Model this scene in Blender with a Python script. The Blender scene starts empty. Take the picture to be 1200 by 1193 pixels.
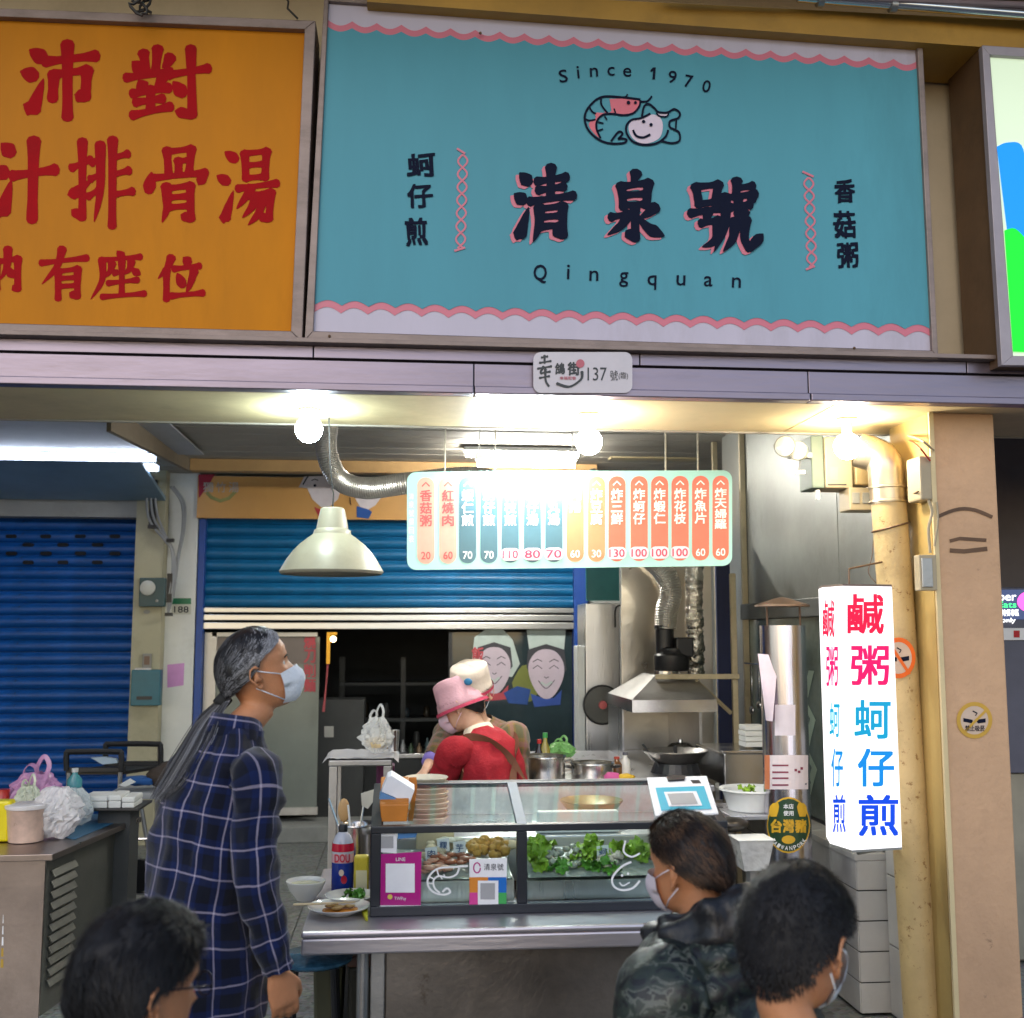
import bpy, bmesh, math, random
from math import sin, cos, pi, radians, atan2, sqrt
from mathutils import Vector, Matrix, Euler, noise
from mathutils.geometry import tessellate_polygon

# ---------------------------------------------------------------- camera, sky, sun, exposure
sc = bpy.context.scene
COL = sc.collection
W, H, F = 1200., 1193., 1300.
CAM = Vector((0, 0, 1.65)); PITCH = radians(6.5); YAW = radians(5.5)
cam = bpy.data.objects.new('camera', bpy.data.cameras.new('camera'))
COL.objects.link(cam); sc.camera = cam
cam.location = CAM; cam.rotation_euler = (pi/2+PITCH, 0, -YAW)
cam.data.sensor_width = 36; cam.data.lens = F/W*36
cam.data.clip_start = .05; cam.data.clip_end = 300
cam.data.dof.use_dof = True; cam.data.dof.focus_distance = 4.5; cam.data.dof.aperture_fstop = 4.0
world = bpy.data.worlds.new('World'); sc.world = world; world.use_nodes = True
wn = world.node_tree; sky = wn.nodes.new('ShaderNodeTexSky'); sky.sky_type = 'NISHITA'; sky.sun_disc = False
SUN_EL, SUN_AZ = radians(32), radians(200)
sky.sun_elevation = SUN_EL; sky.sun_rotation = SUN_AZ
wn.links.new(sky.outputs[0], wn.nodes['Background'].inputs[0]); wn.nodes['Background'].inputs[1].default_value = .085
sl = bpy.data.lights.new('sun', 'SUN'); sl.energy = .05; sl.angle = radians(20); sl.color = (1, .95, .9)
so = bpy.data.objects.new('sun', sl); COL.objects.link(so)
sd = Vector((sin(SUN_AZ)*cos(SUN_EL), cos(SUN_AZ)*cos(SUN_EL), sin(SUN_EL)))
so.rotation_euler = sd.to_track_quat('Z', 'Y').to_euler(); so.location = (0, -6, 8)
sc.view_settings.view_transform = 'Standard'; sc.view_settings.look = 'None'
sc.view_settings.exposure = 1.4; sc.view_settings.gamma = 1; sc.view_settings.use_curve_mapping = False
sc.render.engine = 'CYCLES'; sc.cycles.use_denoising = True
sc.cycles.sample_clamp_indirect = 4; sc.cycles.max_bounces = 8

RC = Euler((pi/2+PITCH, 0, -YAW)).to_matrix()
def ray(px, py): return RC @ Vector(((px-W/2)/F, (H/2-py)/F, -1))
def PY(px, py, Y): d = ray(px, py); return CAM + d*((Y-CAM.y)/d.y)
def PX(px, py, X): d = ray(px, py); return CAM + d*((X-CAM.x)/d.x)
def PZ(px, py, Z): d = ray(px, py); return CAM + d*((Z-CAM.z)/d.z)
def on_y(Y): return lambda px, py, o=0: PY(px, py, Y-o)
def on_plane(p0, n):
    n = n.normalized()
    def f(px, py, o=0):
        d = ray(px, py); q = p0+n*o
        return CAM + d*((q-CAM).dot(n)/d.dot(n))
    return f
def ppm(Y): return F/Y          # pixels of the photograph per metre, roughly
rnd = random.Random(7)

# ---------------------------------------------------------------- materials
MATS = {}
def mat(name, col, rough=.5, metal=0., var=.12, vs=6., bump=.0, bs=60., spec=.5, emit=None, es=0., trans=0., alpha=1., coat=0., stretch=None, dirt=0., sss=0., rv=.1, speck=None):
    if name in MATS: return MATS[name]
    m = bpy.data.materials.new(name); m.use_nodes = True
    nt = m.node_tree; b = nt.nodes['Principled BSDF']; L = nt.links.new
    c = tuple(col)+(1,)
    b.inputs['Roughness'].default_value = rough; b.inputs['Metallic'].default_value = metal
    b.inputs['Specular IOR Level'].default_value = spec
    b.inputs['Transmission Weight'].default_value = trans; b.inputs['Alpha'].default_value = alpha
    b.inputs['Coat Weight'].default_value = coat
    if sss: b.inputs['Subsurface Weight'].default_value = sss; b.inputs['Subsurface Radius'].default_value = (.01, .004, .002)
    tc = nt.nodes.new('ShaderNodeTexCoord'); src = tc.outputs['Object']
    if stretch:
        mp = nt.nodes.new('ShaderNodeMapping'); mp.inputs['Scale'].default_value = stretch; L(src, mp.inputs[0]); src = mp.outputs[0]
    if var or dirt or rv:
        n = nt.nodes.new('ShaderNodeTexNoise'); n.inputs['Scale'].default_value = vs; n.inputs['Detail'].default_value = 6; n.inputs['Roughness'].default_value = .65
        L(src, n.inputs['Vector'])
        r = nt.nodes.new('ShaderNodeValToRGB'); r.color_ramp.elements[0].position = .3; r.color_ramp.elements[1].position = .72
        r.color_ramp.elements[0].color = tuple(min(1, x*(1-var)) for x in col)+(1,); r.color_ramp.elements[1].color = tuple(min(1, x*(1+var)) for x in col)+(1,)
        L(n.outputs['Fac'], r.inputs[0]); out = r.outputs[0]
        if dirt:
            n2 = nt.nodes.new('ShaderNodeTexNoise'); n2.inputs['Scale'].default_value = vs*.45; n2.inputs['Detail'].default_value = 9; n2.inputs['Roughness'].default_value = .75; L(src, n2.inputs['Vector'])
            r2 = nt.nodes.new('ShaderNodeValToRGB'); r2.color_ramp.elements[0].position = .52; r2.color_ramp.elements[1].position = .75
            r2.color_ramp.elements[0].color = (1, 1, 1, 1); r2.color_ramp.elements[1].color = (1-dirt, 1-dirt*1.05, 1-dirt*1.15, 1)
            L(n2.outputs['Fac'], r2.inputs[0])
            mx = nt.nodes.new('ShaderNodeMix'); mx.data_type = 'RGBA'; mx.blend_type = 'MULTIPLY'; mx.inputs[0].default_value = 1
            L(out, mx.inputs[6]); L(r2.outputs[0], mx.inputs[7]); out = mx.outputs[2]
        if speck:
            sc_, thr, scale, amt = speck
            n4 = nt.nodes.new('ShaderNodeTexNoise'); n4.inputs['Scale'].default_value = scale; n4.inputs['Detail'].default_value = 7; n4.inputs['Roughness'].default_value = .7; L(tc.outputs['Object'], n4.inputs['Vector'])
            r4 = nt.nodes.new('ShaderNodeValToRGB'); r4.color_ramp.elements[0].position = thr; r4.color_ramp.elements[1].position = thr+.05
            r4.color_ramp.elements[0].color = (0, 0, 0, 1); r4.color_ramp.elements[1].color = (amt, amt, amt, 1); L(n4.outputs['Fac'], r4.inputs[0])
            m4 = nt.nodes.new('ShaderNodeMix'); m4.data_type = 'RGBA'; L(r4.outputs[0], m4.inputs[0]); L(out, m4.inputs[6]); m4.inputs[7].default_value = tuple(sc_)+(1,); out = m4.outputs[2]
        L(out, b.inputs['Base Color'])
        if rv:
            mr = nt.nodes.new('ShaderNodeMapRange'); mr.inputs['To Min'].default_value = max(0, rough-rv); mr.inputs['To Max'].default_value = min(1, rough+rv)
            L(n.outputs['Fac'], mr.inputs[0]); L(mr.outputs[0], b.inputs['Roughness'])
    else: b.inputs['Base Color'].default_value = c
    if bump:
        n3 = nt.nodes.new('ShaderNodeTexNoise'); n3.inputs['Scale'].default_value = bs; n3.inputs['Detail'].default_value = 4; L(src, n3.inputs['Vector'])
        bp_ = nt.nodes.new('ShaderNodeBump'); bp_.inputs['Strength'].default_value = bump; bp_.inputs['Distance'].default_value = .01
        L(n3.outputs['Fac'], bp_.inputs['Height']); L(bp_.outputs[0], b.inputs['Normal'])
    if emit: b.inputs['Emission Color'].default_value = tuple(emit)+(1,); b.inputs['Emission Strength'].default_value = es
    MATS[name] = m
    return m
def flat(name, col, rough=.5, **k): return mat(name, col, rough, var=.05, vs=20, rv=.03, **k)

def plaid(name, base, line, sx, sy, lw=.1, base2=None):
    m = bpy.data.materials.new(name); m.use_nodes = True; nt = m.node_tree; L = nt.links.new; b = nt.nodes['Principled BSDF']
    b.inputs['Roughness'].default_value = .9; b.inputs['Specular IOR Level'].default_value = .2; b.inputs['Sheen Weight'].default_value = .2
    uv = nt.nodes.new('ShaderNodeUVMap'); sep = nt.nodes.new('ShaderNodeSeparateXYZ'); L(uv.outputs[0], sep.inputs[0])
    def M(op, a, bb=None, c=None):
        n = nt.nodes.new('ShaderNodeMath'); n.operation = op
        for i, v in enumerate((a, bb, c)):
            if v is None: continue
            if isinstance(v, (int, float)): n.inputs[i].default_value = v
            else: L(v, n.inputs[i])
        return n.outputs[0]
    def lines(o, s, w, ph=0):
        f = M('FRACT', M('ADD', M('DIVIDE', o, s), ph)); d = M('ABSOLUTE', M('SUBTRACT', f, .5))
        return M('LESS_THAN', d, w/2)
    a, c = lines(sep.outputs[0], sx, lw), lines(sep.outputs[1], sy, lw)
    nz = nt.nodes.new('ShaderNodeTexNoise'); nz.inputs['Scale'].default_value = 700; L(uv.outputs[0], nz.inputs[0])
    both = M('MULTIPLY', M('ADD', a, c), M('ADD', .3, M('MULTIPLY', nz.outputs[0], .45)))
    wide = M('ADD', lines(sep.outputs[0], sx, .5, .5), lines(sep.outputs[1], sy, .5, .5))
    m1 = nt.nodes.new('ShaderNodeMix'); m1.data_type = 'RGBA'; L(M('MULTIPLY', wide, .5), m1.inputs[0])
    m1.inputs[6].default_value = tuple(base)+(1,); m1.inputs[7].default_value = tuple(base2 or base)+(1,)
    m2 = nt.nodes.new('ShaderNodeMix'); m2.data_type = 'RGBA'; L(both, m2.inputs[0]); m2.clamp_factor = True
    L(m1.outputs[2], m2.inputs[6]); m2.inputs[7].default_value = tuple(line)+(1,)
    L(m2.outputs[2], b.inputs['Base Color'])
    bp_ = nt.nodes.new('ShaderNodeBump'); bp_.inputs['Strength'].default_value = .25; bp_.inputs['Distance'].default_value = .004
    L(nz.outputs[0], bp_.inputs['Height']); L(bp_.outputs[0], b.inputs['Normal'])
    return m

STEEL = mat('brushed_steel', (.60, .60, .62), .3, 1, .10, 5, .12, 160, stretch=(1, 1, .08), rv=.14)
STEELD = mat('dull_steel', (.42, .41, .40), .42, 1, .18, 4, .1, 90, rv=.15)
STEELH = mat('steel_long_grain', (.55, .53, .55), .34, 1, .14, 3, .1, 120, stretch=(.08, 1, 1), rv=.15)
STEELL = mat('bright_steel', (.75, .75, .76), .22, 1, .05, 8)
CREAM = mat('cream_paint', (.52, .43, .30), .6, 0, .10, 2.5, .08, 30, dirt=.25)
TAN = mat('tan_plaster', (.55, .345, .205), .75, 0, .14, 2.2, .4, 45, dirt=.3, speck=((.20,.12,.07), .66, 9, .7))
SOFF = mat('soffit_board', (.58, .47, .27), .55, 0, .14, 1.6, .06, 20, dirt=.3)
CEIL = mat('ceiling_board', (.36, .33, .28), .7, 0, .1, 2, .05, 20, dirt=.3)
GREYW = mat('grey_green_sheet', (.25, .26, .245), .42, .55, .2, 2.2, .06, 12, dirt=.35)
WHITEP = mat('white_paint', (.70, .71, .69), .6, 0, .06, 3, .08, 40, dirt=.2)
BLUESH = mat('blue_shutter_paint', (.003, .085, .36), .42, 0, .22, 3, .05, 30, dirt=.45, speck=((.03,.05,.10), .64, 14, .8))
TEALSH = mat('teal_blue_shutter_paint', (.004, .12, .29), .42, 0, .22, 3, .05, 30, dirt=.45, speck=((.04,.06,.08), .64, 14, .8))
BLUEP = mat('blue_post_paint', (.01, .06, .30), .4, 0, .1, 5, dirt=.3)
DARK = mat('black_plastic', (.014, .014, .016), .4, 0, .1, 9)
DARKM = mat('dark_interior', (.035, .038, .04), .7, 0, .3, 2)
FRAMEB = mat('dark_case_frame', (.022, .026, .034), .35, .3, .15, 8)
GLASS = mat('clear_glass', (.9, .95, .95), .03, 0, 0, rv=0, trans=1.0)
WHITE = flat('white_print', (.78, .78, .80))
BLACK = flat('black_ink', (.012, .014, .022), .6)
RED = flat('red_ink', (.45, .006, .012), .55)
BROWN = mat('brown_metal', (.12, .065, .035), .55, .2, .25, 6, .1, 40)
PAPER = mat('paper', (.72, .68, .66), .8, 0, .05, 8)
GREYP = mat('grey_plastic', (.27, .27, .25), .5, 0, .1, 5, dirt=.2)
CABLE = mat('grey_cable', (.30, .31, .32), .5)
BLKCABLE = mat('black_cable', (.02, .02, .02), .5)
def thinglass(name, tint=(.9,.96,.95), gl=.10, ior=1.45):
    m = bpy.data.materials.new(name); m.use_nodes = True; nt = m.node_tree; L = nt.links.new
    nt.nodes.remove(nt.nodes['Principled BSDF']); out = nt.nodes['Material Output']
    t = nt.nodes.new('ShaderNodeBsdfTransparent'); t.inputs[0].default_value = tuple(tint)+(1,)
    g = nt.nodes.new('ShaderNodeBsdfGlossy'); g.inputs['Roughness'].default_value = .04
    f = nt.nodes.new('ShaderNodeLayerWeight'); f.inputs[0].default_value = .5; pw = nt.nodes.new('ShaderNodeMath'); pw.operation = 'POWER'; pw.inputs[1].default_value = 5; L(f.outputs['Facing'], pw.inputs[0])
    a = nt.nodes.new('ShaderNodeMath'); a.operation = 'MULTIPLY_ADD'; a.inputs[1].default_value = gl; a.inputs[2].default_value = .03; L(pw.outputs[0], a.inputs[0]); x = nt.nodes.new('ShaderNodeMixShader'); L(a.outputs[0], x.inputs[0]); L(t.outputs[0], x.inputs[1]); L(g.outputs[0], x.inputs[2]); L(x.outputs[0], out.inputs[0]); return m
THIN = thinglass('case_glass', gl=.5); THINS = thinglass('slope_glass', (.93,.97,.96), .5)
def bagmat(name, col, a=.6):
    m = mat(name, col, .25, 0, .05, 8, .5, 25, alpha=a, spec=.7); return m
BAG = bagmat('clear_bag', (.78,.80,.80), .5); FRAMES = mat('worn_sign_frame', (.27, .21, .19), .55, .35, .25, 9, .1, 40, dirt=.45, stretch=(.4, 1, 1))

# ---------------------------------------------------------------- mesh building
class MB:
    def __init__(s): s.v = []; s.f = []; s.uv = None; s.tone = None
    def add(s, vs, fs, uvs=None):
        n = len(s.v); s.v += [Vector(v) for v in vs]; s.f += [tuple(i+n for i in f) for f in fs]
        if uvs is not None:
            if s.uv is None: s.uv = [(0, 0)]*n
            s.uv += list(uvs)
        elif s.uv is not None: s.uv += [(0, 0)]*len(vs)
        return s
    def box(s, lo, hi):
        x0, y0, z0 = lo; x1, y1, z1 = hi
        x0, x1 = min(x0, x1), max(x0, x1); y0, y1 = min(y0, y1), max(y0, y1); z0, z1 = min(z0, z1), max(z0, z1)
        return s.add([(x0,y0,z0),(x1,y0,z0),(x1,y1,z0),(x0,y1,z0),(x0,y0,z1),(x1,y0,z1),(x1,y1,z1),(x0,y1,z1)],
              [(0,3,2,1),(4,5,6,7),(0,1,5,4),(1,2,6,5),(2,3,7,6),(3,0,4,7)])
    def hexa(s, a, b):   # a, b: 4 corner loops, a front (towards camera), b back
        return s.add(list(a)+list(b), [(0,1,2,3),(7,6,5,4),(0,4,5,1),(1,5,6,2),(2,6,7,3),(3,7,4,0)])
    def pxbox(s, x0, y0, x1, y1, Y, d, un=None):
        a, b = PY(x0, y0, Y), PY(x1, y1, Y)
        return s.box((a.x, Y, b.z), (b.x, Y+d, a.z))
    def quad(s, *p): return s.add(p, [(0,1,2,3)])
    def poly(s, pts):
        t = tessellate_polygon([[Vector(p) for p in pts]]); return s.add(pts, t)
    def prism(s, pts, dirv):
        n = len(pts); dirv = Vector(dirv); t = [tuple(x) for x in tessellate_polygon([[Vector(p) for p in pts]])]
        return s.add(list(pts)+[Vector(p)+dirv for p in pts], t+[tuple(n+i for i in reversed(x)) for x in t]+[(i, (i+1) % n, n+(i+1) % n, n+i) for i in range(n)])
    def tube(s, path, r, n=10, cap=True, sq=1., up=None, seg=None):
        path = [Vector(p) for p in path]; m = len(path)
        rr = r if isinstance(r, (list, tuple)) else [r]*m
        t0 = (path[1]-path[0]).normalized(); u = up or (Vector((0,0,1)) if abs(t0.z) < .9 else Vector((0,1,0)))
        vs = []; uvs = []; ln = 0
        for i, p in enumerate(path):
            t = (path[min(i+1, m-1)]-path[max(i-1, 0)]).normalized()
            u = (u - t*u.dot(t)).normalized(); w = t.cross(u)
            if i: ln += (p-path[i-1]).length
            R = max(rr)
            for k in range(n):
                a = 2*pi*k/n; vs.append(p+(u*cos(a)*sq+w*sin(a))*rr[i]); uvs.append((k/n*2*pi*R, ln))
        fs = [(i*n+k, i*n+(k+1) % n, (i+1)*n+(k+1) % n, (i+1)*n+k) for i in range(m-1) for k in range(n)]
        if cap: fs += [tuple(reversed(range(n))), tuple((m-1)*n+k for k in range(n))]
        return s.add(vs, fs, uvs)
    def lathe(s, prof, c, axis='z', n=24, cap=True):
        c = Vector(c); vs = []
        for r, h in prof:
            for k in range(n):
                a = 2*pi*k/n; x, y = r*cos(a), r*sin(a)
                vs.append(c+Vector({'z': (x, y, h), 'y': (x, h, y), 'x': (h, x, y)}[axis]))
        m = len(prof)
        fs = [(i*n+k, i*n+(k+1) % n, (i+1)*n+(k+1) % n, (i+1)*n+k) for i in range(m-1) for k in range(n)]
        if cap:
            if prof[0][0] > 1e-4: fs.append(tuple(reversed(range(n))))
            if prof[-1][0] > 1e-4: fs.append(tuple((m-1)*n+k for k in range(n)))
        return s.add(vs, fs)
    def loft(s, rings, cap=True, closed=True, uvs=None):
        n = len(rings[0]); m = len(rings); vs = [p for r in rings for p in r]
        fs = [(i*n+k, i*n+(k+1) % n, (i+1)*n+(k+1) % n, (i+1)*n+k) for i in range(m-1) for k in range(n if closed else n-1)]
        if cap: fs += [tuple(reversed(range(n))), tuple((m-1)*n+k for k in range(n))]
        return s.add(vs, fs, uvs)
    def blob(s, c, r, n=10, m=7, amp=0., fr=3., seed=0., sc3=(1,1,1)):
        c = Vector(c); vs = [] ; 
        for i in range(m+1):
            th = pi*i/m
            for k in range(n):
                a = 2*pi*k/n; d = Vector((sin(th)*cos(a), sin(th)*sin(a), cos(th)))
                q = 1+amp*noise.noise(d*fr+Vector((seed, seed*1.7, 0)))
                vs.append(c+Vector((d.x*sc3[0], d.y*sc3[1], d.z*sc3[2]))*r*q)
        return s.add(vs, [(i*n+k, (i+1)*n+k, (i+1)*n+(k+1) % n, i*n+(k+1) % n) for i in range(m) for k in range(n)])
    def strip(s, pts, w, un, o=0, step=0.):   # flat line of width w pixels through pixel points
        n = len(pts); L_, R_ = [], []
        for i, (x, y) in enumerate(pts):
            x0, y0 = pts[max(i-1, 0)]; x1, y1 = pts[min(i+1, n-1)]
            dx, dy = x1-x0, y1-y0; l = sqrt(dx*dx+dy*dy) or 1
            wi = (w[i] if isinstance(w, (list, tuple)) else w)/2
            L_.append(un(x-dy/l*wi, y+dx/l*wi, o)); R_.append(un(x+dy/l*wi, y-dx/l*wi, o))
        return s.add(L_+R_, [(i, i+1, n+i+1, n+i) for i in range(n-1)])
    def disc(s, cx, cy, rx, ry, un, o=0, n=20, a0=0, a1=2*pi):
        return s.poly([un(cx+rx*cos(a0+(a1-a0)*k/n), cy+ry*sin(a0+(a1-a0)*k/n), o) for k in range(n + (1 if a1-a0 < 6.28 else 0))])
    def pgon(s, pts, un, o=0): return s.poly([un(x, y, o) for x, y in pts])
    def rect(s, x0, y0, x1, y1, un, o=0): return s.quad(un(x0, y1, o), un(x1, y1, o), un(x1, y0, o), un(x0, y0, o))

ORG = {}
def mesh_obj(name, mb, m, origin):
    me = bpy.data.meshes.new(name)
    me.from_pydata([v-origin for v in mb.v], [], mb.f)
    if mb.uv is not None:
        ul = me.uv_layers.new(name='UVMap')
        for lp in me.loops: ul.data[lp.index].uv = mb.uv[lp.vertex_index]
    if mb.tone is not None:
        at = me.attributes.new('tone', 'FLOAT', 'POINT')
        at.data.foreach_set('value', mb.tone)
    me.materials.append(m)
    o = bpy.data.objects.new(name, me); COL.objects.link(o)
    bm = bmesh.new(); bm.from_mesh(me)
    bmesh.ops.recalc_face_normals(bm, faces=bm.faces); bm.to_mesh(me); bm.free()
    return o
def finish(o, smooth=False, bevel=0., angle=40):
    if smooth:
        for p in o.data.polygons: p.use_smooth = True
        if smooth != 'all':
            try: o.data.set_sharp_from_angle(angle=radians(angle))
            except Exception: pass
    if bevel:
        b = o.modifiers.new('bevel', 'BEVEL'); b.width = bevel; b.segments = 2; b.limit_method = 'ANGLE'; b.angle_limit = radians(50)
def part(name, mb, m, parent, smooth=False, bevel=0., label=None, kind=None):
    org = ORG[parent.name]
    o = mesh_obj(name, mb, m, org); o.parent = parent; ORG[o.name] = org
    finish(o, smooth, bevel)
    if label: o['label'] = label
    if kind: o['kind'] = kind
    return o
def tag(o, label, cat, group=None):
    o['label'] = label; o['category'] = cat
    if group: o['group'] = group
def thing(name, label, cat, loc, group=None):
    o = bpy.data.objects.new(name, None); COL.objects.link(o); o.location = loc; o.empty_display_size = .1
    ORG[o.name] = Vector(loc); tag(o, label, cat, group); return o
def solo(name, mb, m, label, cat, smooth=False, bevel=0., group=None):
    lo = Vector([min(v[i] for v in mb.v) for i in range(3)]); hi = Vector([max(v[i] for v in mb.v) for i in range(3)])
    org = Vector(((lo.x+hi.x)/2, (lo.y+hi.y)/2, lo.z))
    o = mesh_obj(name, mb, m, org); o.location = org; ORG[o.name] = org; finish(o, smooth, bevel); tag(o, label, cat, group); return o
def struct(name, mb, m, smooth=False, bevel=0., label=None, kind='structure'):
    o = mesh_obj(name, mb, m, Vector((0,0,0))); ORG[o.name] = Vector((0,0,0)); finish(o, smooth, bevel); o['kind'] = kind
    if label: o['label'] = label
    return o
def dup(root, loc, label=None, parent=None):
    c = root.copy(); COL.objects.link(c)
    if parent is not None: c.parent = parent
    if loc is not None: c.location = loc
    if label: c['label'] = label
    for ch in list(root.children): dup(ch, None, None, c)
    return c

# ---------------------------------------------------------------- lettering (flat print on real surfaces)
GC = {}
def glyph(s, bold=0.):
    if (s, bold) in GC: return GC[(s, bold)]
    c = bpy.data.curves.new('t', 'FONT'); c.body = s; c.size = 1; c.offset = bold; c.resolution_u = 3; c.fill_mode = 'FRONT'
    o = bpy.data.objects.new('t', c); COL.objects.link(o)
    me = bpy.data.meshes.new_from_object(o.evaluated_get(bpy.context.evaluated_depsgraph_get()))
    vs = [(v.co.x, v.co.y) for v in me.vertices]; fs = [tuple(p.vertices) for p in me.polygons]
    bpy.data.objects.remove(o); bpy.data.curves.remove(c); bpy.data.meshes.remove(me)
    if vs:
        x0, x1 = min(v[0] for v in vs), max(v[0] for v in vs); y0, y1 = min(v[1] for v in vs), max(v[1] for v in vs)
        vs = [((x-x0)/max(x1-x0, 1e-6), (y1-y)/max(y1-y0, 1e-6)) for x, y in vs]
    GC[(s, bold)] = (vs, fs); return GC[(s, bold)]
def text(mb, s, box, un, o=.002, bold=.0, rot=0., wob=0.):
    vs, fs = glyph(s); x0, y0, x1, y1 = box; cx, cy = (x0+x1)/2, (y0+y1)/2; n_ = len(s)
    sh = [(0, 0)]
    if bold > .004:
        q = bold*1.1; sh = [(-q/n_, -q), (q/n_, -q), (-q/n_, q), (q/n_, q)]; x0 += q*(x1-x0)/n_; x1 -= q*(x1-x0)/n_; y0 += q*(y1-y0); y1 -= q*(y1-y0)
    for k, (du, dv) in enumerate(sh): _text(mb, s, vs, fs, x0, y0, x1, y1, cx, cy, un, o+k*.00012, rot, wob, du, dv)
    return mb
def _text(mb, s, vs, fs, x0, y0, x1, y1, cx, cy, un, o, rot, wob, du, dv):
    out = []
    for u, v in vs:
        u += du; v += dv
        if wob: u += wob*noise.noise(Vector((u*3.1, v*3.1, ord(s[0])*.7))); v += wob*noise.noise(Vector((u*3.1+9, v*3.1, ord(s[0])*.7)))
        x, y = x0+u*(x1-x0), y0+v*(y1-y0)
        if rot: dx, dy = x-cx, y-cy; x, y = cx+dx*cos(rot)-dy*sin(rot), cy+dx*sin(rot)+dy*cos(rot)
        out.append(un(x, y, o))
    mb.add(out, fs); return mb

PROF = {'h': (.95, .62, .62, 1.0), 'v': (1.15, .85, .8, .95), 'p': (1.2, .95, .7, .12), 'n': (.35, .7, 1.25, .15), 'd': (.25, .9, 1.35, 1.0), 't': (1.3, 1.0, .6, .1), 'k': (.8, .9, 1.1, .15)}
def brush(mb, strokes, box, w, un, o=.002):
    x0, y0, x1, y1 = box; k = 0; st2 = []
    for st in strokes:
        if st[0] == 'k' and len(st) == 4: st2.append(('k', st[1], st[3]))
        elif st[0] == 't' and len(st) == 4: st2 += [('d', st[1], st[2]), ('t', st[2], st[3])]
        else: st2.append(st)
    for st in st2:
        ty, pts = st[0], [Vector((x0+(x1-x0)*a/100, y0+(y1-y0)*b/100)) for a, b in st[1:]]
        if len(pts) == 2 and ty in 'pn': m_ = (pts[0]+pts[1])/2; d = pts[1]-pts[0]; pts.insert(1, m_+Vector((-d.y, d.x))*(-.08 if ty == 'p' else .06))
        P = [pts[0]]+pts+[pts[-1]]; sm = []
        for i in range(1, len(P)-2):
            for j in range(7):
                t = j/7; a, b, c, d = P[i-1], P[i], P[i+1], P[i+2]
                sm.append(.5*((2*b)+(c-a)*t+(2*a-5*b+4*c-d)*t*t+(3*b-a-3*c+d)*t**3))
        sm.append(pts[-1]); n = len(sm); pr = PROF[ty]; oo = o+k*.00008; k += 1
        L_, R_ = [], []
        for i, p in enumerate(sm):
            u = i/(n-1); q = u*3; a = min(int(q), 2); f = q-a; ww = w*(pr[a]*(1-f)+pr[a+1]*f)/2
            ww *= 1+.10*noise.noise(Vector((p.x*.15, p.y*.15, k)))
            t = (sm[min(i+1, n-1)]-sm[max(i-1, 0)]).normalized(); nn = Vector((-t.y, t.x))
            L_.append(p+nn*ww); R_.append(p-nn*ww)
        def cap(p, t, ww, sgn):
            nn = Vector((-t.y, t.x)); return [p+nn*ww*cos(a)*1+t*sgn*ww*.75*sin(a) for a in (pi*.25, pi*.5, pi*.75)]
        t0 = (sm[1]-sm[0]).normalized(); t1 = (sm[-1]-sm[-2]).normalized()
        c0 = cap(sm[0], t0, w*pr[0]/2, -1); c1 = cap(sm[-1], t1, w*pr[3]/2, 1)
        vs = [un(q.x, q.y, oo) for q in L_+R_+c0+c1]
        fs = [(i, i+1, n+i+1, n+i) for i in range(n-1)]+[(0, n, 2*n+2, 2*n+1, 2*n), (n-1, 2*n+3, 2*n+4, 2*n+5, 2*n-1)]
        mb.add(vs, fs)
    return mb
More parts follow.
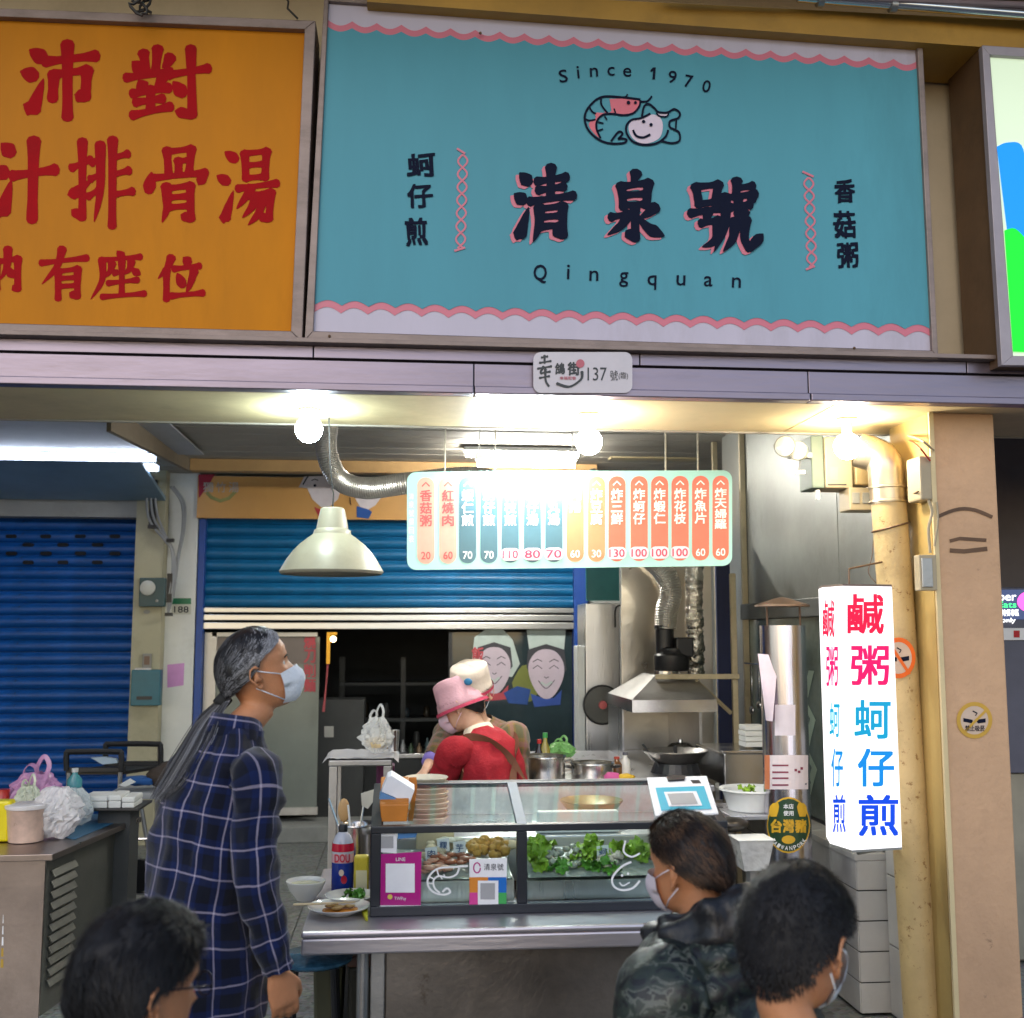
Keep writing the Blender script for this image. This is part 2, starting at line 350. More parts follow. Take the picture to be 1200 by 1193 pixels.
CH = {
'清': [('d',(12,8),(26,20)),('d',(3,36),(18,45)),('t',(2,88),(12,90),(26,54)),('h',(40,19),(88,13)),('h',(42,31),(84,26)),('v',(63,0),(62,42)),('h',(28,46),(100,38)),('p',(44,54),(43,78),(34,100)),('h',(44,56),(82,52)),('v',(82,52),(83,92)),('k',(83,92),(70,92),(66,84)),('h',(46,67),(80,65)),('h',(46,80),(80,78))],
'泉': [('p',(52,0),(44,14)),('v',(26,18),(30,50)),('h',(27,19),(74,14)),('v',(74,14),(70,48)),('h',(30,32),(70,30)),('h',(30,47),(70,45)),('v',(50,48),(51,96)),('k',(51,96),(42,94),(34,84)),('h',(8,64),(38,60)),('p',(38,60),(26,76),(2,90)),('p',(86,50),(74,58),(58,66)),('n',(54,62),(74,80),(102,92))],
'號': [('v',(6,8),(11,33)),('h',(7,8),(40,5)),('v',(40,5),(35,31)),('h',(11,32),(36,29)),('h',(-2,45),(46,38)),('p',(24,42),(18,58)),('h',(14,59),(40,55)),('p',(40,55),(36,82),(16,92)),('v',(68,0),(67,22)),('h',(68,10),(92,7)),('h',(48,24),(96,18)),('k',(96,18),(96,24),(86,30)),('p',(50,22),(50,62),(34,98)),('h',(58,37),(88,33)),('v',(70,24),(70,46)),('k',(70,46),(80,50),(88,44)),('p',(66,56),(62,80),(48,98)),('v',(82,54),(80,80),(88,94)),('k',(88,94),(106,94),(108,74))],
'沛': [('d',(12,8),(30,20)),('d',(0,38),(18,44)),('t',(4,84),(16,90),(30,48)),('h',(32,24),(100,16)),('v',(62,0),(62,102)),('v',(44,42),(42,76)),('h',(44,42),(88,36)),('v',(88,36),(86,74)),('k',(86,74),(78,80),(72,70))],
'對': [('v',(22,6),(26,34)),('v',(40,0),(37,34)),('d',(8,18),(18,28)),('p',(56,12),(46,26)),('h',(0,40),(56,32)),('d',(16,44),(22,54)),('p',(46,40),(36,54)),('h',(8,62),(54,54)),('v',(31,56),(31,84)),('h',(12,74),(46,69)),('h',(8,92),(56,80)),('h',(54,36),(104,27)),('v',(82,0),(84,92)),('k',(84,92),(76,98),(62,86)),('d',(60,46),(72,62))],
'汁': [('d',(12,4),(28,16)),('d',(0,36),(18,44)),('t',(4,90),(14,92),(28,52)),('h',(30,46),(102,38)),('v',(66,0),(63,104))],
'排': [('h',(4,34),(36,24)),('v',(22,2),(22,94)),('k',(22,94),(14,98),(4,84)),('t',(-2,66),(10,64),(38,48)),('p',(52,6),(52,60),(42,98)),('h',(38,28),(52,22)),('h',(36,47),(52,42)),('h',(32,68),(50,60)),('v',(73,0),(72,104)),('h',(73,22),(98,17)),('h',(73,42),(100,37)),('h',(73,66),(106,62))],
'骨': [('v',(34,4),(37,34)),('h',(34,6),(76,2)),('v',(76,2),(72,34)),('v',(54,18),(54,34)),('h',(54,19),(74,16)),('d',(8,34),(3,58)),('h',(8,41),(100,34)),('k',(100,34),(100,40),(88,50)),('p',(33,52),(34,80),(26,100)),('h',(34,55),(74,51)),('v',(74,51),(75,96)),('k',(75,96),(68,98),(58,90)),('h',(37,67),(73,65)),('h',(37,80),(73,78))],
'湯': [('d',(12,2),(30,12)),('d',(-2,34),(16,42)),('t',(2,90),(12,90),(26,54)),('v',(46,4),(48,38)),('h',(46,4),(84,1)),('v',(84,1),(81,37)),('h',(48,20),(80,18)),('h',(48,37),(80,35)),('h',(34,51),(102,44)),('p',(56,50),(48,62),(32,78)),('h',(52,61),(92,56)),('v',(92,56),(88,92)),('k',(88,92),(80,100),(70,88)),('p',(66,60),(58,76),(42,90)),('p',(80,59),(70,84),(52,100))],
'內': [('v',(14,26),(14,92)),('h',(14,29),(86,22)),('v',(86,22),(86,92)),('k',(86,92),(78,98),(68,84)),('p',(52,0),(48,40),(26,70)),('n',(50,38),(60,52),(74,66))],
'有': [('h',(0,28),(100,18)),('p',(46,0),(34,36),(2,70)),('v',(37,44),(37,100)),('h',(37,45),(80,40)),('v',(80,40),(79,96)),('k',(79,96),(72,98),(62,88)),('h',(39,59),(78,57)),('h',(39,75),(78,73))],
'座': [('d',(48,-2),(58,10)),('h',(16,17),(94,10)),('p',(18,16),(18,60),(-4,100)),('p',(38,24),(34,40),(24,54)),('n',(36,36),(42,42),(50,48)),('p',(76,20),(72,36),(60,48)),('n',(74,32),(82,40),(94,48)),('h',(30,66),(88,59)),('v',(57,20),(57,90)),('h',(18,95),(102,88))],
'位': [('p',(30,2),(20,28),(0,52)),('v',(19,32),(19,102)),('d',(58,2),(70,14)),('h',(36,29),(94,22)),('d',(44,40),(56,68)),('p',(82,34),(74,62),(64,86)),('h',(30,93),(102,86))],
}
def rr_px(x0, y0, x1, y1, r, n=5):
    out = []
    for cx, cy, a in ((x1-r, y0+r, -pi/2), (x1-r, y1-r, 0), (x0+r, y1-r, pi/2), (x0+r, y0+r, pi)):
        out += [(cx+r*cos(a+pi/2*k/n), cy+r*sin(a+pi/2*k/n)) for k in range(n+1)]
    return out
# ================================================================ STRUCTURE
ZS = PY(600, 464, 4.1).z                      # height of the soffit
ZC = 3.0                                      # inner ceiling
YB = 9.5                                      # back shop fronts
YR = PZ(600, 501, ZS).y                       # rear edge of the soffit
XR = PY(1066, 745, 4.6).x                     # inner face of the stall's right wall

def floor_mat():
    m = mat('terrazzo_floor', (.14, .15, .145), .38, 0, .25, 3, .05, 30, dirt=.45)
    nt = m.node_tree; L = nt.links.new; b = nt.nodes['Principled BSDF']; tc = [n for n in nt.nodes if n.type == 'TEX_COORD'][0]
    v = nt.nodes.new('ShaderNodeTexVoronoi'); v.inputs['Scale'].default_value = 55; L(tc.outputs['Object'], v.inputs['Vector'])
    src = b.inputs['Base Color'].links[0].from_socket
    mx = nt.nodes.new('ShaderNodeMix'); mx.data_type = 'RGBA'; mx.blend_type = 'OVERLAY'; mx.inputs[0].default_value = .75
    hs = nt.nodes.new('ShaderNodeHueSaturation'); hs.inputs['Saturation'].default_value = .25; L(v.outputs['Color'], hs.inputs['Color'])
    L(src, mx.inputs[6]); L(hs.outputs[0], mx.inputs[7]); L(mx.outputs[2], b.inputs['Base Color']); return m
FLOOR = floor_mat()
struct('street', MB().quad((-40,-40,-.02),(40,-40,-.02),(40,40,-.02),(-40,40,-.02)), mat('asphalt', (.05,.05,.052), .7, 0, .3, 8, .3, 90))
fl = struct('floor', MB().box((-7,1.2,-.015),(7,13,-.012)), FLOOR)
# terrazzo slabs, each one a piece, over the part of the floor the picture sees
tile0 = None; n_ = 0
for ix in range(-6, 4):
    for iy in range(0, 14):
        x, y = ix*.6, 1.5+iy*.6
        if y > 9.6 or (ix > 2): continue
        if tile0 is None:
            tile0 = part('floor_slab', MB().box((x+.003,y+.003,-.011),(x+.597,y+.597,0)), FLOOR, fl, bevel=.002); t00 = (x, y)
        else:
            c = tile0.copy(); COL.objects.link(c); c.location = (x-t00[0], y-t00[1], rnd.uniform(-.0008, .0008))

wall = struct('facade_wall', MB().box((-8,4.34,ZS+.02),(8,4.5,6.2)), CREAM)
# cream wall the signs hang on; the parts beside the teal sign are a separate rendered band
struct('upper_beam', MB().hexa([PY(430,-14,4.02),PY(430,2,4.02),PY(1260,63,4.02),PY(1260,27,4.02)],[PY(430,-14,4.02)+Vector((0,.3,0)),PY(430,2,4.02)+Vector((0,.3,0)),PY(1260,63,4.02)+Vector((0,.3,0)),PY(1260,27,4.02)+Vector((0,.3,0))]), mat('ochre_beam', (.40,.22,.03), .5, 0, .2, 3, dirt=.4))
struct('upper_awning', MB().box((-8,3.2,PY(300,-45,4.3).z),(8,4.33,PY(300,-45,4.3).z+.06)), mat('awning_sheet', (.30,.26,.28), .5, .3, .15, 3))

# fascia of stainless sheets
ZT = PY(600, 411, 4.1).z; ZG = PY(600, 426.5, 4.1).z; ZL = PY(600, 455, 4.1).z
fa = struct('fascia', MB().box((-7,4.13,ZL-.01),(7,4.33,ZT)), mat('fascia_core', (.02,.018,.02), .8))
FST = mat('fascia_steel', (.25, .21, .26), .36, .85, .22, 2.2, .1, 60, stretch=(.15, 1, 1), dirt=.4, rv=.16)
xs = [-7, -2.35, -.35, PY(750,430,4.1).x, 2.2, 7]
for i in range(5):
    part('fascia_sheet', MB().box((xs[i]+.002,4.10,ZG+.006),(xs[i+1]-.002,4.128,ZT)), FST, fa, bevel=.002)
xs2 = [-7, -1.6, .25, 1.55, 7]
for i in range(4):
    part('fascia_sheet', MB().box((xs2[i]+.002,4.095,ZL+.003),(xs2[i+1]-.002,4.128,ZG-.004)), FST, fa, bevel=.002)
    part('fascia_lip', MB().box((xs2[i]+.002,4.07,ZS),(xs2[i+1]-.002,4.128,ZL)), FST, fa, bevel=.004)
part('fascia_ledge', MB().box((-7,4.05,ZT+.001),(7,4.33,ZT+.018)), FRAMES, fa, bevel=.002)
# soffit boards behind the fascia
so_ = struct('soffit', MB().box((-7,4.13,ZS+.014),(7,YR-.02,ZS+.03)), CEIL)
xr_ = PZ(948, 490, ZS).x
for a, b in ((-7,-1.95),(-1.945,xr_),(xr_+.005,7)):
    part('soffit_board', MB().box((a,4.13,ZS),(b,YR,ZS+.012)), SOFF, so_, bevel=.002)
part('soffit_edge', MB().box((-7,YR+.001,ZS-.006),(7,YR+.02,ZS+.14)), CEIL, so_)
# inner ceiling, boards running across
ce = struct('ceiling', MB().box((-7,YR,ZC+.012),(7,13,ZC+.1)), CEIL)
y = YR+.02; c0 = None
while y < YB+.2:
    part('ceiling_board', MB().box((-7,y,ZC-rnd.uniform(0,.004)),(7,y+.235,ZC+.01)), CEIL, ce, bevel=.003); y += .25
pl_ = PZ(150, 503, 2.965); part('white_ceiling_panel', MB().box((-7,6.4,2.962),(PY(205,540,7.2).x,YB-1.3,2.972)), mat('panel_white', (.40,.42,.46), .5), ce)
# tan bulkhead boxing in the ceiling left of the duct
bz = PY(222, 551, 8.6).z; xa = PY(222,551,8.6).x; xb = PY(700,551,8.6).x; tz = ZC-.002
pa = PY(130, 505, 6.4); pa.z = min(pa.z, tz-.08)
bh = MB().add([(xa,8.6,bz),(xb,8.6,bz),(xb,8.6,tz),(xa,8.6,tz),(xa,8.72,bz),(xb,8.72,bz),(xb,8.72,tz),(xa,8.72,tz)],[(0,1,2,3),(4,7,6,5),(0,4,5,1),(1,5,6,2),(0,3,7,4),(3,2,6,7)])
struct('ceiling_bulkhead', bh, mat('bulkhead_paint', (.50,.30,.12), .6, 0, .12, 2, dirt=.3), bevel=.004)
struct('ceiling_gusset', MB().prism([Vector((xa-.004,8.6,bz)),Vector((xa-.004,8.6,tz)),Vector((pa.x,pa.y,tz)),pa],(-.03,.02,0)), mat('gusset_board', (.24,.19,.13), .7, 0, .15, 3, dirt=.3))

# back wall with openings
def bx(x0, x1): return PY(x0,745,YB).x, PY(x1,745,YB).x
zo = lambda y_, x_=450: PY(x_, y_, YB).z
XA, XB = bx(231, 690); ZSH = zo(612)
bw = MB().box((XB+.001,YB,0),(3.4,YB+.1,ZC+.01)); bw.box((-7,YB+.03,zo(611)),(XB,YB+.13,ZC+.01)); bw.box((-7,YB+.1,0),(bx(232,232)[0],YB+.13,zo(611)-.001))
struct('back_wall', bw, mat('back_wall_paint', (.30,.31,.30), .7, 0, .12, 2, dirt=.35))
struct('left_wall', MB().box((-6.0,4.34,0),(-5.9,13,3.1)), TAN)
struct('right_end_wall', MB().box((5.9,4.34,0),(6.0,13,3.1)), TAN)
# dark room behind the doorway
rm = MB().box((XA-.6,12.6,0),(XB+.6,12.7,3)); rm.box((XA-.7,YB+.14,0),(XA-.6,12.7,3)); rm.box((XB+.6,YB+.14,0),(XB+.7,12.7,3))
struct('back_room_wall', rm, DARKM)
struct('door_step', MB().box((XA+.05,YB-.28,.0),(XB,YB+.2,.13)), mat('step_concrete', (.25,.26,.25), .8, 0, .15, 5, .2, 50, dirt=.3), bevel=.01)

# two-part column between the shops
c1 = bx(163, 196); c2 = bx(196, 231)
st = struct('shop_pier', MB().box((c1[0],YB-.25,0),(c1[1],YB+.05,zo(556))), mat('pier_cream', (.44,.41,.28), .6, 0, .08, 3, dirt=.25))
struct('shop_pier_white', MB().box((c1[1]+.002,YB-.12,0),(c2[1],YB+.05,ZC)), WHITEP)
struct('left_lintel', MB().box((-6,YB-.2,ZSH),(c1[0]-.002,YB+.02,zo(588))), mat('lintel_grey', (.36,.36,.35), .6, 0, .1, 3, dirt=.3))
struct('left_awning', MB().add([(-6,YB-.25,zo(590,100)),(c1[1],YB-.25,zo(590,100)),(c1[1],8.1,2.975),(-6,8.1,2.975),(-6,YB-.22,zo(590,100)+.03),(c1[1],YB-.22,zo(590,100)+.03),(c1[1],8.1,2.995),(-6,8.1,2.995)],[(0,1,2,3),(7,6,5,4),(0,4,5,1),(1,5,6,2),(2,6,7,3),(3,7,4,0)]), mat('awning_blue_grey', (.20,.32,.42), .45, .1, .25, 1.2, dirt=.3))

# right wall of the stall
wallR = on_plane(Vector((XR,5,1)), Vector((-1,0,0)))
def onR(x, y, o=0): return wallR(x, y, o)
rw = struct('stall_side_wall', MB().box((XR+.03,4.62,0),(XR+.14,7.4,3.1)), mat('side_wall_paint', (.35,.33,.29), .7, 0, .12, 2, dirt=.3))
def sheetR(x0, y0, x1, y1, t=.02, m=GREYW, name='steel_sheet', off=0.):
    a, b = onR(x0, y0), onR(x1, y1)
    return part(name, MB().box((XR-t-off,a.y,min(a.z,b.z)),(XR-off+.001,b.y,max(a.z,b.z))), m, rw, bevel=.002)
zled = onR(1040, 1000).z; ztop = ZC+.02; zch = onR(960, 700).z
Y1, Y2, Y3 = 4.64, PX(878, 745, XR).y, 7.35
for (a, b, c, d) in ((Y1,5.35,zch,ztop),(5.355,Y2,zch,ztop),(Y2+.03,Y3,zled,ztop)):
    part('steel_sheet', MB().box((XR,a,c),(XR+.028,b,d)), GREYW, rw, bevel=.002)
part('steel_channel', MB().box((XR-.04,4.8,zch-.10),(XR+.028,Y2+.05,zch-.002)), mat('grey_channel', (.14,.15,.15), .45, .4, .15, 3, dirt=.3), rw, bevel=.004)
ANG = mat('angle_iron', (.50,.42,.27), .5, .2, .2, 5, dirt=.4)
part('angle_post', MB().box((XR-.035,Y2,zled),(XR-.001,Y2+.028,ztop-.03)), ANG, rw, bevel=.002)
part('angle_post', MB().box((XR-.035,Y2+.62,zled),(XR-.001,Y2+.65,ztop-.03)), ANG, rw, bevel=.002)
part('window_pane', MB().box((XR,4.8,zled+.02),(XR+.01,Y2,zch-.102)), mat('dusty_pane', (.12,.16,.15), .15, .1, .4, 2.5, dirt=.3), rw)
for k, (ya, yb_) in enumerate(((5.35,5.52),(5.72,5.86),(6.0,6.1))):
    pts = [(XR-.003, ya+(yb_-ya)*(.5+.5*sin(q*2.1+k)), zled+.1+q*.085) for q in range(9)]
    m_ = MB(); 
    for q in range(8): m_.add([pts[q], pts[q+1], (XR-.003, pts[q+1][1]+.08, pts[q+1][2]), (XR-.003, pts[q][1]+.08, pts[q][2])], [(0,1,2,3)])
    part('peeling_film', m_, mat('film_green', (.30,.38,.30), .6), rw)
# tiled low wall under the window
TILE = mat('white_tile', (.55,.55,.54), .22, 0, .08, 4, dirt=.25)
lw = struct('low_wall', MB().box((XR-.135,4.92,0),(XR-.003,7.35,zled-.035)), mat('tile_grout', (.06,.06,.055), .8))
nz = 5; hz = (zled-.03)/nz
for iz in range(nz):
    for iy in range(8):
        yy = 4.92+iy*.3
        part('wall_tile', MB().box((XR-.143,yy+.002,iz*hz+.003),(XR-.136,min(yy+.298,7.34),(iz+1)*hz-.003)), TILE, lw, bevel=.0015)
    part('wall_tile', MB().box((XR-.14,4.912,iz*hz+.003),(XR-.002,4.919,(iz+1)*hz-.003)), TILE, lw, bevel=.0015)
for iy in range(8): part('wall_tile', MB().box((XR-.15,4.91+iy*.3+.002,zled-.032),(XR-.001,min(4.91+iy*.3+.298,7.34),zled)), TILE, lw, bevel=.003)
# tiled apron between the low wall and the column
for iz in range(4):
    for iy in range(1): part('wall_tile', MB().box((XR-.012,4.64,iz*.3+.003),(XR-.001,4.9,(iz+1)*.3-.003)), TILE, lw, bevel=.0015)

# column on the right
cx0, cx1 = PY(1101,745,4.25).x, PY(1177,745,4.25).x
co = struct('column', MB().box((cx0,4.25,0),(cx1,4.62,ZS)), TAN, bevel=.006)
part('inner_return', MB().box((cx0-.004,4.27,0),(cx0-.0005,4.62,ZS)), mat('yellow_return', (.42,.29,.10), .6, 0, .12, 3, .1, 30, dirt=.3), co)
part('edge_strip', MB().box((cx0-.012,4.235,0),(cx0+.008,4.2495,ZS-.002)), mat('edge_cream', (.62,.50,.28), .5, 0, .1, 4, dirt=.3), co, bevel=.002)
# old metal strap and scuffed plate on the column face
un = on_y(4.25)
arc = [(1098+k*6.5, 606-10*sin(pi*k/10)) for k in range(11)]
part('rusty_strap', MB().strip(arc, 4, un, .004), BROWN, co)
part('scuff_plate', MB().strip([(1113,634),(1125,631),(1156,633)], 4, un, .003), BROWN, co)
part('scuff_plate', MB().strip([(1113,645),(1130,646),(1157,643)], 5, un, .003), BROWN, co)

# right-hand neighbour stall beyond the column
xn = cx1+.02
struct('neighbour_wall', MB().box((xn,6.6,0),(5.9,6.7,3.1)), mat('neighbour_wall_paint', (.15,.13,.14), .6, 0, .2, 2))
nb = MB().box((xn+.02,5.6,0),(4.3,6.4,PY(1190,905,5.6).z)); 
solo('steel_cabinet', nb, mat('warm_steel', (.42,.37,.30), .35, .9, .15, 3), 'tall steel cabinet right of the column under the lit food screen', 'cabinet', bevel=.01)
zz = PY(1190,1085,5.2).z
un = on_y(5.55)
sg = thing('menu_screen', 'lit screen with white and green words above the steel cabinet', 'screen', (PY(1210,755,5.55).x,5.55,PY(1190,905,5.6).z+.001))
a, b = PY(1170,688,5.55), PY(1290,752,5.55)
part('screen_case', MB().box((a.x,5.56,PY(1190,905,5.6).z+.001),(b.x,5.66,a.z)), mat('screen_case_grey', (.10,.10,.14), .5), sg, bevel=.004)
part('screen_face', MB().rect(1172,691,1290,726,un,.002), mat('screen_navy', (.02,.02,.06), .3, var=0, rv=0, emit=(.05,.08,.2), es=.4), sg)
wt = MB(); text(wt,'Uber',(1160,694,1191,704),un,.005,.01); text(wt,'特餐專區',(1174,714,1194,722),un,.005,.01); text(wt,'only',(1174,724,1190,731),un,.005,.01)
part('lettering', wt, mat('screen_white', (.8,.8,.8), .4, var=0, rv=0, emit=(1,1,1), es=.8), sg)
gt = MB(); text(gt,'Eats',(1170,705,1191,712),un,.005,.01); part('lettering', gt, mat('screen_green', (.05,.7,.2), .4, var=0, rv=0, emit=(.05,.8,.2), es=.9), sg)
part('picture', MB().disc(1206,705,14,12,un,.005), mat('screen_pink', (.7,.05,.4), .4, var=0, rv=0, emit=(.9,.1,.5), es=.8), sg)
part('lower_panel', MB().rect(1172,736,1290,750,un,.004), WHITE, sg)
part('button', MB().rect(1188,739,1195,747,un,.007), RED, sg)

# ================================================================ SIGNS
def quadframe(mb, o, i, Y, d):
    for k in range(4):
        j = (k+1) % 4
        a = [PY(*o[k],Y),PY(*o[j],Y),PY(*i[j],Y),PY(*i[k],Y)]
        mb.hexa(a, [p+Vector((0,d,0)) for p in a])
    return mb
TEAL = mat('sign_teal', (.085,.31,.39), .5, 0, .09, 1.6, .03, 6, stretch=(1,1,.22), dirt=.22, spec=.2)
LILAC = mat('sign_white', (.50,.46,.56), .45, 0, .06, 3, stretch=(1,1,.25), dirt=.25)
PINK = mat('sign_pink', (.60,.16,.22), .4, 0, .04, 4)
INK = mat('sign_ink', (.006,.009,.026), .7, 0, .05, 8, spec=.1)
YS = 4.08
root = thing('shop_sign', 'large teal fascia sign with brushed black title, shrimp and oyster emblem and scalloped pink edges', 'sign', (PY(730,400,YS).x,YS+.1,PY(730,405,YS).z))
oo = [(380,-7),(1081,45),(1100,421),(357,399)]; ii = [(385,1),(1075,51),(1093,411),(367,388)]
part('frame', quadframe(MB(), oo, ii, YS-.02, .2), FRAMES, root, bevel=.003)
part('panel', MB().prism([PY(*p,YS) for p in ii], (0,.12,0)), LILAC, root)
un = on_y(YS)
def edgex(x_at_top, x_at_bot, y): return x_at_top+(x_at_bot-x_at_top)*(y/400.)
def scal(x0, y0, x1, y1, T, a, sgn):
    n = round((x1-x0)/T); out = []
    for k in range(n):
        for q in range(8):
            t = (k+q/8)/n; out.append((x0+(x1-x0)*t, y0+(y1-y0)*t+sgn*a*sin(pi*q/8)))
    out.append((x1, y1)); return out
t1 = scal(384, 23, 1076, 71, 28.5, 6, 1); b1 = scal(368, 366, 1092.5, 396, 32, 7, -1)
part('pink_border', MB().pgon(t1+list(reversed(b1)), un, .002), PINK, root)
t2 = [(x, y+8) for x, y in scal(383.7, 23, 1076, 71, 28.5, 5, 1)]; b2 = [(x, y-9) for x, y in scal(369, 366, 1092, 396, 32, 6, -1)]
part('teal_field', MB().pgon(t2+list(reversed(b2)), un, .004), TEAL, root)
for ch, bxx in (('清',(601,196,672,283)),('泉',(711,203,777,283)),('號',(811,212,888,296))):
    part('title_shadow', brush(MB(), CH[ch], (bxx[0]-4,bxx[1]+3,bxx[2]-4,bxx[3]+3), 12.5, un, .007), PINK, root)
    part('title_character', brush(MB(), CH[ch], bxx, 12.5, un, .010), INK, root)
for ch, b in (('蚵',(477,179,510,208)),('仔',(477,215,507,244)),('煎',(475,255,501,288)),('香',(978,210,1002,238)),('菇',(977,247,1003,279)),('粥',(981,284,1006,314))):
    part('character', text(MB(), ch, b, un, .007, .028, rot=-.05, wob=.05), INK, root)
for ch, x, y, h, w, r in (('S',660,89,15,10,-.16),('i',677.5,84.5,14.5,2.8,-.1),('n',696,84.5,10.5,9.5,-.05),('c',716,83.5,10.5,8.5,0),('e',735,84.5,10.5,9.5,.05),('1',766,86,14,6.5,.1),('9',788,90,14.5,9.5,.14),('7',807,95,14.5,9.5,.18),('0',828,101,14.5,9.5,.22),
     ('Q',633,321,22,15.5,.03),('i',666,318.5,17,3.2,.03),('n',696,323,12,10.5,.03),('g',731,327.5,17.5,10.5,.03),('q',764,331,17,10.5,.03),('u',798,328.5,12,10.5,.03),('a',830,329.5,12,10,.03),('n',863,331,12,10.5,.03)):
    part('letter', MB().pgon([(765,79),(768.5,79),(767.5,93),(764.6,93),(765.3,83),(762.6,84.5),(762.2,82.3)], un, .007) if ch == '1' else text(MB(), ch, (x-w/2,y-h/2,x+w/2,y+h/2), un, .007, .012, rot=r), INK, root)
for X0, YA, YE, dx in ((541,181,291,-3),(949.5,208,313,4)):
    mb = MB()
    for ph in (0, pi):
        mb.strip([(X0+dx*(k/60-.5)+5.5*sin(ph+k/60*2*pi*3.6), YA+(YE-YA)*k/60) for k in range(61)], 2.2, un, .006+(.001 if ph else 0))
    for e, s_ in ((YA,-1),(YE,1)):
        mb.strip([(X0-7-dx*.5*s_*-1,e+5*s_-2),(X0+4,e-1)], 2.5, un, .008)
    part('twist_ornament', mb, PINK, root)
# emblem
def Z(*p): return [(670+a/8.57, 95+b/8.57) for a, b in p]
def smooth(pts, n=6, closed=False):
    P = [pts[-1]]+pts+[pts[0], pts[1]] if closed else [pts[0]]+pts+[pts[-1]]; out = []
    for i in range(1, len(P)-2):
        for j in range(n):
            t = j/n; out.append(tuple(.5*(2*P[i][q]+(P[i+1][q]-P[i-1][q])*t+(2*P[i-1][q]-5*P[i][q]+4*P[i+1][q]-P[i+2][q])*t*t+(3*P[i][q]-P[i-1][q]-3*P[i+1][q]+P[i+2][q])*t**3) for q in (0,1)))
    if not closed: out.append(pts[-1])
    else: out.append(out[0])
    return out
em = MB()
em.pgon(smooth(Z((380,180),(560,175),(690,190),(690,240),(640,310),(540,335),(400,325),(330,335),(270,380),(255,450),(285,570),(220,520),(170,430),(240,370),(235,330),(300,280),(350,330),(400,300)),4), un, .006)
part('shrimp_fill', em, mat('emblem_coral', (.62,.13,.17), .4), root)
em = MB(); em.pgon(smooth(Z((570,460),(610,400),(720,370),(800,335),(880,360),(915,440),(890,560),(790,620),(680,620),(600,560)),4,True)[:-1], un, .006); em.pgon(Z((850,320),(880,330),(975,330),(970,350),(900,352)), un, .006)
part('oyster_fill', em, mat('emblem_pale', (.62,.52,.62), .4), root)
em = MB(); k_ = 0
for pts, w in ((((690,185),(480,160),(300,160),(180,250),(130,360),(160,480),(260,580),(380,625),(520,622),(550,590),(500,575),(470,580),(510,530),(470,510),(395,605)),2.6),
  (((690,190),(680,250),(620,320),(520,342),(400,328),(310,340),(255,400),(250,480),(290,575)),2.4),(((295,165),(300,240),(360,320)),2.2),(((180,265),(210,310),(245,325)),2),(((135,380),(180,395),(240,385)),2),
  (((690,205),(760,200),(805,150)),2.2),(((510,160),(545,155),(560,130)),1.8),(((425,275),(440,320)),1.8),(((330,350),(355,390)),1.8),(((265,410),(320,425)),1.8),(((260,500),(315,480)),1.8),
  (((790,325),(700,370),(600,390),(550,450),(555,530),(620,610),(740,640),(860,620),(940,560),(970,490)),2.5),(((705,360),(725,260),(770,228),(830,270),(870,310),(960,315),(1030,280),(1085,320),(1070,370),(990,400),(985,460),(1030,485),(1080,520),(1080,600),(1000,622),(900,600)),2.4),
  (((850,320),(880,350),(950,355),(975,325)),1.8),(((1050,390),(1045,480)),2),(((615,490),(650,550),(720,565),(790,535)),2.6)):
    em.strip(smooth(Z(*pts)), w, un, .008+k_*.0001); k_ += 1
for a, b, r in ((570,215,2.2),(640,215,1.8),(722,405,2),(797,438,2)):
    x, y = Z((a,b))[0]; em.disc(x, y, r, r, un, .0105, 10)
part('emblem_outline', em, INK, root)
for x, y in ((386,388),(1001,402),(563,33)):
    part('rivet', MB().lathe([(.006,0),(.005,-.004),(0,-.006)], PY(x,y+6,YS-.02), 'y', 8), BROWN, root)

# orange sign at the left
YO = 4.10
root = thing('banner_sign', 'orange yellow sign with big red brushed characters at the upper left', 'sign', (PY(150,392,YO).x,YO+.1,PY(150,394,YO).z))
oo = [(-110,5),(370,24),(354,401),(-110,388)]; ii = [(-100,15),(357,34),(341,388),(-100,376)]
part('frame', quadframe(MB(), oo, ii, YO-.03, .2), FRAMES, root, bevel=.003)
om = mat('sign_orange', (.53,.19,.004), .55, 0, .2, 1.3, .03, 5, stretch=(1,1,.3), dirt=.3, spec=.15)
part('panel', MB().prism([PY(*p,YO) for p in ii], (0,.12,0)), om, root)
un = on_y(YO); SRED = mat('sign_red', (.34,.004,.008), .7, spec=.1)
for ch, b, w in (('沛',(18,46,119,142),15),('對',(142,52,246,147),13),('汁',(-13,159,70,260),15),('排',(76,159,156,266),11.5),('骨',(167,168,246,265),11.5),('湯',(251,172,328,268),11),('內',(-13,288,30,347),10),('有',(44,288,106,354),9.5),('座',(105,292,172,354),8.5),('位',(181,297,241,354),9.5)):
    part('character', brush(MB(), CH[ch], (b[0]+w*.45,b[1]+w*.4,b[2]-w*.45,b[3]-w*.4), w, un, .0012), SRED, root)

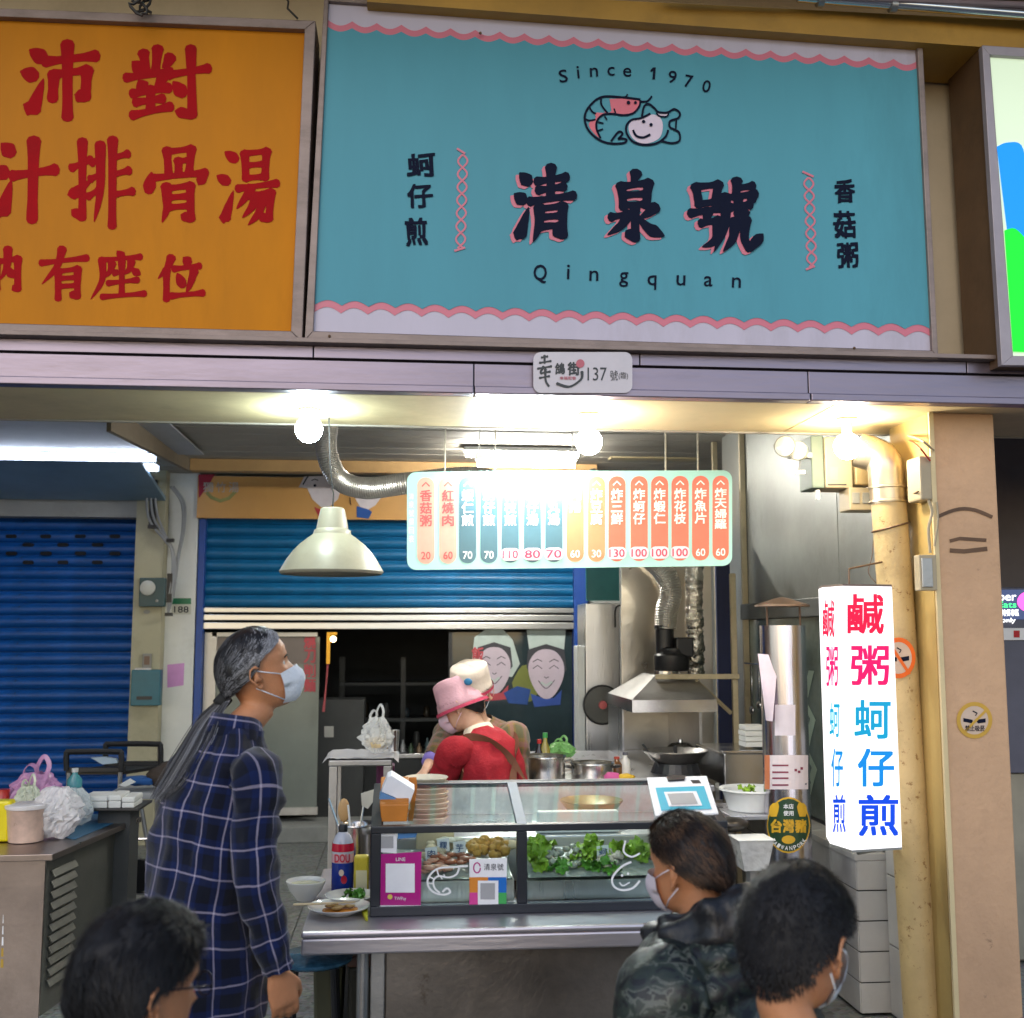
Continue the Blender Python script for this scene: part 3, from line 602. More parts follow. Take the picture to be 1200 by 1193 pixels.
# right lit sign
YG = 3.98
root = thing('lit_box_sign', 'backlit box sign at the right edge with pale, blue and green colour fields', 'sign', (PY(1230,420,YG).x,YG+.2,PY(1230,428,YG).z))
oo = [(1151,53),(1420,70),(1430,430),(1174,428)]; ii = [(1160,64),(1410,80),(1420,420),(1187,417)]
part('frame', quadframe(MB(), oo, ii, YG, .03), mat('box_frame_grey', (.36,.32,.35), .5, .3), root, bevel=.002)
part('side', MB().prism([PY(*p,YG+.031) for p in oo], (0,.28,0)), mat('box_side_brown', (.16,.09,.045), .5, .2, .2, 5, .1, 30, dirt=.4), root)
un = on_y(YG+.02)
part('panel', MB().pgon(ii, un, .0), mat('lit_pale', (.6,.7,.55), .4, var=0, rv=0, emit=(.42,.52,.36), es=.34), root)
part('blue_field', MB().pgon(smooth([(1168,172),(1180,167),(1197,170),(1204,200),(1212,235),(1250,240),(1300,280),(1182,285)],4), un, .003), mat('lit_blue', (.0,.2,.7), .4, var=0, rv=0, emit=(0,.23,.72), es=.34), root)
part('green_field', MB().pgon(smooth([(1177,270),(1190,268),(1206,285),(1215,300),(1300,290),(1400,300),(1420,410),(1187,412)],4), un, .006), mat('lit_green', (.0,.55,.02), .4, var=0, rv=0, emit=(0,.62,.015), es=.32), root)

# house number plate
YP = 4.06
root = thing('number_plate', 'rounded white plate reading 137 on the steel fascia under the teal sign', 'sign', (PY(682,458,YP).x,YP+.02,PY(682,460,YP).z))
un = on_y(YP)
part('plate', MB().prism([un(x,y) for x,y in rr_px(625,412.5,741,460.5,9)], (0,.006,0)), mat('plate_white', (.50,.46,.49), .35, .2, .06, 8), root)
part('spacer', MB().box((PY(640,436,YP).x,YP+.0065,PY(640,450,YP).z),(PY(725,436,YP).x,YP+.034,PY(640,425,YP).z)), STEELD, root)
mb = MB(); 
brush(mb, [('h',(25,6),(70,2)),('v',(48,0),(48,24)),('h',(10,24),(96,18)),('h',(-4,44),(100,36)),('p',(40,38),(20,52),(12,60)),('h',(20,60),(90,54)),('h',(10,76),(84,70)),('v',(54,46),(56,84),(80,104))], (631,417,646,451), 3, un, .002)
text(mb,'鴿',(650,425,662,439),un,.002,.03,wob=.05); text(mb,'街',(665,424,680,440),un,.002,.03,wob=.05)
brush(mb, [('h',(0,80),(50,100),(96,50),(100,0))], (653,436,682,453), 4, un, .0035)
text(mb,'137',(688.5,430.5,711,446),un,.002,.004); text(mb,'號',(715,434,724,446),un,.002,.0); text(mb,'(臨)',(725,436,736,445),un,.002,.0)
part('lettering', mb, mat('plate_ink', (.03,.035,.04), .5), root)
mb = MB(); mb.disc(680,426,5,5,un,.003); text(mb,'幸福街巷',(656,441,675,445),un,.003,.01); part('seal', mb, mat('plate_pink', (.50,.12,.16), .5), root)

# cables at the top left of the facade
m_ = MB()
for s_ in range(4):
    m_.tube([PY(160+s_*4+9*sin(k*.9+s_*2), -12+k*3.6+3*cos(k*1.7+s_), 4.0+.02*s_) for k in range(9)], .006, 6)
solo('cable_bundle', m_, BLKCABLE, 'tangled black cables hanging over the top edge of the orange sign', 'cable', smooth=True)
solo('loose_cable', MB().tube([PY(332,-8,4.08),PY(338,2,4.07),PY(337,10,4.06),PY(345,18,4.05),PY(349,22,4.06)], .004, 6), BLKCABLE, 'thin black wire dropping behind the corner of the orange sign', 'cable', smooth=True)
t = thing('metal_conduit', 'shiny metal tube running along above the right end of the teal sign', 'pipe', PY(1080,10,3.95))
part('tube', MB().tube([PY(935,-4,3.95),PY(1290,24,3.95)], .021, 14), STEELL, t, smooth=True)
for x in (958, 1043): part('clamp', MB().tube([PY(x,-2+(x-935)*.079,3.95),PY(x+7,-1.5+(x-935)*.079,3.95)], .027, 14), STEELD, t, smooth=True)
solo('upper_conduit', MB().tube([PY(780,-10,3.93),PY(1290,9,3.93)], .012, 8), mat('purple_grey', (.22,.17,.2), .5), 'dull thin pipe above the shiny metal tube at the top right', 'pipe', smooth=True)
# ================================================================ LAMPS
def emis(name, col, st): return mat(name, col, .4, var=0, rv=0, emit=col, es=st)
def bulb(px, py, r_px, YL, col, st, label):
    m_ = emis('bulb_glow_%d' % px, col, st); r = r_px/ppm(YL)
    c = PY(px, py, YL); top = ZS-.0005
    t = thing('light_bulb', label, 'bulb', (c.x, c.y, c.z-r), 'bare bulbs under the fascia')
    part('socket', MB().lathe([(.045,0),(.045,-.008),(.02,-.014),(.02,-(top-c.z)+r*.9)], (c.x,c.y,top), 'z', 16), mat('socket_cream', (.5,.46,.38), .5), t, smooth=True)
    part('globe', MB().lathe([(r*sin(a*pi/12), r*cos(a*pi/12)) for a in range(1, 13)]+[(0,-r)], c, 'z', 20, False), m_, t, smooth='all')
bulb(362, 503, 16, 4.42, (.78,.97,1.0), 58, 'cool white bare bulb left of the menu board')
bulb(690, 518, 16, 4.40, (1.0,.93,.80), 58, 'warm white bare bulb above the middle of the menu board')
bulb(993, 523, 16.5, 4.40, (1.0,.88,.66), 58, 'warm yellow bare bulb near the tan column')

# tube light over the menu board
YM = 5.02
t = thing('tube_light', 'glaring short tube light hung just above and in front of the menu board', 'tube light', PY(615,548,YM-.10))
a, b = PY(556,541,YM-.02), PY(674,541,YM-.02)
part('housing', MB().box((a.x,YM-.095,a.z+.0),(b.x,YM-.045,a.z+.035)), WHITEP, t, bevel=.004)
part('tube', MB().tube([Vector((a.x+.01,YM-.07,a.z-.016)),Vector((b.x-.01,YM-.07,a.z-.016))], .014, 14), emis('menu_tube_glow', (.93,1.,1.), 140), t, smooth=True)
for x in (a.x+.02, b.x-.02): part('hanger', MB().tube([(x,YM-.07,a.z+.036),(x,YM-.07,ZC-.01)], .003, 6), STEELD, t)
p = PZ(612, 531, 2.95)
t = thing('tube_light', 'ceiling tube light behind the menu board between the two half round fixtures', 'tube light', (p.x,p.y,2.95))
part('housing', MB().box((p.x-.42,p.y-.06,2.955),(p.x+.42,p.y+.06,2.985)), WHITEP, t, bevel=.004)
for dy in (-.03,.03): part('tube', MB().tube([(p.x-.4,p.y+dy,2.935),(p.x+.4,p.y+dy,2.935)], .015, 12), emis('tube_glow', (1.,.97,.88), 120), t, smooth=True)
# tube lights of the left shop
cz = 2.93
for k, (yy, w, x1) in enumerate(((534.5,6,176),(546,7,180))):
    p = PZ(100, yy, cz)
    p1 = PY(x1, yy, p.y)
    t = thing('tube_light', ('upper' if k == 0 else 'lower')+' long cold tube light over the left blue shutter', 'tube light', (p1.x-.7,p.y,cz), 'long tube lights over the left shop')
    part('housing', MB().box((p1.x-1.5,p.y-.0,cz+.022),(p1.x+.02,p.y+.10,cz+.05)), WHITEP, t, bevel=.003)
    part('tube', MB().tube([(p1.x-1.5,p.y+.02,cz),(p1.x,p.y+.02,cz)], .02, 12), emis('cold_tube_glow', (.72,.82,1.), 8), t, smooth=True)
    part('reflector', MB().box((p1.x-1.5,p.y+.10,cz-.02),(p1.x+.02,p.y+.106,cz+.05)), mat('reflector_white', (.8,.8,.85), .3), t)

# ================================================================ MENU BOARD
root = thing('menu_board', 'pale teal menu board with a row of coloured price columns hanging under the bulbs', 'menu board', PY(667,668,YM))
M4 = [(477,553),(856,551),(859,663),(477,668)]
unm = on_y(YM)
def mq(u, v, o=0):   # u 0..1, v 0..1 on the board -> point
    x = M4[0][0]+(M4[1][0]-M4[0][0])*u; 
    xb = M4[3][0]+(M4[2][0]-M4[3][0])*u; yt = M4[0][1]+(M4[1][1]-M4[0][1])*u; yb = M4[3][1]+(M4[2][1]-M4[3][1])*u
    return unm(x+(xb-x)*v, yt+(yb-yt)*v, o)
def mpx(x, y, o=0):  # from photo pixels, as if the board were a rectangle 477..858, 552..666
    u = (x-477)/381; yt = 553-2*u; yb = 668-5*u; return unm(x, yt+(y-552)/114*(yb-yt), o)
part('panel', MB().prism([mpx(x,y) for x,y in rr_px(477,552,858,666,11)], (0,.012,0)), mat('menu_teal', (.36,.66,.60), .12, 0, .02, 5, spec=.8), root)
SLATE, SALM, ORNG, REDO = flat('pill_slate', (.07,.15,.19), .15), flat('pill_salmon', (.78,.36,.28), .15), flat('pill_orange', (.72,.25,.12), .15), flat('pill_coral', (.70,.15,.09), .15)
MW, MR = flat('menu_white', (.82,.84,.82), .2), flat('menu_rose', (.62,.10,.10), .2)
cols = [(499,'香菇粥','20',SALM,MR),(525,'紅燒肉','60',SALM,MR),(548,'蝦仁煎','70',SLATE,MW),(573,'蚵仔煎','70',SLATE,MW),(598,'花枝煎','110',SLATE,MW),(624,'蚵仔湯','80',SLATE,MW),(649,'魚丸湯','70',SLATE,MW),
 (674,'肉捲','60',ORNG,MW),(699,'炸豆腐','30',ORNG,MW),(723,'炸三鮮','130',REDO,MW),(749,'炸蚵仔','100',REDO,MW),(773,'炸蝦仁','100',REDO,MW),(797,'炸花枝','100',REDO,MW),(821,'炸魚片','60',REDO,MW),(846,'炸天婦羅','60',REDO,MW)]
for x, s_, pr, cm, tm in cols:
    hw = 10
    if x == 846: x = 844.5; hw = 9.5
    pl = part('price_column', MB().pgon([(a,b) for a,b in rr_px(x-hw,558.5,x+hw,659,hw-.5)], mpx, .0015), cm, root)
    m1 = MB(); hgt = 13.5 if len(s_) < 4 else 11.5
    for k, ch in enumerate(s_): text(m1, ch, (x-7,573+k*(hgt+1),x+7,573+k*(hgt+1)+hgt), mpx, .003, .022)
    m1.strip([(x-4.5,569),(x,564.5),(x+4.5,569)], 1.6, mpx, .003)
    if len(pr) < 3: text(m1, pr, (x-5.5,645,x+5.5,654), mpx, .003, .02)
    part('dish_name', m1, tm, pl, kind='stuff')
    if len(pr) == 3 or x in (624, 649):
        st = part('price_sticker', MB().pgon(rr_px(x-11,642,x+11,656.5,6), mpx, .0045), flat('sticker_pale', (.80,.66,.72), .3), root)
        part('price', text(MB(), pr, (x-9,644.5,x+9,654), mpx, .006, .015), flat('sticker_red', (.60,.04,.10), .3), st, kind='stuff')
m1 = MB(); text(m1,'清',(479,577,485,584),mpx,.003); 
for k, ch in enumerate('泉號價目表'): text(m1, ch, (479,586+k*10,485,594+k*10), mpx, .003)
part('side_lettering', m1, MW, root, kind='stuff')
for x in (521, 580, 780, 818):
    p = PY(x, 556, YM+.004); 
    part('hanging_chain', MB().tube([(p.x,YM+.006,p.z),(p.x+.004,YM+.006,(p.z+ZC)/2),(p.x-.003,YM+.006,ZC-.008)], .0045 if x != 580 else .003, 6), mat('old_rope', (.36,.33,.26), .7, 0, .3, 60), root, smooth=True)

# ================================================================ PENDANT LAMP, DUCTS
YL = 4.62
k_ = 1/ppm(YL); c = PY(388.5, 672, YL)
t = thing('pendant_lamp', 'cream metal bell shaped pendant lamp with a dark cord in front of the blue shutter', 'lamp', c)
prof = [(59,0),(60,2),(56.5,8),(51.5,16.5),(45,25.5),(37,34),(29,40.5),(22,45.5),(21,50),(18.5,52),(18,55),(16,66),(14,75),(12,76.5),(0,77)]
LAMP = mat('lamp_cream', (.29,.275,.21), .4, 0, .07, 6, dirt=.2)
inner = [(r*.97, h-1.2) for r, h in prof[:-3]]
part('shade', MB().lathe([(r*k_, h*k_) for r, h in reversed(inner)]+[(r*k_, h*k_) for r, h in prof], c, 'z', 40, False), LAMP, t, smooth=True)
part('bulb', MB().lathe([(0.001,.02),(.022,.028),(.03,.05),(.022,.085),(.014,.11)], c, 'z', 14), mat('unlit_bulb', (.75,.72,.62), .2), t, smooth='all')
part('cord', MB().tube([c+Vector((0,0,76*k_)),c+Vector((.002,0,.33)),c+Vector((-.012,-.02,.45)),Vector((c.x-.02,c.y-.03,ZS-.001))], .0035, 6), BLKCABLE, t, smooth=True)

def spline(pts, n=8):
    P = [Vector(p) for p in pts]; P = [P[0]*2-P[1]]+P+[P[-1]*2-P[-2]]; out = []
    for i in range(1, len(P)-2):
        for j in range(n):
            t_ = j/n; out.append(.5*(2*P[i]+(P[i+1]-P[i-1])*t_+(2*P[i-1]-5*P[i]+4*P[i+1]-P[i+2])*t_*t_+(3*P[i]-P[i-1]-3*P[i+1]+P[i+2])*t_**3))
    return out+[P[-2]]
FOIL = mat('flex_foil', (.72,.68,.62), .34, .9, .12, 20, .12, 50, rv=.08)
CRUMP = mat('crumpled_foil', (.66,.62,.54), .2, 1, .12, 20, 1.0, 55, rv=.1)
def flexduct(pts, r, pitch=.012):
    sp = spline(pts, 14); L_ = 0; path = [sp[0]]; rr = [r]
    out = []; total = sum((sp[i+1]-sp[i]).length for i in range(len(sp)-1)); n = int(total/pitch*2)
    # resample
    acc = 0; i = 0; pos = [0]
    for q in range(len(sp)-1): pos.append(pos[-1]+(sp[q+1]-sp[q]).length)
    for q in range(n+1):
        d = total*q/n
        while i < len(pos)-2 and pos[i+1] < d: i += 1
        f = (d-pos[i])/(pos[i+1]-pos[i]); p = sp[i].lerp(sp[i+1], f)
        j = noise.noise(p*14)*.08
        out.append((p, r*(1.0+j*.5 if q % 2 else .94+j*.5)))
    return MB().tube([p for p, _ in out], [q for _, q in out], 18)
solo('flexible_duct', flexduct([PY(384,492,6.2),PY(383,530,6.2),PY(398,562,6.2),PY(430,572,6.15),PY(480,566,6.1),PY(560,560,6.1),PY(650,580,6.2),PY(700,560,6.3)], .062), FOIL, 'silver flexible duct bending out beside the pendant lamp and running behind the menu board', 'duct', smooth=True)

# ================================================================ SHUTTERS
def shutter(label, x0, x1, ztop, zbot, m, pitch=.0982, vents=None, Y=YB-.03, extra=None):
    t = thing('roller_shutter', label, 'shutter', ((x0+x1)/2, Y, zbot)); n = int((ztop-zbot)/pitch+.5); first = None
    p = (ztop-zbot)/n
    for k in range(n):
        z = zbot+k*p
        if first is None:
            pr = [(.006,.001),(-.012,.012),(-.026,p*.30),(-.030,p*.48),(-.026,p*.68),(-.010,p-.016),(.004,p-.010),(.008,p-.001)]
            vs = [(x0,Y+a,z+b) for a,b in pr]+[(x1,Y+a,z+b) for a,b in pr]; nn = len(pr)
            vs += [(x0,Y+.01,z+.001),(x0,Y+.01,z+p-.001),(x1,Y+.01,z+.001),(x1,Y+.01,z+p-.001)]
            fs = [(i,i+1,nn+i+1,nn+i) for i in range(nn-1)]+[(2*nn,2*nn+1,2*nn+3,2*nn+2)]
            first = part('slat', MB().add(vs, fs), m, t, smooth=True)
        else:
            c = first.copy(); COL.objects.link(c); c.location = (0, rnd.uniform(-.003,.003), k*p+rnd.uniform(-.0012,.0012)); c.rotation_euler = (0, rnd.uniform(-.0006,.0006), 0)
    return t
XL0 = PY(-300,745,YB).x; XL1 = PY(161,745,YB-.05).x-.012
shl = shutter('bright blue roller shutter of the closed left shop with four rows of vent holes', XL0, XL1, ZSH, .02, BLUESH)
HOLE = mat('vent_dark', (.004,.006,.012), .8, var=0, rv=0)
for r_, (yy, off) in enumerate(((628.5,0),(638.5,20),(648.5,0),(659,20))):
    for k in range(8):
        x = 12+off+k*40.5-80
        if x > 150: continue
        if x > -30: part('vent_slot', MB().prism([PY(a,b,YB-.0635) for a,b in rr_px(x-6.5,yy-2.2,x+6.5,yy+2.2,2,2)], (0,.02,0)), HOLE, shl)
XM0, XM1 = PY(238,745,YB-.05).x, PY(672,745,YB-.05).x
ZMt = zo(712, 450)
shm = shutter('half raised teal blue roller shutter above the back shop doorway', XM0, XM1, ZC-.02, ZMt+.002, TEALSH)
RAIL = mat('rail_aluminium', (.58,.58,.58), .3, .9, .1, 4, rv=.1, stretch=(.1,1,1), dirt=.3)
ra = thing('shutter_rails', 'three silver rails along the bottom of the raised blue shutter', 'rail', ((XM0+XM1)/2,YB-.05,zo(737)))
for a, b in ((712.5,718.5),(720.5,727.5),(729.5,737.5)):
    part('rail', MB().box((XM0,YB-.085,zo(b)),(XM1,YB-.03,zo(a))), RAIL, ra, bevel=.006)
for x0, x1, lb in ((229.5,237.5,'blue steel post left of the back shop doorway'),(672.5,689,'blue steel post right of the back shop doorway')):
    a, b = PY(x0,745,YB-.1).x, PY(x1,745,YB-.1).x
    solo('door_post', MB().box((a,YB-.12,0),(b,YB-.001,zo(612))), BLUEP, lb, 'post', bevel=.004)

# orange header board with two cartoon heads
YH = YB-.14
root = thing('header_board', 'light orange header board with two cut out chef faces above the blue shutter', 'sign', PY(350,611,YH))
a, b = PY(232,556,YH), PY(700,611.5,YH)
zt = min(PY(232,552,YH).z, ZC-.03)
part('panel', MB().box((a.x,YH,b.z),(b.x,YH+.03,zt)), mat('header_orange', (.62,.33,.10), .4, 0, .06, 2, dirt=.1), root)
un = on_y(YH)
part('red_corner', MB().pgon([(232.5,556),(252,556),(246,566),(233,584)], un, .003), mat('header_red', (.35,.01,.04), .5), root)
m1 = MB(); 
for k, ch in enumerate('獨竹湯'): text(m1, ch, (238+k*15,565,250+k*15,577), un, .006, .01)
part('lettering', m1, mat('header_grey', (.45,.40,.36), .5), root)
part('wreath', MB().strip([(242,577),(248,583),(258,587),(268,584),(276,576)], 4, un, .005), mat('wreath_green', (.30,.30,.10), .6), root)
FACE, = (mat('face_pale', (.70,.64,.68), .5),)
part('cartoon_face', MB().pgon([(350,571),(357,558),(400,558),(400,572),(396,585),(386,594),(376,594),(366,585),(360,572)], un, .004), FACE, root)
part('cartoon_face', MB().pgon([(414,580),(420,575),(448,572),(446,584),(440,592),(432,597),(422,594)], un, .004), FACE, root)
part('cartoon_collar', MB().pgon([(418,593),(432,597),(436,600),(432,608),(418,606)], un, .006), mat('collar_blue', (.01,.08,.35), .5), root)
part('cartoon_collar', MB().pgon([(368,594),(376,597),(384,596),(382,607),(374,606)], un, .006), mat('collar_red', (.5,.04,.05), .5), root)
m1 = MB(); m1.strip([(355,568),(359,561),(361,558)],1.6,un,.006); m1.disc(369,569,1.8,1.8,un,.006,8); m1.strip([(365,563),(369,561.5),(373,563)],1,un,.006); m1.strip([(410,583),(411,592)],1.2,un,.006)
part('cartoon_lines', m1, INK, root)

# ================================================================ DOORWAY OF THE BACK SHOP
ALU = mat('door_aluminium', (.52,.50,.47), .4, .6, .1, 5, dirt=.25)
root = thing('glass_door', 'frosted grey glass door with aluminium frame and red outlined lettering left of the dark doorway', 'door', PY(305,957,YB-.02))
def yb(x, y, Y=YB-.02): return PY(x, y, Y)
def bxy(x0, y0, x1, y1, Y, d): return MB().pxbox(x0, y0, x1, y1, Y, d)
part('frame', bxy(240,741,248,955,YB-.03,.05), ALU, root, bevel=.002)
part('frame', bxy(248.5,741,372,746,YB-.03,.05), ALU, root, bevel=.002)
part('frame', bxy(248.5,948,372,955,YB-.03,.05), ALU, root, bevel=.002)
PANE = mat('frosted_pane', (.16,.185,.165), .25, 0, .15, 1.0, spec=.6)
part('pane', bxy(249,746.5,371,947.5,YB-.005,.012), PANE, root)
un = on_y(YB-.006)
part('upper_film', MB().rect(250,747,371,778,un,.002), mat('brown_film', (.13,.105,.10), .3), root)
part('pale_strip', MB().rect(252,770,280,784,un,.004), mat('pale_film', (.33,.32,.22), .5), root)
for k, ch in enumerate('燒刀削麵'):
    m1 = MB(); text(m1, ch, (356,744+k*17,370,760+k*17), un, .005, .03); part('character', m1, mat('letter_red', (.42,.05,.07), .5), root)
root = thing('glass_panel', 'dark glass panel with two pale cartoon chefs in headwear right of the doorway', 'window', PY(602,905,YB-.02))
part('pane', bxy(529,741,671,950,YB-.01,.012), mat('dark_pane', (.02,.035,.042), .08, 0, .5, 1.2, spec=.7), root)
part('frame', bxy(526,741,529,955,YB-.03,.05), DARK, root)
un = on_y(YB-.011)
CH_F, CH_H = mat('chef_face', (.50,.42,.50), .5), mat('chef_hat', (.42,.50,.48), .5)
CH_K = mat('chef_hair', (.03,.03,.04), .5)
def chef(cx, cy, w, h, hood, colr):
    hat = [(cx-w*.62,cy-h*.1),(cx-w*.55,cy-h*.55),(cx-w*.2,cy-h*.72),(cx+w*.25,cy-h*.70),(cx+w*.52,cy-h*.5),(cx+w*.72,cy-h*.05),(cx+w*.5,cy+h*.2),(cx-w*.55,cy+h*.1)] if hood else [(cx-w*.42,cy-h*.3),(cx-w*.5,cy-h*.72),(cx,cy-h*.80),(cx+w*.5,cy-h*.72),(cx+w*.45,cy-h*.3)]
    part('chef_headwear', MB().pgon(hat, un, .002), CH_H, root)
    part('chef_hair', MB().pgon([(cx-w*.5,cy-h*.05),(cx-w*.46,cy-h*.36),(cx,cy-h*.46),(cx+w*.46,cy-h*.36),(cx+w*.52,cy+h*.0),(cx+w*.4,cy+h*.1),(cx-w*.4,cy+h*.1)], un, .004), CH_K, root)
    part('chef_face', MB().pgon(smooth([(cx-w*.44,cy-h*.12),(cx-w*.2,cy-h*.34),(cx+w*.2,cy-h*.34),(cx+w*.44,cy-h*.12),(cx+w*.42,cy+h*.18),(cx+w*.16,cy+h*.48),(cx-w*.14,cy+h*.48),(cx-w*.40,cy+h*.18)],4,True)[:-1], un, .006), CH_F, root)
    m1 = MB()
    for sx in (-.22,.2): m1.strip([(cx+w*(sx-.12),cy-h*.02),(cx+w*sx,cy-h*.08),(cx+w*(sx+.12),cy-h*.02)], 1.0, un, .008); m1.strip([(cx+w*(sx-.12),cy-h*.14),(cx+w*sx,cy-h*.19),(cx+w*(sx+.12),cy-h*.15)], 1.1, un, .008)
    m1.strip([(cx-w*.05,cy+h*.12),(cx,cy+h*.15),(cx+w*.07,cy+h*.12)], 1., un, .008); m1.strip(smooth([(cx-w*.2,cy+h*.19),(cx,cy+h*.33),(cx+w*.22,cy+h*.18)]), .9, un, .0078)
    part('face_lines', m1, CH_K, root, kind='stuff')
    part('mouth', MB().strip([(cx-w*.13,cy+h*.22),(cx,cy+h*.28),(cx+w*.15,cy+h*.21)], 2.6, un, .008), CH_H, root)
    part('scarf', MB().pgon([(cx-w*.4,cy+h*.42),(cx-w*.1,cy+h*.5),(cx+w*.2,cy+h*.5),(cx+w*.4,cy+h*.35),(cx+w*.36,cy+h*.62),(cx-w*.3,cy+h*.66)], un, .0045), colr, root)
chef(579, 781, 42, 62, True, mat('scarf_red', (.40,.05,.07), .5)); chef(640, 785, 46, 66, False, mat('scarf_blue', (.02,.06,.28), .5))
for k, ch in enumerate('飯料'): part('character', text(MB(), ch, (553,758+k*21,567,776+k*21), un, .010, .02), mat('letter_red', (.42,.05,.07), .5), root)
part('sticker', MB().pgon(smooth([(600,800),(612,780),(628,784),(632,806),(622,822),(604,818)],3), un, .003), mat('sticker_olive', (.14,.16,.03), .5), root)
part('sticker', MB().pgon([(590,812),(606,804),(622,808),(618,826),(596,824)], un, .006), mat('sticker_blue', (.01,.05,.22), .5), root)

# things in the dark back room
YI = 11.2
root = thing('storage_rack', 'dark shelving rack with jars deep inside the back shop', 'shelf', PY(440,905,YI))
for x in (398, 470, 545): part('rack_post', bxy(x,770,x+4,925,YI,.04), DARK, root)
for y in (800, 842, 880): part('rack_shelf', bxy(398,y,549,y+3,YI-.01,.4), mat('rack_grey', (.06,.065,.07), .5), root)
for k in range(12):
    x = 404+k*12; hgt = rnd.uniform(12, 24); yy = (842, 880)[k % 2]
    part('jar', MB().lathe([(.03,0),(.035,.02),(.035,hgt/ppm(YI)*.8),(.02,hgt/ppm(YI))], PY(x, yy-.5, YI+.1), 'z', 10), mat('jar_%d' % (k % 3), ((.05,.07,.09),(.10,.10,.10),(.04,.03,.02))[k % 3], .25), root, smooth=True)
root = thing('hanging_lantern', 'gold tasselled ornament with a small lit globe hanging in the doorway', 'ornament', PY(384,836,YB-.1))
GOLD = mat('gold_brass', (.6,.32,.04), .3, .8)
part('hook', bxy(383,741,386.5,778,YB-.12,.02), GOLD, root); part('hook', bxy(387,741,395,744,YB-.12,.02), GOLD, root)
part('globe', MB().blob(PY(390.5,749,YB-.11), .026, 12, 8), emis('small_globe_glow', (1.,.62,.28), 6), root, smooth='all')
part('tassel', MB().tube([PY(384,778,YB-.11),PY(382,805,YB-.11),PY(379,834,YB-.11)], [.009,.007,.012], 8), mat('tassel_red', (.35,.07,.08), .8), root, smooth=True)
root = thing('back_worktop', 'dim steel worktop crowded with bottles deep inside the back shop', 'counter', PY(500,935,10.4))
part('worktop', bxy(418,884,530,888,10.4,.5), STEEL, root, bevel=.004); part('worktop_body', bxy(420,889,528,960,10.42,.4), DARKM, root)
for k in range(11):
    x = 424+k*9.6; h_ = rnd.uniform(9,22); part('bottle', MB().lathe([(.022,0),(.024,.01),(.024,h_/ppm(10.4)*.6),(.009,h_/ppm(10.4)*.8),(.009,h_/ppm(10.4))], PY(x,883.6,10.5+.05*(k % 3)), 'z', 10), mat('dim_bottle_%d' % (k % 4), ((.10,.16,.18),(.35,.36,.38),(.05,.09,.05),(.30,.20,.12))[k % 4], .15, spec=.8), root, smooth=True)
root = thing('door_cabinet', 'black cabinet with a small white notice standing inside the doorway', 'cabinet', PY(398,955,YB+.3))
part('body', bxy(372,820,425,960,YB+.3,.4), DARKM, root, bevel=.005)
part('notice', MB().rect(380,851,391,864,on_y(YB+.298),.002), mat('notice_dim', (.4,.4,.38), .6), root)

# ================================================================ FITTINGS ON THE PIER
YPc = YB-.26
root = thing('electric_meter', 'dark teal meter box with a round pale dial on the cream pier', 'meter', PY(177,712,YPc))
part('box', bxy(163.5,677,193,711,YPc-.05,.055), mat('meter_teal', (.012,.06,.075), .35), root, bevel=.006)
part('dial', MB().lathe([(.06,0),(.06,-.02),(.045,-.03),(0,-.032)], PY(173.5,689,YPc-.05), 'y', 24), mat('dial_pale', (.55,.55,.5), .25), root, smooth=True)
part('knob', MB().lathe([(.012,0),(.01,-.012),(0,-.013)], PY(184,704,YPc-.05), 'y', 10), GREYP, root)
part('seal', MB().disc(172,717,4,2.4,on_y(YPc-.001),.003), GREYP, root)
root = thing('letter_box', 'teal letter box with papers sticking out on the cream pier', 'letter box', PY(169,826,YPc))
part('body', bxy(154,785,187,827,YPc-.08,.085), mat('letterbox_teal', (.02,.14,.19), .4, dirt=.3), root, bevel=.006)
part('papers', bxy(158,783,176,791,YPc-.07,.03), PAPER, root); part('slot', bxy(160,816,178,820,YPc-.083,.004), DARK, root)
root = thing('switch_plate', 'small brown and white switch plate above the teal letter box', 'switch', PY(172,783,YPc))
part('plate', bxy(167,766,177,783,YPc-.012,.015), GREYP, root, bevel=.003); part('rocker', bxy(169,769,175,779,YPc-.018,.007), mat('rocker_brown', (.16,.09,.06), .4), root)
un = on_y(YB-.122)
pn = mat('notice_pink', (.62,.30,.62), .7)
solo('pink_notice', MB().prism([un(*p) for p in ((196,779),(216,777),(215,803),(196,806))], (0,.0015,0)), pn, 'pink paper notice taped to the white pier', 'notice')
root = thing('address_plate', 'small green and white address plate 188 on the white pier', 'sign', PY(213,720,YB-.122))
part('plate', MB().prism([un(*p) for p in ((202,701),(224,701),(224,720),(201,720))], (0,.003,0)), mat('plate_pale', (.55,.56,.50), .4), root)
part('green_band', MB().rect(202,701,224,708,un,.002), mat('plate_green', (.02,.18,.09), .4), root)
part('number', text(MB(), '188', (204,710.5,221,718), un, .002, .01), INK, root)
root = thing('cable_run', 'grey cables looping down the corner of the pier with black clips', 'cable', PY(205,720,YB-.3))
for k in range(3):
    part('cable', MB().tube(spline([PY(180-k*4,558,YB-.32),PY(184-k*5,600+k*3,YB-.31),PY(193,625+k*4,YB-.30),PY(203-k,645,YB-.29),PY(206-k*2,670,YB-.29),PY(202-k*2,700,YB-.29),PY(197,718,YB-.27)],5), .010, 7), CABLE, root, smooth=True)
for k in range(2):
    part('cable', MB().tube(spline([PY(200+k*3,570,YB-.2),PY(213+k*3,590,YB-.2),PY(214+k*2,620,YB-.2),PY(208+k,655,YB-.2),PY(203,700,YB-.28)],5), .011, 7), CABLE, root, smooth=True)
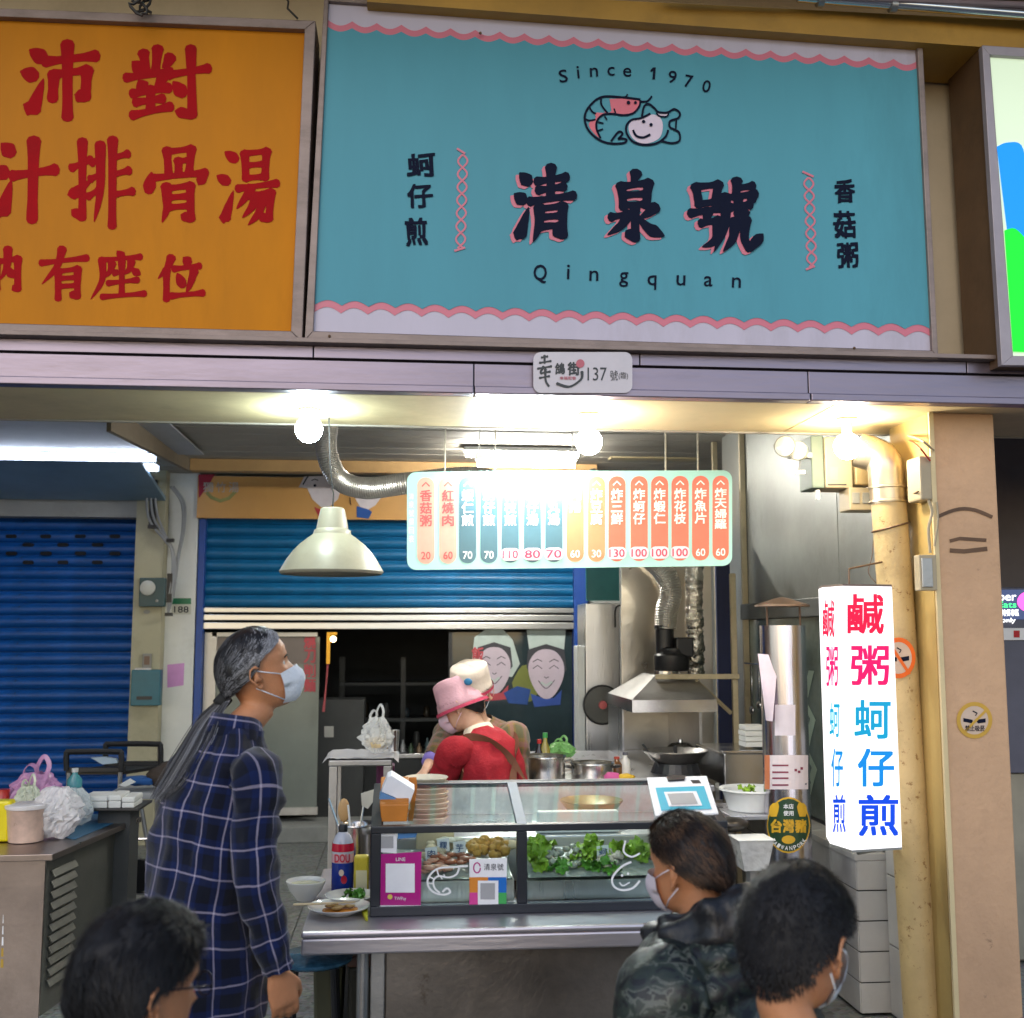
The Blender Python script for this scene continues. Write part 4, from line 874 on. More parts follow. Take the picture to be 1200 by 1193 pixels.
for x, y, w in ((178,617,10),(199,633,8),(197,720,8)): part('clip', bxy(x-w/2,y-2,x+w/2,y+2,YB-.34,.05), DARK, root)
part('riser', bxy(176,562,182,616,YB-.30,.035), BLKCABLE, root)
part('lug', bxy(196,672,201,706,YB-.30,.03), DARK, root)

# ================================================================ BACK STEEL CABINET AND FAN
YK = 7.3
root = thing('tall_steel_cabinet', 'tall stainless cabinet with a round black fan left of the extractor panel', 'cabinet', PY(705,985,YK))
a = PY(686,707,YK); b = PY(726,707,YK)
part('body', MB().box((a.x,YK,0),(b.x,YK+.35,a.z)), STEEL, root, bevel=.006)
part('side_channel', MB().box((a.x-.05,YK+.02,0),(a.x-.003,YK+.2,PY(680,757,YK).z)), WHITEP, root, bevel=.004)
fc = PY(706, 826, YK-.03); fr = 22/ppm(YK)
part('fan_ring', MB().tube([fc+Vector((fr*cos(q*pi/16),0,fr*sin(q*pi/16))) for q in range(33)], .008, 6, cap=False), DARK, root, smooth=True)
part('fan_back', MB().lathe([(fr,0),(fr,-.01),(fr*.9,-.015),(0,-.015)], fc+Vector((0,.02,0)), 'y', 28), mat('fan_dark', (.05,.05,.048), .4), root)
for k in range(14):
    m_ = MB(); r_ = fr*(.25+.75*k/13); m_.tube([fc+Vector((r_*cos(q*pi/12),-.006,r_*sin(q*pi/12))) for q in range(25)], .0016, 4, cap=False)
    part('grille_wire', m_, GREYP, root)
part('fan_hub', MB().lathe([(.028,0),(.026,-.02),(0,-.022)], fc+Vector((0,-.008,0)), 'y', 16), mat('hub_red', (.55,.12,.12), .4), root, smooth=True)
part('wall_hook', MB().tube(spline([PY(721,735,YK-.02),PY(721,716,YK-.04),PY(724,710,YK-.06),PY(731,710,YK-.06)],4), .006, 6), BLKCABLE, root, smooth=True)
solo('teal_panel', bxy(687,655,726,704,YK+.1,.03), mat('teal_panel_green', (.01,.12,.12), .4, 0, .3, 2, dirt=.3), 'dark teal board behind the top of the tall steel cabinet', 'board')

# ================================================================ EXTRACTOR
YE = 6.9
root = thing('extractor_hood', 'stainless cooking hood with black blower and tall wrinkled back panel', 'hood', PY(783,985,YE))
a, b = PY(727,620,YE), PY(838,900,YE)
PAN = mat('warm_panel_steel', (.56,.52,.46), .30, 1, .16, 1.6, .5, 5, dirt=.15, rv=.16)
part('back_panel', MB().box((a.x,YE,0),(b.x,YE+.02,min(a.z,2.9))), PAN, root, bevel=.003)
YF = 6.15
r0, r1 = PY(741,835,YF), PY(840,820,YF); l0 = PY(728,822,YE)
xl, xr2, z0, z1 = r0.x, r1.x, r0.z, r1.z
t0_, t1_ = PY(768,791,6.4), PY(812,791,6.4)
m_ = MB().add([(xl,YF,z0),(xr2,YF,z0),(xr2,YE-.003,z0),(xl,YE-.003,z0),(xl,YF,z1),(xr2,YF,z1),(xr2,YE-.003,z1),(xl,YE-.003,z1)],[(0,1,5,4),(1,2,6,5),(2,3,7,6),(3,0,4,7)])
part('hood_rim', m_, STEELL, root)
part('hood_canopy', MB().add([(xl,YF,z1+.002),(xr2,YF,z1+.002),(xr2,YE-.003,z1+.002),(xl,YE-.003,z1+.002),(t0_.x,6.4,t0_.z),(t1_.x,6.4,t0_.z),(t1_.x,6.75,t0_.z),(t0_.x,6.75,t0_.z)],[(0,1,5,4),(1,2,6,5),(2,3,7,6),(3,0,4,7),(4,5,6,7)]), STEELD, root)
pz = PY(750,905,YF).z
part('side_wing', MB().box((xr2-.10,YF+.01,.75),(xr2-.085,YE-.003,z0)), STEELD, root)
part('side_wing', MB().box((xl+.002,YF+.3,.75),(xl+.012,YE-.003,z0)), STEEL, root)
bc = PY(787, 770, 6.5)
def lz(y_): return PY(787, y_, 6.5).z-bc.z
part('blower_body', MB().lathe([(.10,lz(786)),(.105,lz(784)),(.105,lz(768)),(.09,lz(765)),(.085,lz(760)),(.07,lz(758))], bc, 'z', 22), DARK, root, smooth=True)
part('blower_neck', MB().lathe([(.055,lz(765)),(.055,lz(738)),(.062,lz(737)),(.062,lz(733)),(.05,lz(732))], bc+Vector((-.04,0,0)), 'z', 20), DARK, root, smooth=True)
part('blower_motor', MB().box((bc.x+.01,6.42,PY(787,770,6.5).z),(bc.x+.115,6.56,PY(787,747,6.5).z)), DARK, root, bevel=.01)
part('collar', MB().lathe([(.075,lz(792)),(.075,lz(786)),(.06,lz(785))], bc+Vector((-.03,0,0)), 'z', 18), STEELL, root)
solo('duct_riser', flexduct([PY(780,737,6.5),PY(781,715,6.5),PY(786,695,6.5),PY(779,672,6.5),PY(762,655,6.5),PY(740,640,6.45),PY(715,600,6.4)], .068, .014), FOIL, 'grey ribbed flexible duct rising from the black blower behind the menu board', 'duct', smooth=True)
m_ = MB(); sp = spline([PY(815,640,6.55),PY(813,690,6.55),PY(814,740,6.55),PY(815,790,6.6)], 30); vs = []
m_.tube(sp, [.052*(1+.22*noise.noise(p*38)) for p in sp], 22)
for i, v in enumerate(m_.v): m_.v[i] = v+Vector((noise.noise(v*60), noise.noise(v*60+Vector((5,0,0))), 0))*.010
solo('foil_pipe', m_, CRUMP, 'crumpled foil wrapped pipe right of the black blower', 'pipe', smooth=True)
root = thing('angle_iron_stand', 'tan angle iron bracket frame right of the cooking hood', 'frame', PY(858,985,6.35))
IR = ANG
a, b = PY(856,672,6.35), PY(862,672,6.35)
part('upright', MB().box((a.x,6.35,0),(b.x,6.38,PY(858,672,6.35).z)), IR, root, bevel=.002)
part('arm', MB().box((PY(768,795,6.34).x,6.32,PY(768,796,6.34).z),(b.x,6.345,PY(768,790,6.34).z)), IR, root, bevel=.002)
part('brace', MB().tube([PY(815,797,6.34),PY(857,836,6.34)], .012, 4), IR, root)
a = PY(840,672,6.9); b = PY(857,672,6.9)
solo('blue_gap_sheet', MB().box((a.x+.004,6.93,0),(b.x,6.96,2.6)), mat('navy_gap', (.02,.03,.10), .5), 'dark blue sheet added to fill the dark gap between steel panel and angle iron frame', 'board')  # dark sheet added where there is only a dark blue gap

# ================================================================ PIPE, BOXES, LAMPS NEAR THE COLUMN
YD = 4.46
PIPEM = mat('cream_pipe', (.52,.38,.18), .5, 0, .12, 6, .2, 60, dirt=.4, speck=((.22,.11,.03), .60, 34, .85))
root = thing('drain_pipe', 'thick cream drain pipe with rusty spots and a silver elbow beside the column', 'pipe', PY(1092,1193,YD))
pr = 21/ppm(YD); px0 = PY(1054,745,YD).x
part('pipe_body', MB().tube([(px0+.035,YD,0),(px0+.012,YD,.9),(px0-.01,YD,1.8),(px0-.024,YD,PY(1045,590,YD).z)], pr, 24), PIPEM, root, smooth=True)
ze = PY(1045,590,YD).z; GALV = mat('galvanised', (.50,.43,.32), .3, .9, .12, 7, dirt=.3)
part('elbow', MB().tube(spline([(px0-.024,YD,ze),(px0-.03,YD,ze+.10),(px0-.035,YD,ze+.16),(px0-.06,YD+.02,ze+.205),(px0-.13,YD+.05,ze+.235)],5), pr*1.03, 24), GALV, root, smooth=True)
for zz_ in (ze+.0, ze+.06): part('band', MB().lathe([(pr*1.06,0),(pr*1.1,.003),(pr*1.1,.009),(pr*1.06,.012)], (px0-.026,YD,zz_), 'z', 24, False), GALV, root, smooth=True)
part('strap', MB().tube([(px0-.02+pr*1.06*cos(q*pi/8),YD+pr*1.06*sin(q*pi/8),ze-.10+.02*cos(q*pi/8)) for q in range(17)], .004, 5, cap=False), BROWN, root)
# no smoking stickers
def nosmoke(root, cx, cy, rx, ry, un, ring, o0=.002):
    m1 = MB(); n = 28
    pts = [(cx+rx*cos(2*pi*k/n), cy+ry*sin(2*pi*k/n)) for k in range(n)]; ip = [(cx+(x-cx)*.78, cy+(y-cy)*.78) for x, y in pts]
    part('sticker_back', MB().pgon(ip, un, o0), mat('sticker_face_%s' % ring.name, (.58,.44,.34), .6), root)
    vs = [un(x,y,o0+.001) for x,y in pts]+[un(x,y,o0+.001) for x,y in ip]
    part('ring', m1.add(vs, [(k,(k+1)%n,n+(k+1)%n,n+k) for k in range(n)]), ring, root)
    m2 = MB(); m2.pgon([(cx-rx*.62,cy-ry*.12),(cx-rx*.1,cy-ry*.02),(cx-rx*.1,cy+ry*.18),(cx-rx*.62,cy+ry*.08)],un,o0+.0015); m2.pgon([(cx+rx*.05,cy-ry*.02),(cx+rx*.62,cy-ry*.1),(cx+rx*.62,cy+ry*.12),(cx+rx*.2,cy+ry*.18)],un,o0+.0015)
    m2.strip([(cx-rx*.1,cy-ry*.5),(cx+rx*.15,cy-ry*.38),(cx+rx*.05,cy-ry*.25)],1.5,un,o0+.0015)
    part('cigarette', m2, INK, root)
root = thing('no_smoking_sticker', 'round yellow ringed no smoking sticker on the tan column', 'sticker', PY(1142,865,4.248))
nosmoke(root, 1142, 844, 21, 21.5, on_y(4.249), mat('ring_yellow', (.55,.32,.04), .5))
part('bar', MB().strip([(1130,858),(1156,832)], 3, on_y(4.249), .0045), mat('ring_yellow', (.55,.32,.04), .5), root)
part('wording', text(MB(), '禁止吸菸', (1131,850,1154,857), on_y(4.249), .0045, .01), INK, root)
yd2 = YD-pr-.006
root = thing('warning_sticker', 'orange ringed no smoking sticker on the cream pipe behind the lit lantern sign', 'sticker', PY(1054,796,yd2))
nosmoke(root, 1053, 771, 20, 24, on_y(yd2), mat('ring_orange', (.75,.13,.01), .5))
part('bar', MB().strip([(1041,752),(1066,790)], 3.5, on_y(yd2), .0045), mat('ring_orange', (.75,.13,.01), .5), root)
# switch boxes
YX = 4.72
BOXC = mat('box_cream', (.36,.30,.20), .45, 0, .06, 6, dirt=.2)
root = thing('timer_box', 'square cream switch box with a small black label under the right bulb', 'switch box', PY(980,575,YX))
part('case', bxy(966,512,1000,572,YX,.16), BOXC, root, bevel=.006)
part('label_plate', MB().rect(973,547,982,562,on_y(YX),.0015), mat('label_grey', (.25,.24,.22), .5), root)
part('print_line', MB().strip([(970,568),(992,568)], 1.4, on_y(YX), .002), BLACK, root)
solo('grey_backbox', bxy(950,510,967,572,YX+.02,.16), mat('backbox_green', (.12,.16,.13), .5), 'dark grey green box between the twin spotlights and the cream switch box', 'box', bevel=.006)
root = thing('switch_box_pair', 'cream box with two small labelled switches left of the silver elbow', 'switch box', PY(1012,600,YX))
part('case', bxy(995,571,1031,598,YX-.02,.12), BOXC, root, bevel=.005)
for x in (999, 1011): part('switch', bxy(x,577,x+9,590,YX-.027,.008), GREYP, root, bevel=.002)
solo('junction_box', bxy(1001,520,1027,568,YX+.03,.12), mat('box_tan', (.50,.38,.20), .5, dirt=.3), 'tan junction box behind the right bulb beside the elbow', 'junction box', bevel=.006)
solo('breaker_box', bxy(1077,534,1094,586,4.235,.12), BOXC, 'tall narrow cream breaker box on the left edge of the column', 'junction box', bevel=.008)
root = thing('wall_socket', 'small steel socket plate on a cream box at the column edge', 'socket', PY(1088,693,4.2))
part('box', bxy(1077,650,1099,692,4.20,.05), BOXC, root, bevel=.004); part('plate', bxy(1080,654,1094,688,4.193,.008), STEELD, root, bevel=.002)
m_ = MB(); 
root = thing('loose_wiring', 'thin cream and brown wires hanging between the pipe and the column', 'cable', PY(1090,610,4.23))
for k, (pts, r_, mm) in enumerate((([(1060,513),(1075,522),(1090,540)],.004,mat('wire_red',(.45,.06,.03),.5)),([(1056,508),(1078,515),(1094,528)],.005,BOXC),([(1088,586),(1092,600),(1088,620),(1090,648)],.006,BOXC),([(1028,592),(1050,588),(1076,576)],.0035,BROWN),([(1026,600),(1022,650),(1018,672),(1034,690)],.002,BROWN),([(1098,588),(1099,610),(1095,640)],.004,BOXC))):
    part('wire', MB().tube(spline([PY(x,y,4.225 if x > 1060 else 4.62) for x,y in pts],4), r_, 6), mm, root, smooth=True)
# twin emergency lamp
YT = 4.66
root = thing('emergency_light', 'twin round emergency spotlights at the top of the grey side wall', 'lamp', PY(932,560,YT))
for x, y, s_ in ((921,524,1.),(936,529,.9)):
    c = PY(x, y, YT); r_ = 13*s_/ppm(YT)
    hm = MB(); path = [c+Vector((.03,.05,0)), c+Vector((.02,.03,0)), c+Vector((.0,.0,0)), c+Vector((-.014,-.022,0))]
    hm.tube(path, [r_*.35,r_*.8,r_,r_*1.02], 18); part('lamp_head', hm, mat('lamp_head_grey', (.30,.30,.26), .3, .3), root, smooth=True)
    part('lens', MB().tube([c+Vector((-.0145,-.023,0)), c+Vector((-.018,-.028,0)), c+Vector((-.02,-.031,0))], [r_*.93,r_*.7,r_*.1], 18), mat('lens_pale', (.75,.75,.68), .1, spec=.9), root, smooth=True)
part('bracket', bxy(926,530,952,536,YT+.03,.05), GREYP, root); 
part('plug', bxy(932,551,944,555,YT,.02), WHITEP, root); part('plug', bxy(957,574,961,585,YT+.05,.02), WHITEP, root)
part('lead', MB().tube([PY(938,540,YT+.01),PY(936,552,YT+.01)], .003, 5), BLKCABLE, root)
# soffit speakers
for x, lb in ((572,'left black half round fixture under the ceiling above the menu board'),(648,'right black half round fixture beside the middle bulb')):
    c = PY(x, 503, YR+.35); 
    solo('ceiling_fixture', MB().lathe([(.052,0),(.05,-.02),(.038,-.036),(.018,-.045),(0,-.046)], (c.x,c.y,PZ(x,503,2.72).z), 'z', 20).tube([(c.x,c.y,2.72),(c.x,c.y,ZC-.01)], .012, 8), mat('fixture_dark', (.04,.04,.04), .4), lb, 'ceiling fixture', smooth=True, group='half round ceiling fixtures')
solo('ceiling_vent_strip', bxy(716,532,820,538,8.2,.12), mat('vent_tan', (.40,.32,.18), .5), 'narrow tan vent strip on the ceiling above the right part of the menu board', 'vent', bevel=.004)

# lantern sign
root = thing('lantern_sign', 'glowing white six sided lantern sign with vertical red to blue characters', 'sign', PY(1012,1000,4.2))
A, B_, C_ = PY(986,745,4.12), PY(1058,745,4.20), PY(962,745,4.24)
# vertical corners: fit x at mid height
A = PY(993,840,4.12); B_ = PY(1051,840,4.16); C_ = PY(968,840,4.26); zt_, zb_ = PY(1012,687,4.12).z, PY(1012,996,4.12).z
c0_ = Vector(((A.x+B_.x)/2, 4.12+.20, 0)); 
six = [Vector((A.x,A.y,0)), Vector((B_.x,B_.y,0)), Vector((B_.x+.045,B_.y+.13,0)), Vector((B_.x-.005,B_.y+.25,0)), Vector((A.x+.01,A.y+.28,0)), Vector((C_.x,C_.y,0))]
LIT = mat('lantern_glow', (.9,.9,.92), .3, var=0, rv=0, emit=(1.,.97,1.), es=.42)
for k in range(6):
    p, q = six[k], six[(k+1) % 6]
    part('lit_face', MB().prism([Vector((p.x,p.y,zb_)),Vector((q.x,q.y,zb_)),Vector((q.x,q.y,zt_)),Vector((p.x,p.y,zt_))], (c0_-(p+q)/2).normalized()*.004), LIT, root)
part('cap', MB().prism([Vector((p.x,p.y,zt_+.001)) for p in six], (0,0,.008)), mat('cap_brown', (.20,.14,.11), .5), root)
part('base', MB().prism([Vector((p.x,p.y,zb_-.009)) for p in six], (0,0,.008)), GREYP, root)
part('hanger', MB().tube([(c0_.x,c0_.y,zt_+.009),(c0_.x+.01,c0_.y+.02,zt_+.08),(px0-.05,YD-.02,zt_+.12)], .004, 6), BROWN, root)
part('bracket', MB().tube([(c0_.x,c0_.y,zb_-.009),(c0_.x,c0_.y,zb_-.05),(px0-.03,YD,zb_-.05)], .008, 6), GREYP, root)
fr_ = on_plane(A, Vector((B_.y-A.y, -(B_.x-A.x), 0))); fl_ = on_plane(A, Vector((-(C_.y-A.y)*-1, 0, 0)) if False else Vector((-(A.y-C_.y)*-1, 0, 0)) if False else Vector((A.y-C_.y, -(A.x-C_.x), 0)))
LC = [emis('letter_crimson', (.62,.0,.04), 0.3276), emis('letter_magenta', (.62,.0,.10), 0.3276), emis('letter_cyan', (.0,.24,.42), 0.35100000000000003), emis('letter_azure', (.0,.18,.52), 0.35100000000000003), emis('letter_blue', (.0,.05,.55), 0.31200000000000006)]
fb = [(993,696,1036,743),(997,756,1042,803),(1001,820,1044,866),(1005,877,1048,922),(1006,931,1053,980)]
lb_ = [(964,703,978,747),(968,757,982,804),(972,823,984,864),(974,877,988,922),(976,931,991,976)]
for k, ch in enumerate('鹹粥蚵仔煎'):
    x0, y0, x1, y1 = fb[k]; part('character', text(MB(), ch, fb[k], fr_, .003, .018), LC[k], root)
    part('character', text(MB(), ch, lb_[k], fl_, .003, .012), LC[k], root)
# chimney pipe with papers
YY = 4.95
root = thing('steel_chimney', 'standing stainless flue pipe with a conical cap, papers and a round pork sticker', 'flue', PY(922,1193,YY))
cr = 27/ppm(YY); cx_ = PY(920,850,YY)
cxx = cx_.x; tp = PY(920,733,YY).z
CH_S = mat('flue_steel', (.62,.60,.66), .22, 1, .08, 5, .08, 100, stretch=(1,1,.05), rv=.1)
part('flue', MB().tube([(cxx+.0,YY,.0),(cxx,YY,tp)], cr, 32), CH_S, root, smooth=True)
part('seam', MB().tube([(cxx,YY,PY(920,917,YY).z),(cxx,YY,PY(920,917,YY).z+.008)], cr*1.02, 32), CH_S, root, smooth=True)
part('cap', MB().lathe([(cr*1.22,0),(cr*1.2,.008),(cr*.3,.038),(0,.045)], (cxx,YY,PY(920,711,YY).z), 'z', 28), mat('cap_rust', (.14,.09,.06), .5, .4, .3, 20), root, smooth=True)
for s_ in (-1, 1): part('cap_leg', MB().box((cxx+s_*cr*.75-.004,YY-.02,tp-.01),(cxx+s_*cr*.75+.004,YY-.016,PY(920,711,YY).z+.004)), BROWN, root)
def onc(px, py, o=.0):   # wrap pixel point on the cylinder
    d = ray(px, py); ox, oy = CAM.x-cxx, CAM.y-YY; R_ = cr+.0015+o
    a_ = d.x*d.x+d.y*d.y; b__ = 2*(ox*d.x+oy*d.y); c__ = ox*ox+oy*oy-R_*R_; q = b__*b__-4*a_*c__
    t_ = (-b__-sqrt(q))/(2*a_) if q > 0 else -b__/(2*a_); return CAM+d*t_
def wrap(mb, x0, y0, x1, y1, o=0, n=10):
    vs = []
    for j in (0, 1):
        for i in range(n+1): vs.append(onc(x0+(x1-x0)*i/n, (y0, y1)[j], o))
    return mb.add(vs, [(i,i+1,n+2+i,n+1+i) for i in range(n)])
def wraprow(mb, rows, o=0, n=8):
    vs = []
    for y, a, b in rows:
        for i in range(n+1): vs.append(onc(a+(b-a)*i/n, y, o))
    return mb.add(vs, [(j*(n+1)+i,j*(n+1)+i+1,(j+1)*(n+1)+i+1,(j+1)*(n+1)+i) for j in range(len(rows)-1) for i in range(n)])
part('blank_card', wrap(MB(), 908, 826, 932, 862, .001), flat('card_pale', (.62,.56,.62), .5), root)
part('info_card', wrap(MB(), 896, 885, 947, 925, .001), flat('card_white', (.66,.58,.60), .5), root)
part('card_edge', wrap(MB(), 896, 885, 902, 925, .002, 3), mat('card_orange', (.55,.18,.08), .5), root)
m1 = MB()
for y in (897,905,912,920): wrap(m1, 905, y-1, 924, y+1, .002, 4)
for a, b in ((931,901),(935,903),(938,899)): wrap(m1, a, b, a+3, b+3, .002, 2)
part('print_lines', m1, mat('card_ink', (.20,.03,.06), .5), root, kind='stuff')
def ell(cx, cy, rx, ry, k=12): return [(cy+ry*cos(pi-pi*q/k)*1.0, cx-rx*sin(pi*q/k)-.01, cx+rx*sin(pi*q/k)+.01) for q in range(k+1)]
part('pork_sticker_rim', wraprow(MB(), ell(924,967,25.5,33), .001), mat('pork_gold', (.62,.36,.02), .45), root)
part('pork_sticker', wraprow(MB(), ell(924,967,24,31), .002), mat('pork_green', (.015,.05,.02), .45), root)
g = mat('pork_gold', (.62,.36,.02), .45)
ear = MB()
for s_ in (-1, 1): wraprow(ear, [(941,924+s_*15-3,924+s_*15+3),(945,924+s_*16-6,924+s_*16+5),(951,924+s_*17-6,924+s_*17+5),(957,924+s_*17-4,924+s_*17+3)], .003, 4)
part('pig_ears', ear, g, root, kind='stuff'); part('pig_snout', wraprow(MB(), ell(924,984,8,5,8), .003, 5), g, root)
for k, ch in enumerate('台灣豬'): part('character', text(MB(), ch, (903+k*14.4,960,916.5+k*14.4,976), lambda x,y,o: onc(x,y,o), .003, .04), g, root)
wt = MB(); text(wt,'本店',(918,942,930,948),onc,.003,.02); text(wt,'使用',(918,950,930,956),onc,.003,.02)
for k, ch in enumerate('TAIWANPORK'):
    a_ = pi*(.86-.72*k/9); text(wt, ch, (922.5+20*cos(a_),978+16*sin(a_)-2.5,926+20*cos(a_),978+16*sin(a_)+2.5), onc, .003, .02, rot=-(a_-pi/2)*1.0 if False else (pi/2-a_)*-1+0)
part('small_lettering', wt, WHITE, root, kind='stuff')
rc = on_y(YY-.06)
m1 = MB(); rows = []
for k in range(7):
    y = 766+k*13; w_ = 24-k*2.7; x0 = 888+k*1.6; rows.append([PY(x0,y,YY-.03-.03*sin(k*.4)), PY(x0+w_*.5,y+1,YY-.055-.035*sin(k*.4)), PY(x0+w_,y+5-k*.6,YY-.06-.045*sin(k*.3))])
m1.loft(rows, cap=False, closed=False)
solo('curling_paper', m1, mat('pink_paper', (.66,.55,.62), .7), 'pale pink paper curling off the top of the flue pipe', 'paper', smooth=True)
# ================================================================ COUNTER AND DISPLAY CASE
YC = 3.40; ZK = PY(600, 1086.5, YC).z
def top(px, py, z=None): return PZ(px, py, ZK if z is None else z)
root = thing('serving_counter', 'stainless serving counter with a thick rounded apron carrying the glass case', 'counter', (PY(620,1150,YC).x, YC+.35, 0))
xl_, xr_2 = PY(352,1100,YC).x, PY(900,1100,YC).x
za = PY(600, 1114, YC).z
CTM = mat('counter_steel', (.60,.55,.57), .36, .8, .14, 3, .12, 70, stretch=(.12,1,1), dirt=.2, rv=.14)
part('counter_top', MB().box((xl_,YC,ZK-.02),(xr_2,4.3,ZK)), CTM, root, bevel=.008)
part('apron', MB().box((xl_+.002,YC+.002,za),(xr_2-.002,YC+.04,ZK-.0205)), CTM, root, bevel=.006)
part('apron_side', MB().box((xl_+.003,YC+.042,za),(xl_+.03,4.29,ZK-.0205)), CTM, root, bevel=.004)
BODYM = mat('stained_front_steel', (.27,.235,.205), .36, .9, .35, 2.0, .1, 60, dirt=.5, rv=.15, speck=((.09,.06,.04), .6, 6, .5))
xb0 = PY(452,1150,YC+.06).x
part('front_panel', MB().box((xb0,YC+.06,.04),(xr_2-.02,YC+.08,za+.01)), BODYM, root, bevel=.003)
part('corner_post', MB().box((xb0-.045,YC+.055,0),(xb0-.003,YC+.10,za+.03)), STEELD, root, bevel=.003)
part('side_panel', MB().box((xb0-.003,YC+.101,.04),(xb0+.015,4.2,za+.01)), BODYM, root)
for x in (xl_+.18, xr_2-.06): 
    for y_ in (YC+.06, 4.22): part('leg', MB().tube([(x,y_,0),(x,y_,ZK-.021)], .018, 12), STEELD, root, smooth=True)
YQ = top(600, 1071).y; zq = PY(600, 966, YQ).z; YR2 = YQ+.36; zr = PY(600, 916, YR2).z
def xq(px, Y=None): return PY(px, 1010, Y or YQ).x
root = thing('display_case', 'dark framed glass display case of raw toppings standing on the steel counter', 'display case', (xq(640), YQ, ZK))
Lx, Mx, Rx = xq(434), xq(612), xq(800); bw_ = 12/ppm(YQ)
Rx = PY(853, 980, YQ).x
def bar(n, a, b, w=.028, m=FRAMEB):
    a, b = Vector(a), Vector(b); return part(n, MB().tube([a,b], w*.707, 4, up=((b-a).cross(Vector((1,0,0.01))).normalized()+((b-a).normalized().cross((b-a).cross(Vector((1,0,.01))).normalized())))), m, root, bevel=.002)
def barb(n, lo, hi, m=FRAMEB): return part(n, MB().box(lo, hi), m, root, bevel=.003)
w = .032
barb('base_rail', (Lx,YQ,ZK+.001),(Rx,YQ+w,ZK+.03)); barb('base_rail', (Lx,YR2-w,ZK+.001),(Rx,YR2,ZK+.03))
for x in (Lx, Mx-w/2, Rx-w): barb('front_post', (x,YQ+.001,ZK+.0305),(x+w,YQ+w,zq-.0225))
barb('front_rail', (Lx,YQ-.004,zq-.022),(Rx,YQ+w,zq)); barb('rear_rail', (Lx,YR2-.02,zr-.016),(Rx,YR2,zr))
UPM = mat('grey_case_strip', (.20,.23,.27), .6, .1, .1, 5)
for x, mm in ((Lx, FRAMEB), (Mx-w/2, UPM), (Rx-w, FRAMEB)):
    a = [(x,YQ+.004,zq+.001),(x+w,YQ+.004,zq+.001),(x+w,YR2-.02,zr+.001),(x,YR2-.02,zr+.001)]
    part('slope_bar', MB().prism([Vector(p) for p in a], (0,.004,-.02)), mm, root, bevel=.001)
for x in (Lx, Rx-w): barb('rear_post', (x,YR2-w,ZK+.0305),(x+w,YR2-.001,zr-.017))
part('front_glass', MB().box((Lx+w,YQ+.012,ZK+.031),(Mx-w/2,YQ+.016,zq-.023)), THIN, root)
part('front_glass', MB().box((Mx+w/2,YQ+.012,ZK+.031),(Rx-w,YQ+.016,zq-.023)), THIN, root)
for x0, x1 in ((Lx+w,Mx-w/2),(Mx+w/2,Rx-w)):
    part('slope_glass', MB().prism([Vector((x0,YQ+.03,zq-.002)),Vector((x1,YQ+.03,zq-.002)),Vector((x1,YR2-.02,zr-.004)),Vector((x0,YR2-.02,zr-.004))], (0,.001,-.004)), THINS, root)
part('end_glass', MB().prism([Vector((Lx+.012,YQ+w,ZK+.03)),Vector((Lx+.012,YR2-w,ZK+.03)),Vector((Lx+.012,YR2-w,zr-.02)),Vector((Lx+.012,YQ+w,zq-.02))], (.004,0,0)), THIN, root)
part('end_panel', MB().prism([Vector((Rx-.016,YQ+w,ZK+.03)),Vector((Rx-.016,YR2-w,ZK+.03)),Vector((Rx-.016,YR2-w,zr-.02)),Vector((Rx-.016,YQ+w,zq-.02))], (.006,0,0)), FRAMEB, root)
# steel trays inside
ztl = PY(680,1029,YQ+.05).z
def tray(x0, x1, zt, m=STEEL):
    part('tray', MB().box((x0,YQ+.045,ZK+.03),(x1,YQ+.05,zt)).box((x0,YR2-.04,ZK+.03),(x1,YR2-.035,zt+.03)).box((x0,YQ+.0505,ZK+.03),(x0+.004,YR2-.041,zt)).box((x1-.004,YQ+.0505,ZK+.03),(x1,YR2-.041,zt)).box((x0+.005,YQ+.051,zt-.035),(x1-.005,YR2-.042,zt-.03)), m, root)
tray(Lx+w+.005, Mx-w/2-.005, ztl); tray(Mx+w/2+.005, Rx-w-.005, ztl-.005)
part('inner_back', MB().box((Lx+w,YR2-.03,ZK+.03),(Rx-w,YR2-.026,ZK+.17)), mat('case_back_steel', (.50,.48,.45), .4, .5, .2, 3, .2, 10), root)

# food, each heap one thing resting in the tray
zf = ztl-.03
def mound(px, py):     # the food lies on a slope that rises to the back of the tray
    t = (1024-py)/44; Y = YQ+.07+t*.20; return PY(px, py, Y)
for x0, x1 in ((Lx+w+.012, Mx-w/2-.012),(Mx+w/2+.012, Rx-w-.012)):
    a, b = mound(620,1024), mound(620,982)
    part('tray_liner', MB().add([(x0,a.y,a.z-.012),(x1,a.y,a.z-.012),(x1,b.y,b.z-.03),(x0,b.y,b.z-.03),(x0,b.y+.02,zf-.02),(x1,b.y+.02,zf-.02)],[(0,1,2,3),(3,2,5,4)]), mat('ice_liner', (.34,.35,.32), .25, 0, .35, 25, .5, 40), root)
def heap(name, label, cat, m, spots, r, sq=(1,1,.7), amp=.35, n=9, partn=None, jit=.006):
    pts = [mound(a, b) for a, b in spots]; c = sum(pts, Vector())/len(pts)
    t = thing(name, label, cat, (c.x, c.y, zf))
    for k, p in enumerate(pts):
        part(partn or 'piece', MB().blob(p+Vector((rnd.uniform(-jit,jit),rnd.uniform(-jit,jit),rnd.uniform(0,.014))), r*rnd.uniform(.75,1.15), n, 6, amp, 2.2, rnd.uniform(0,90), sq), m, t, smooth='all')
    return t
LET = mat('lettuce', (.27,.44,.04), .45, 0, .45, 30, .4, 60, spec=.5); LETD = mat('dark_greens', (.08,.25,.02), .45, 0, .4, 30)
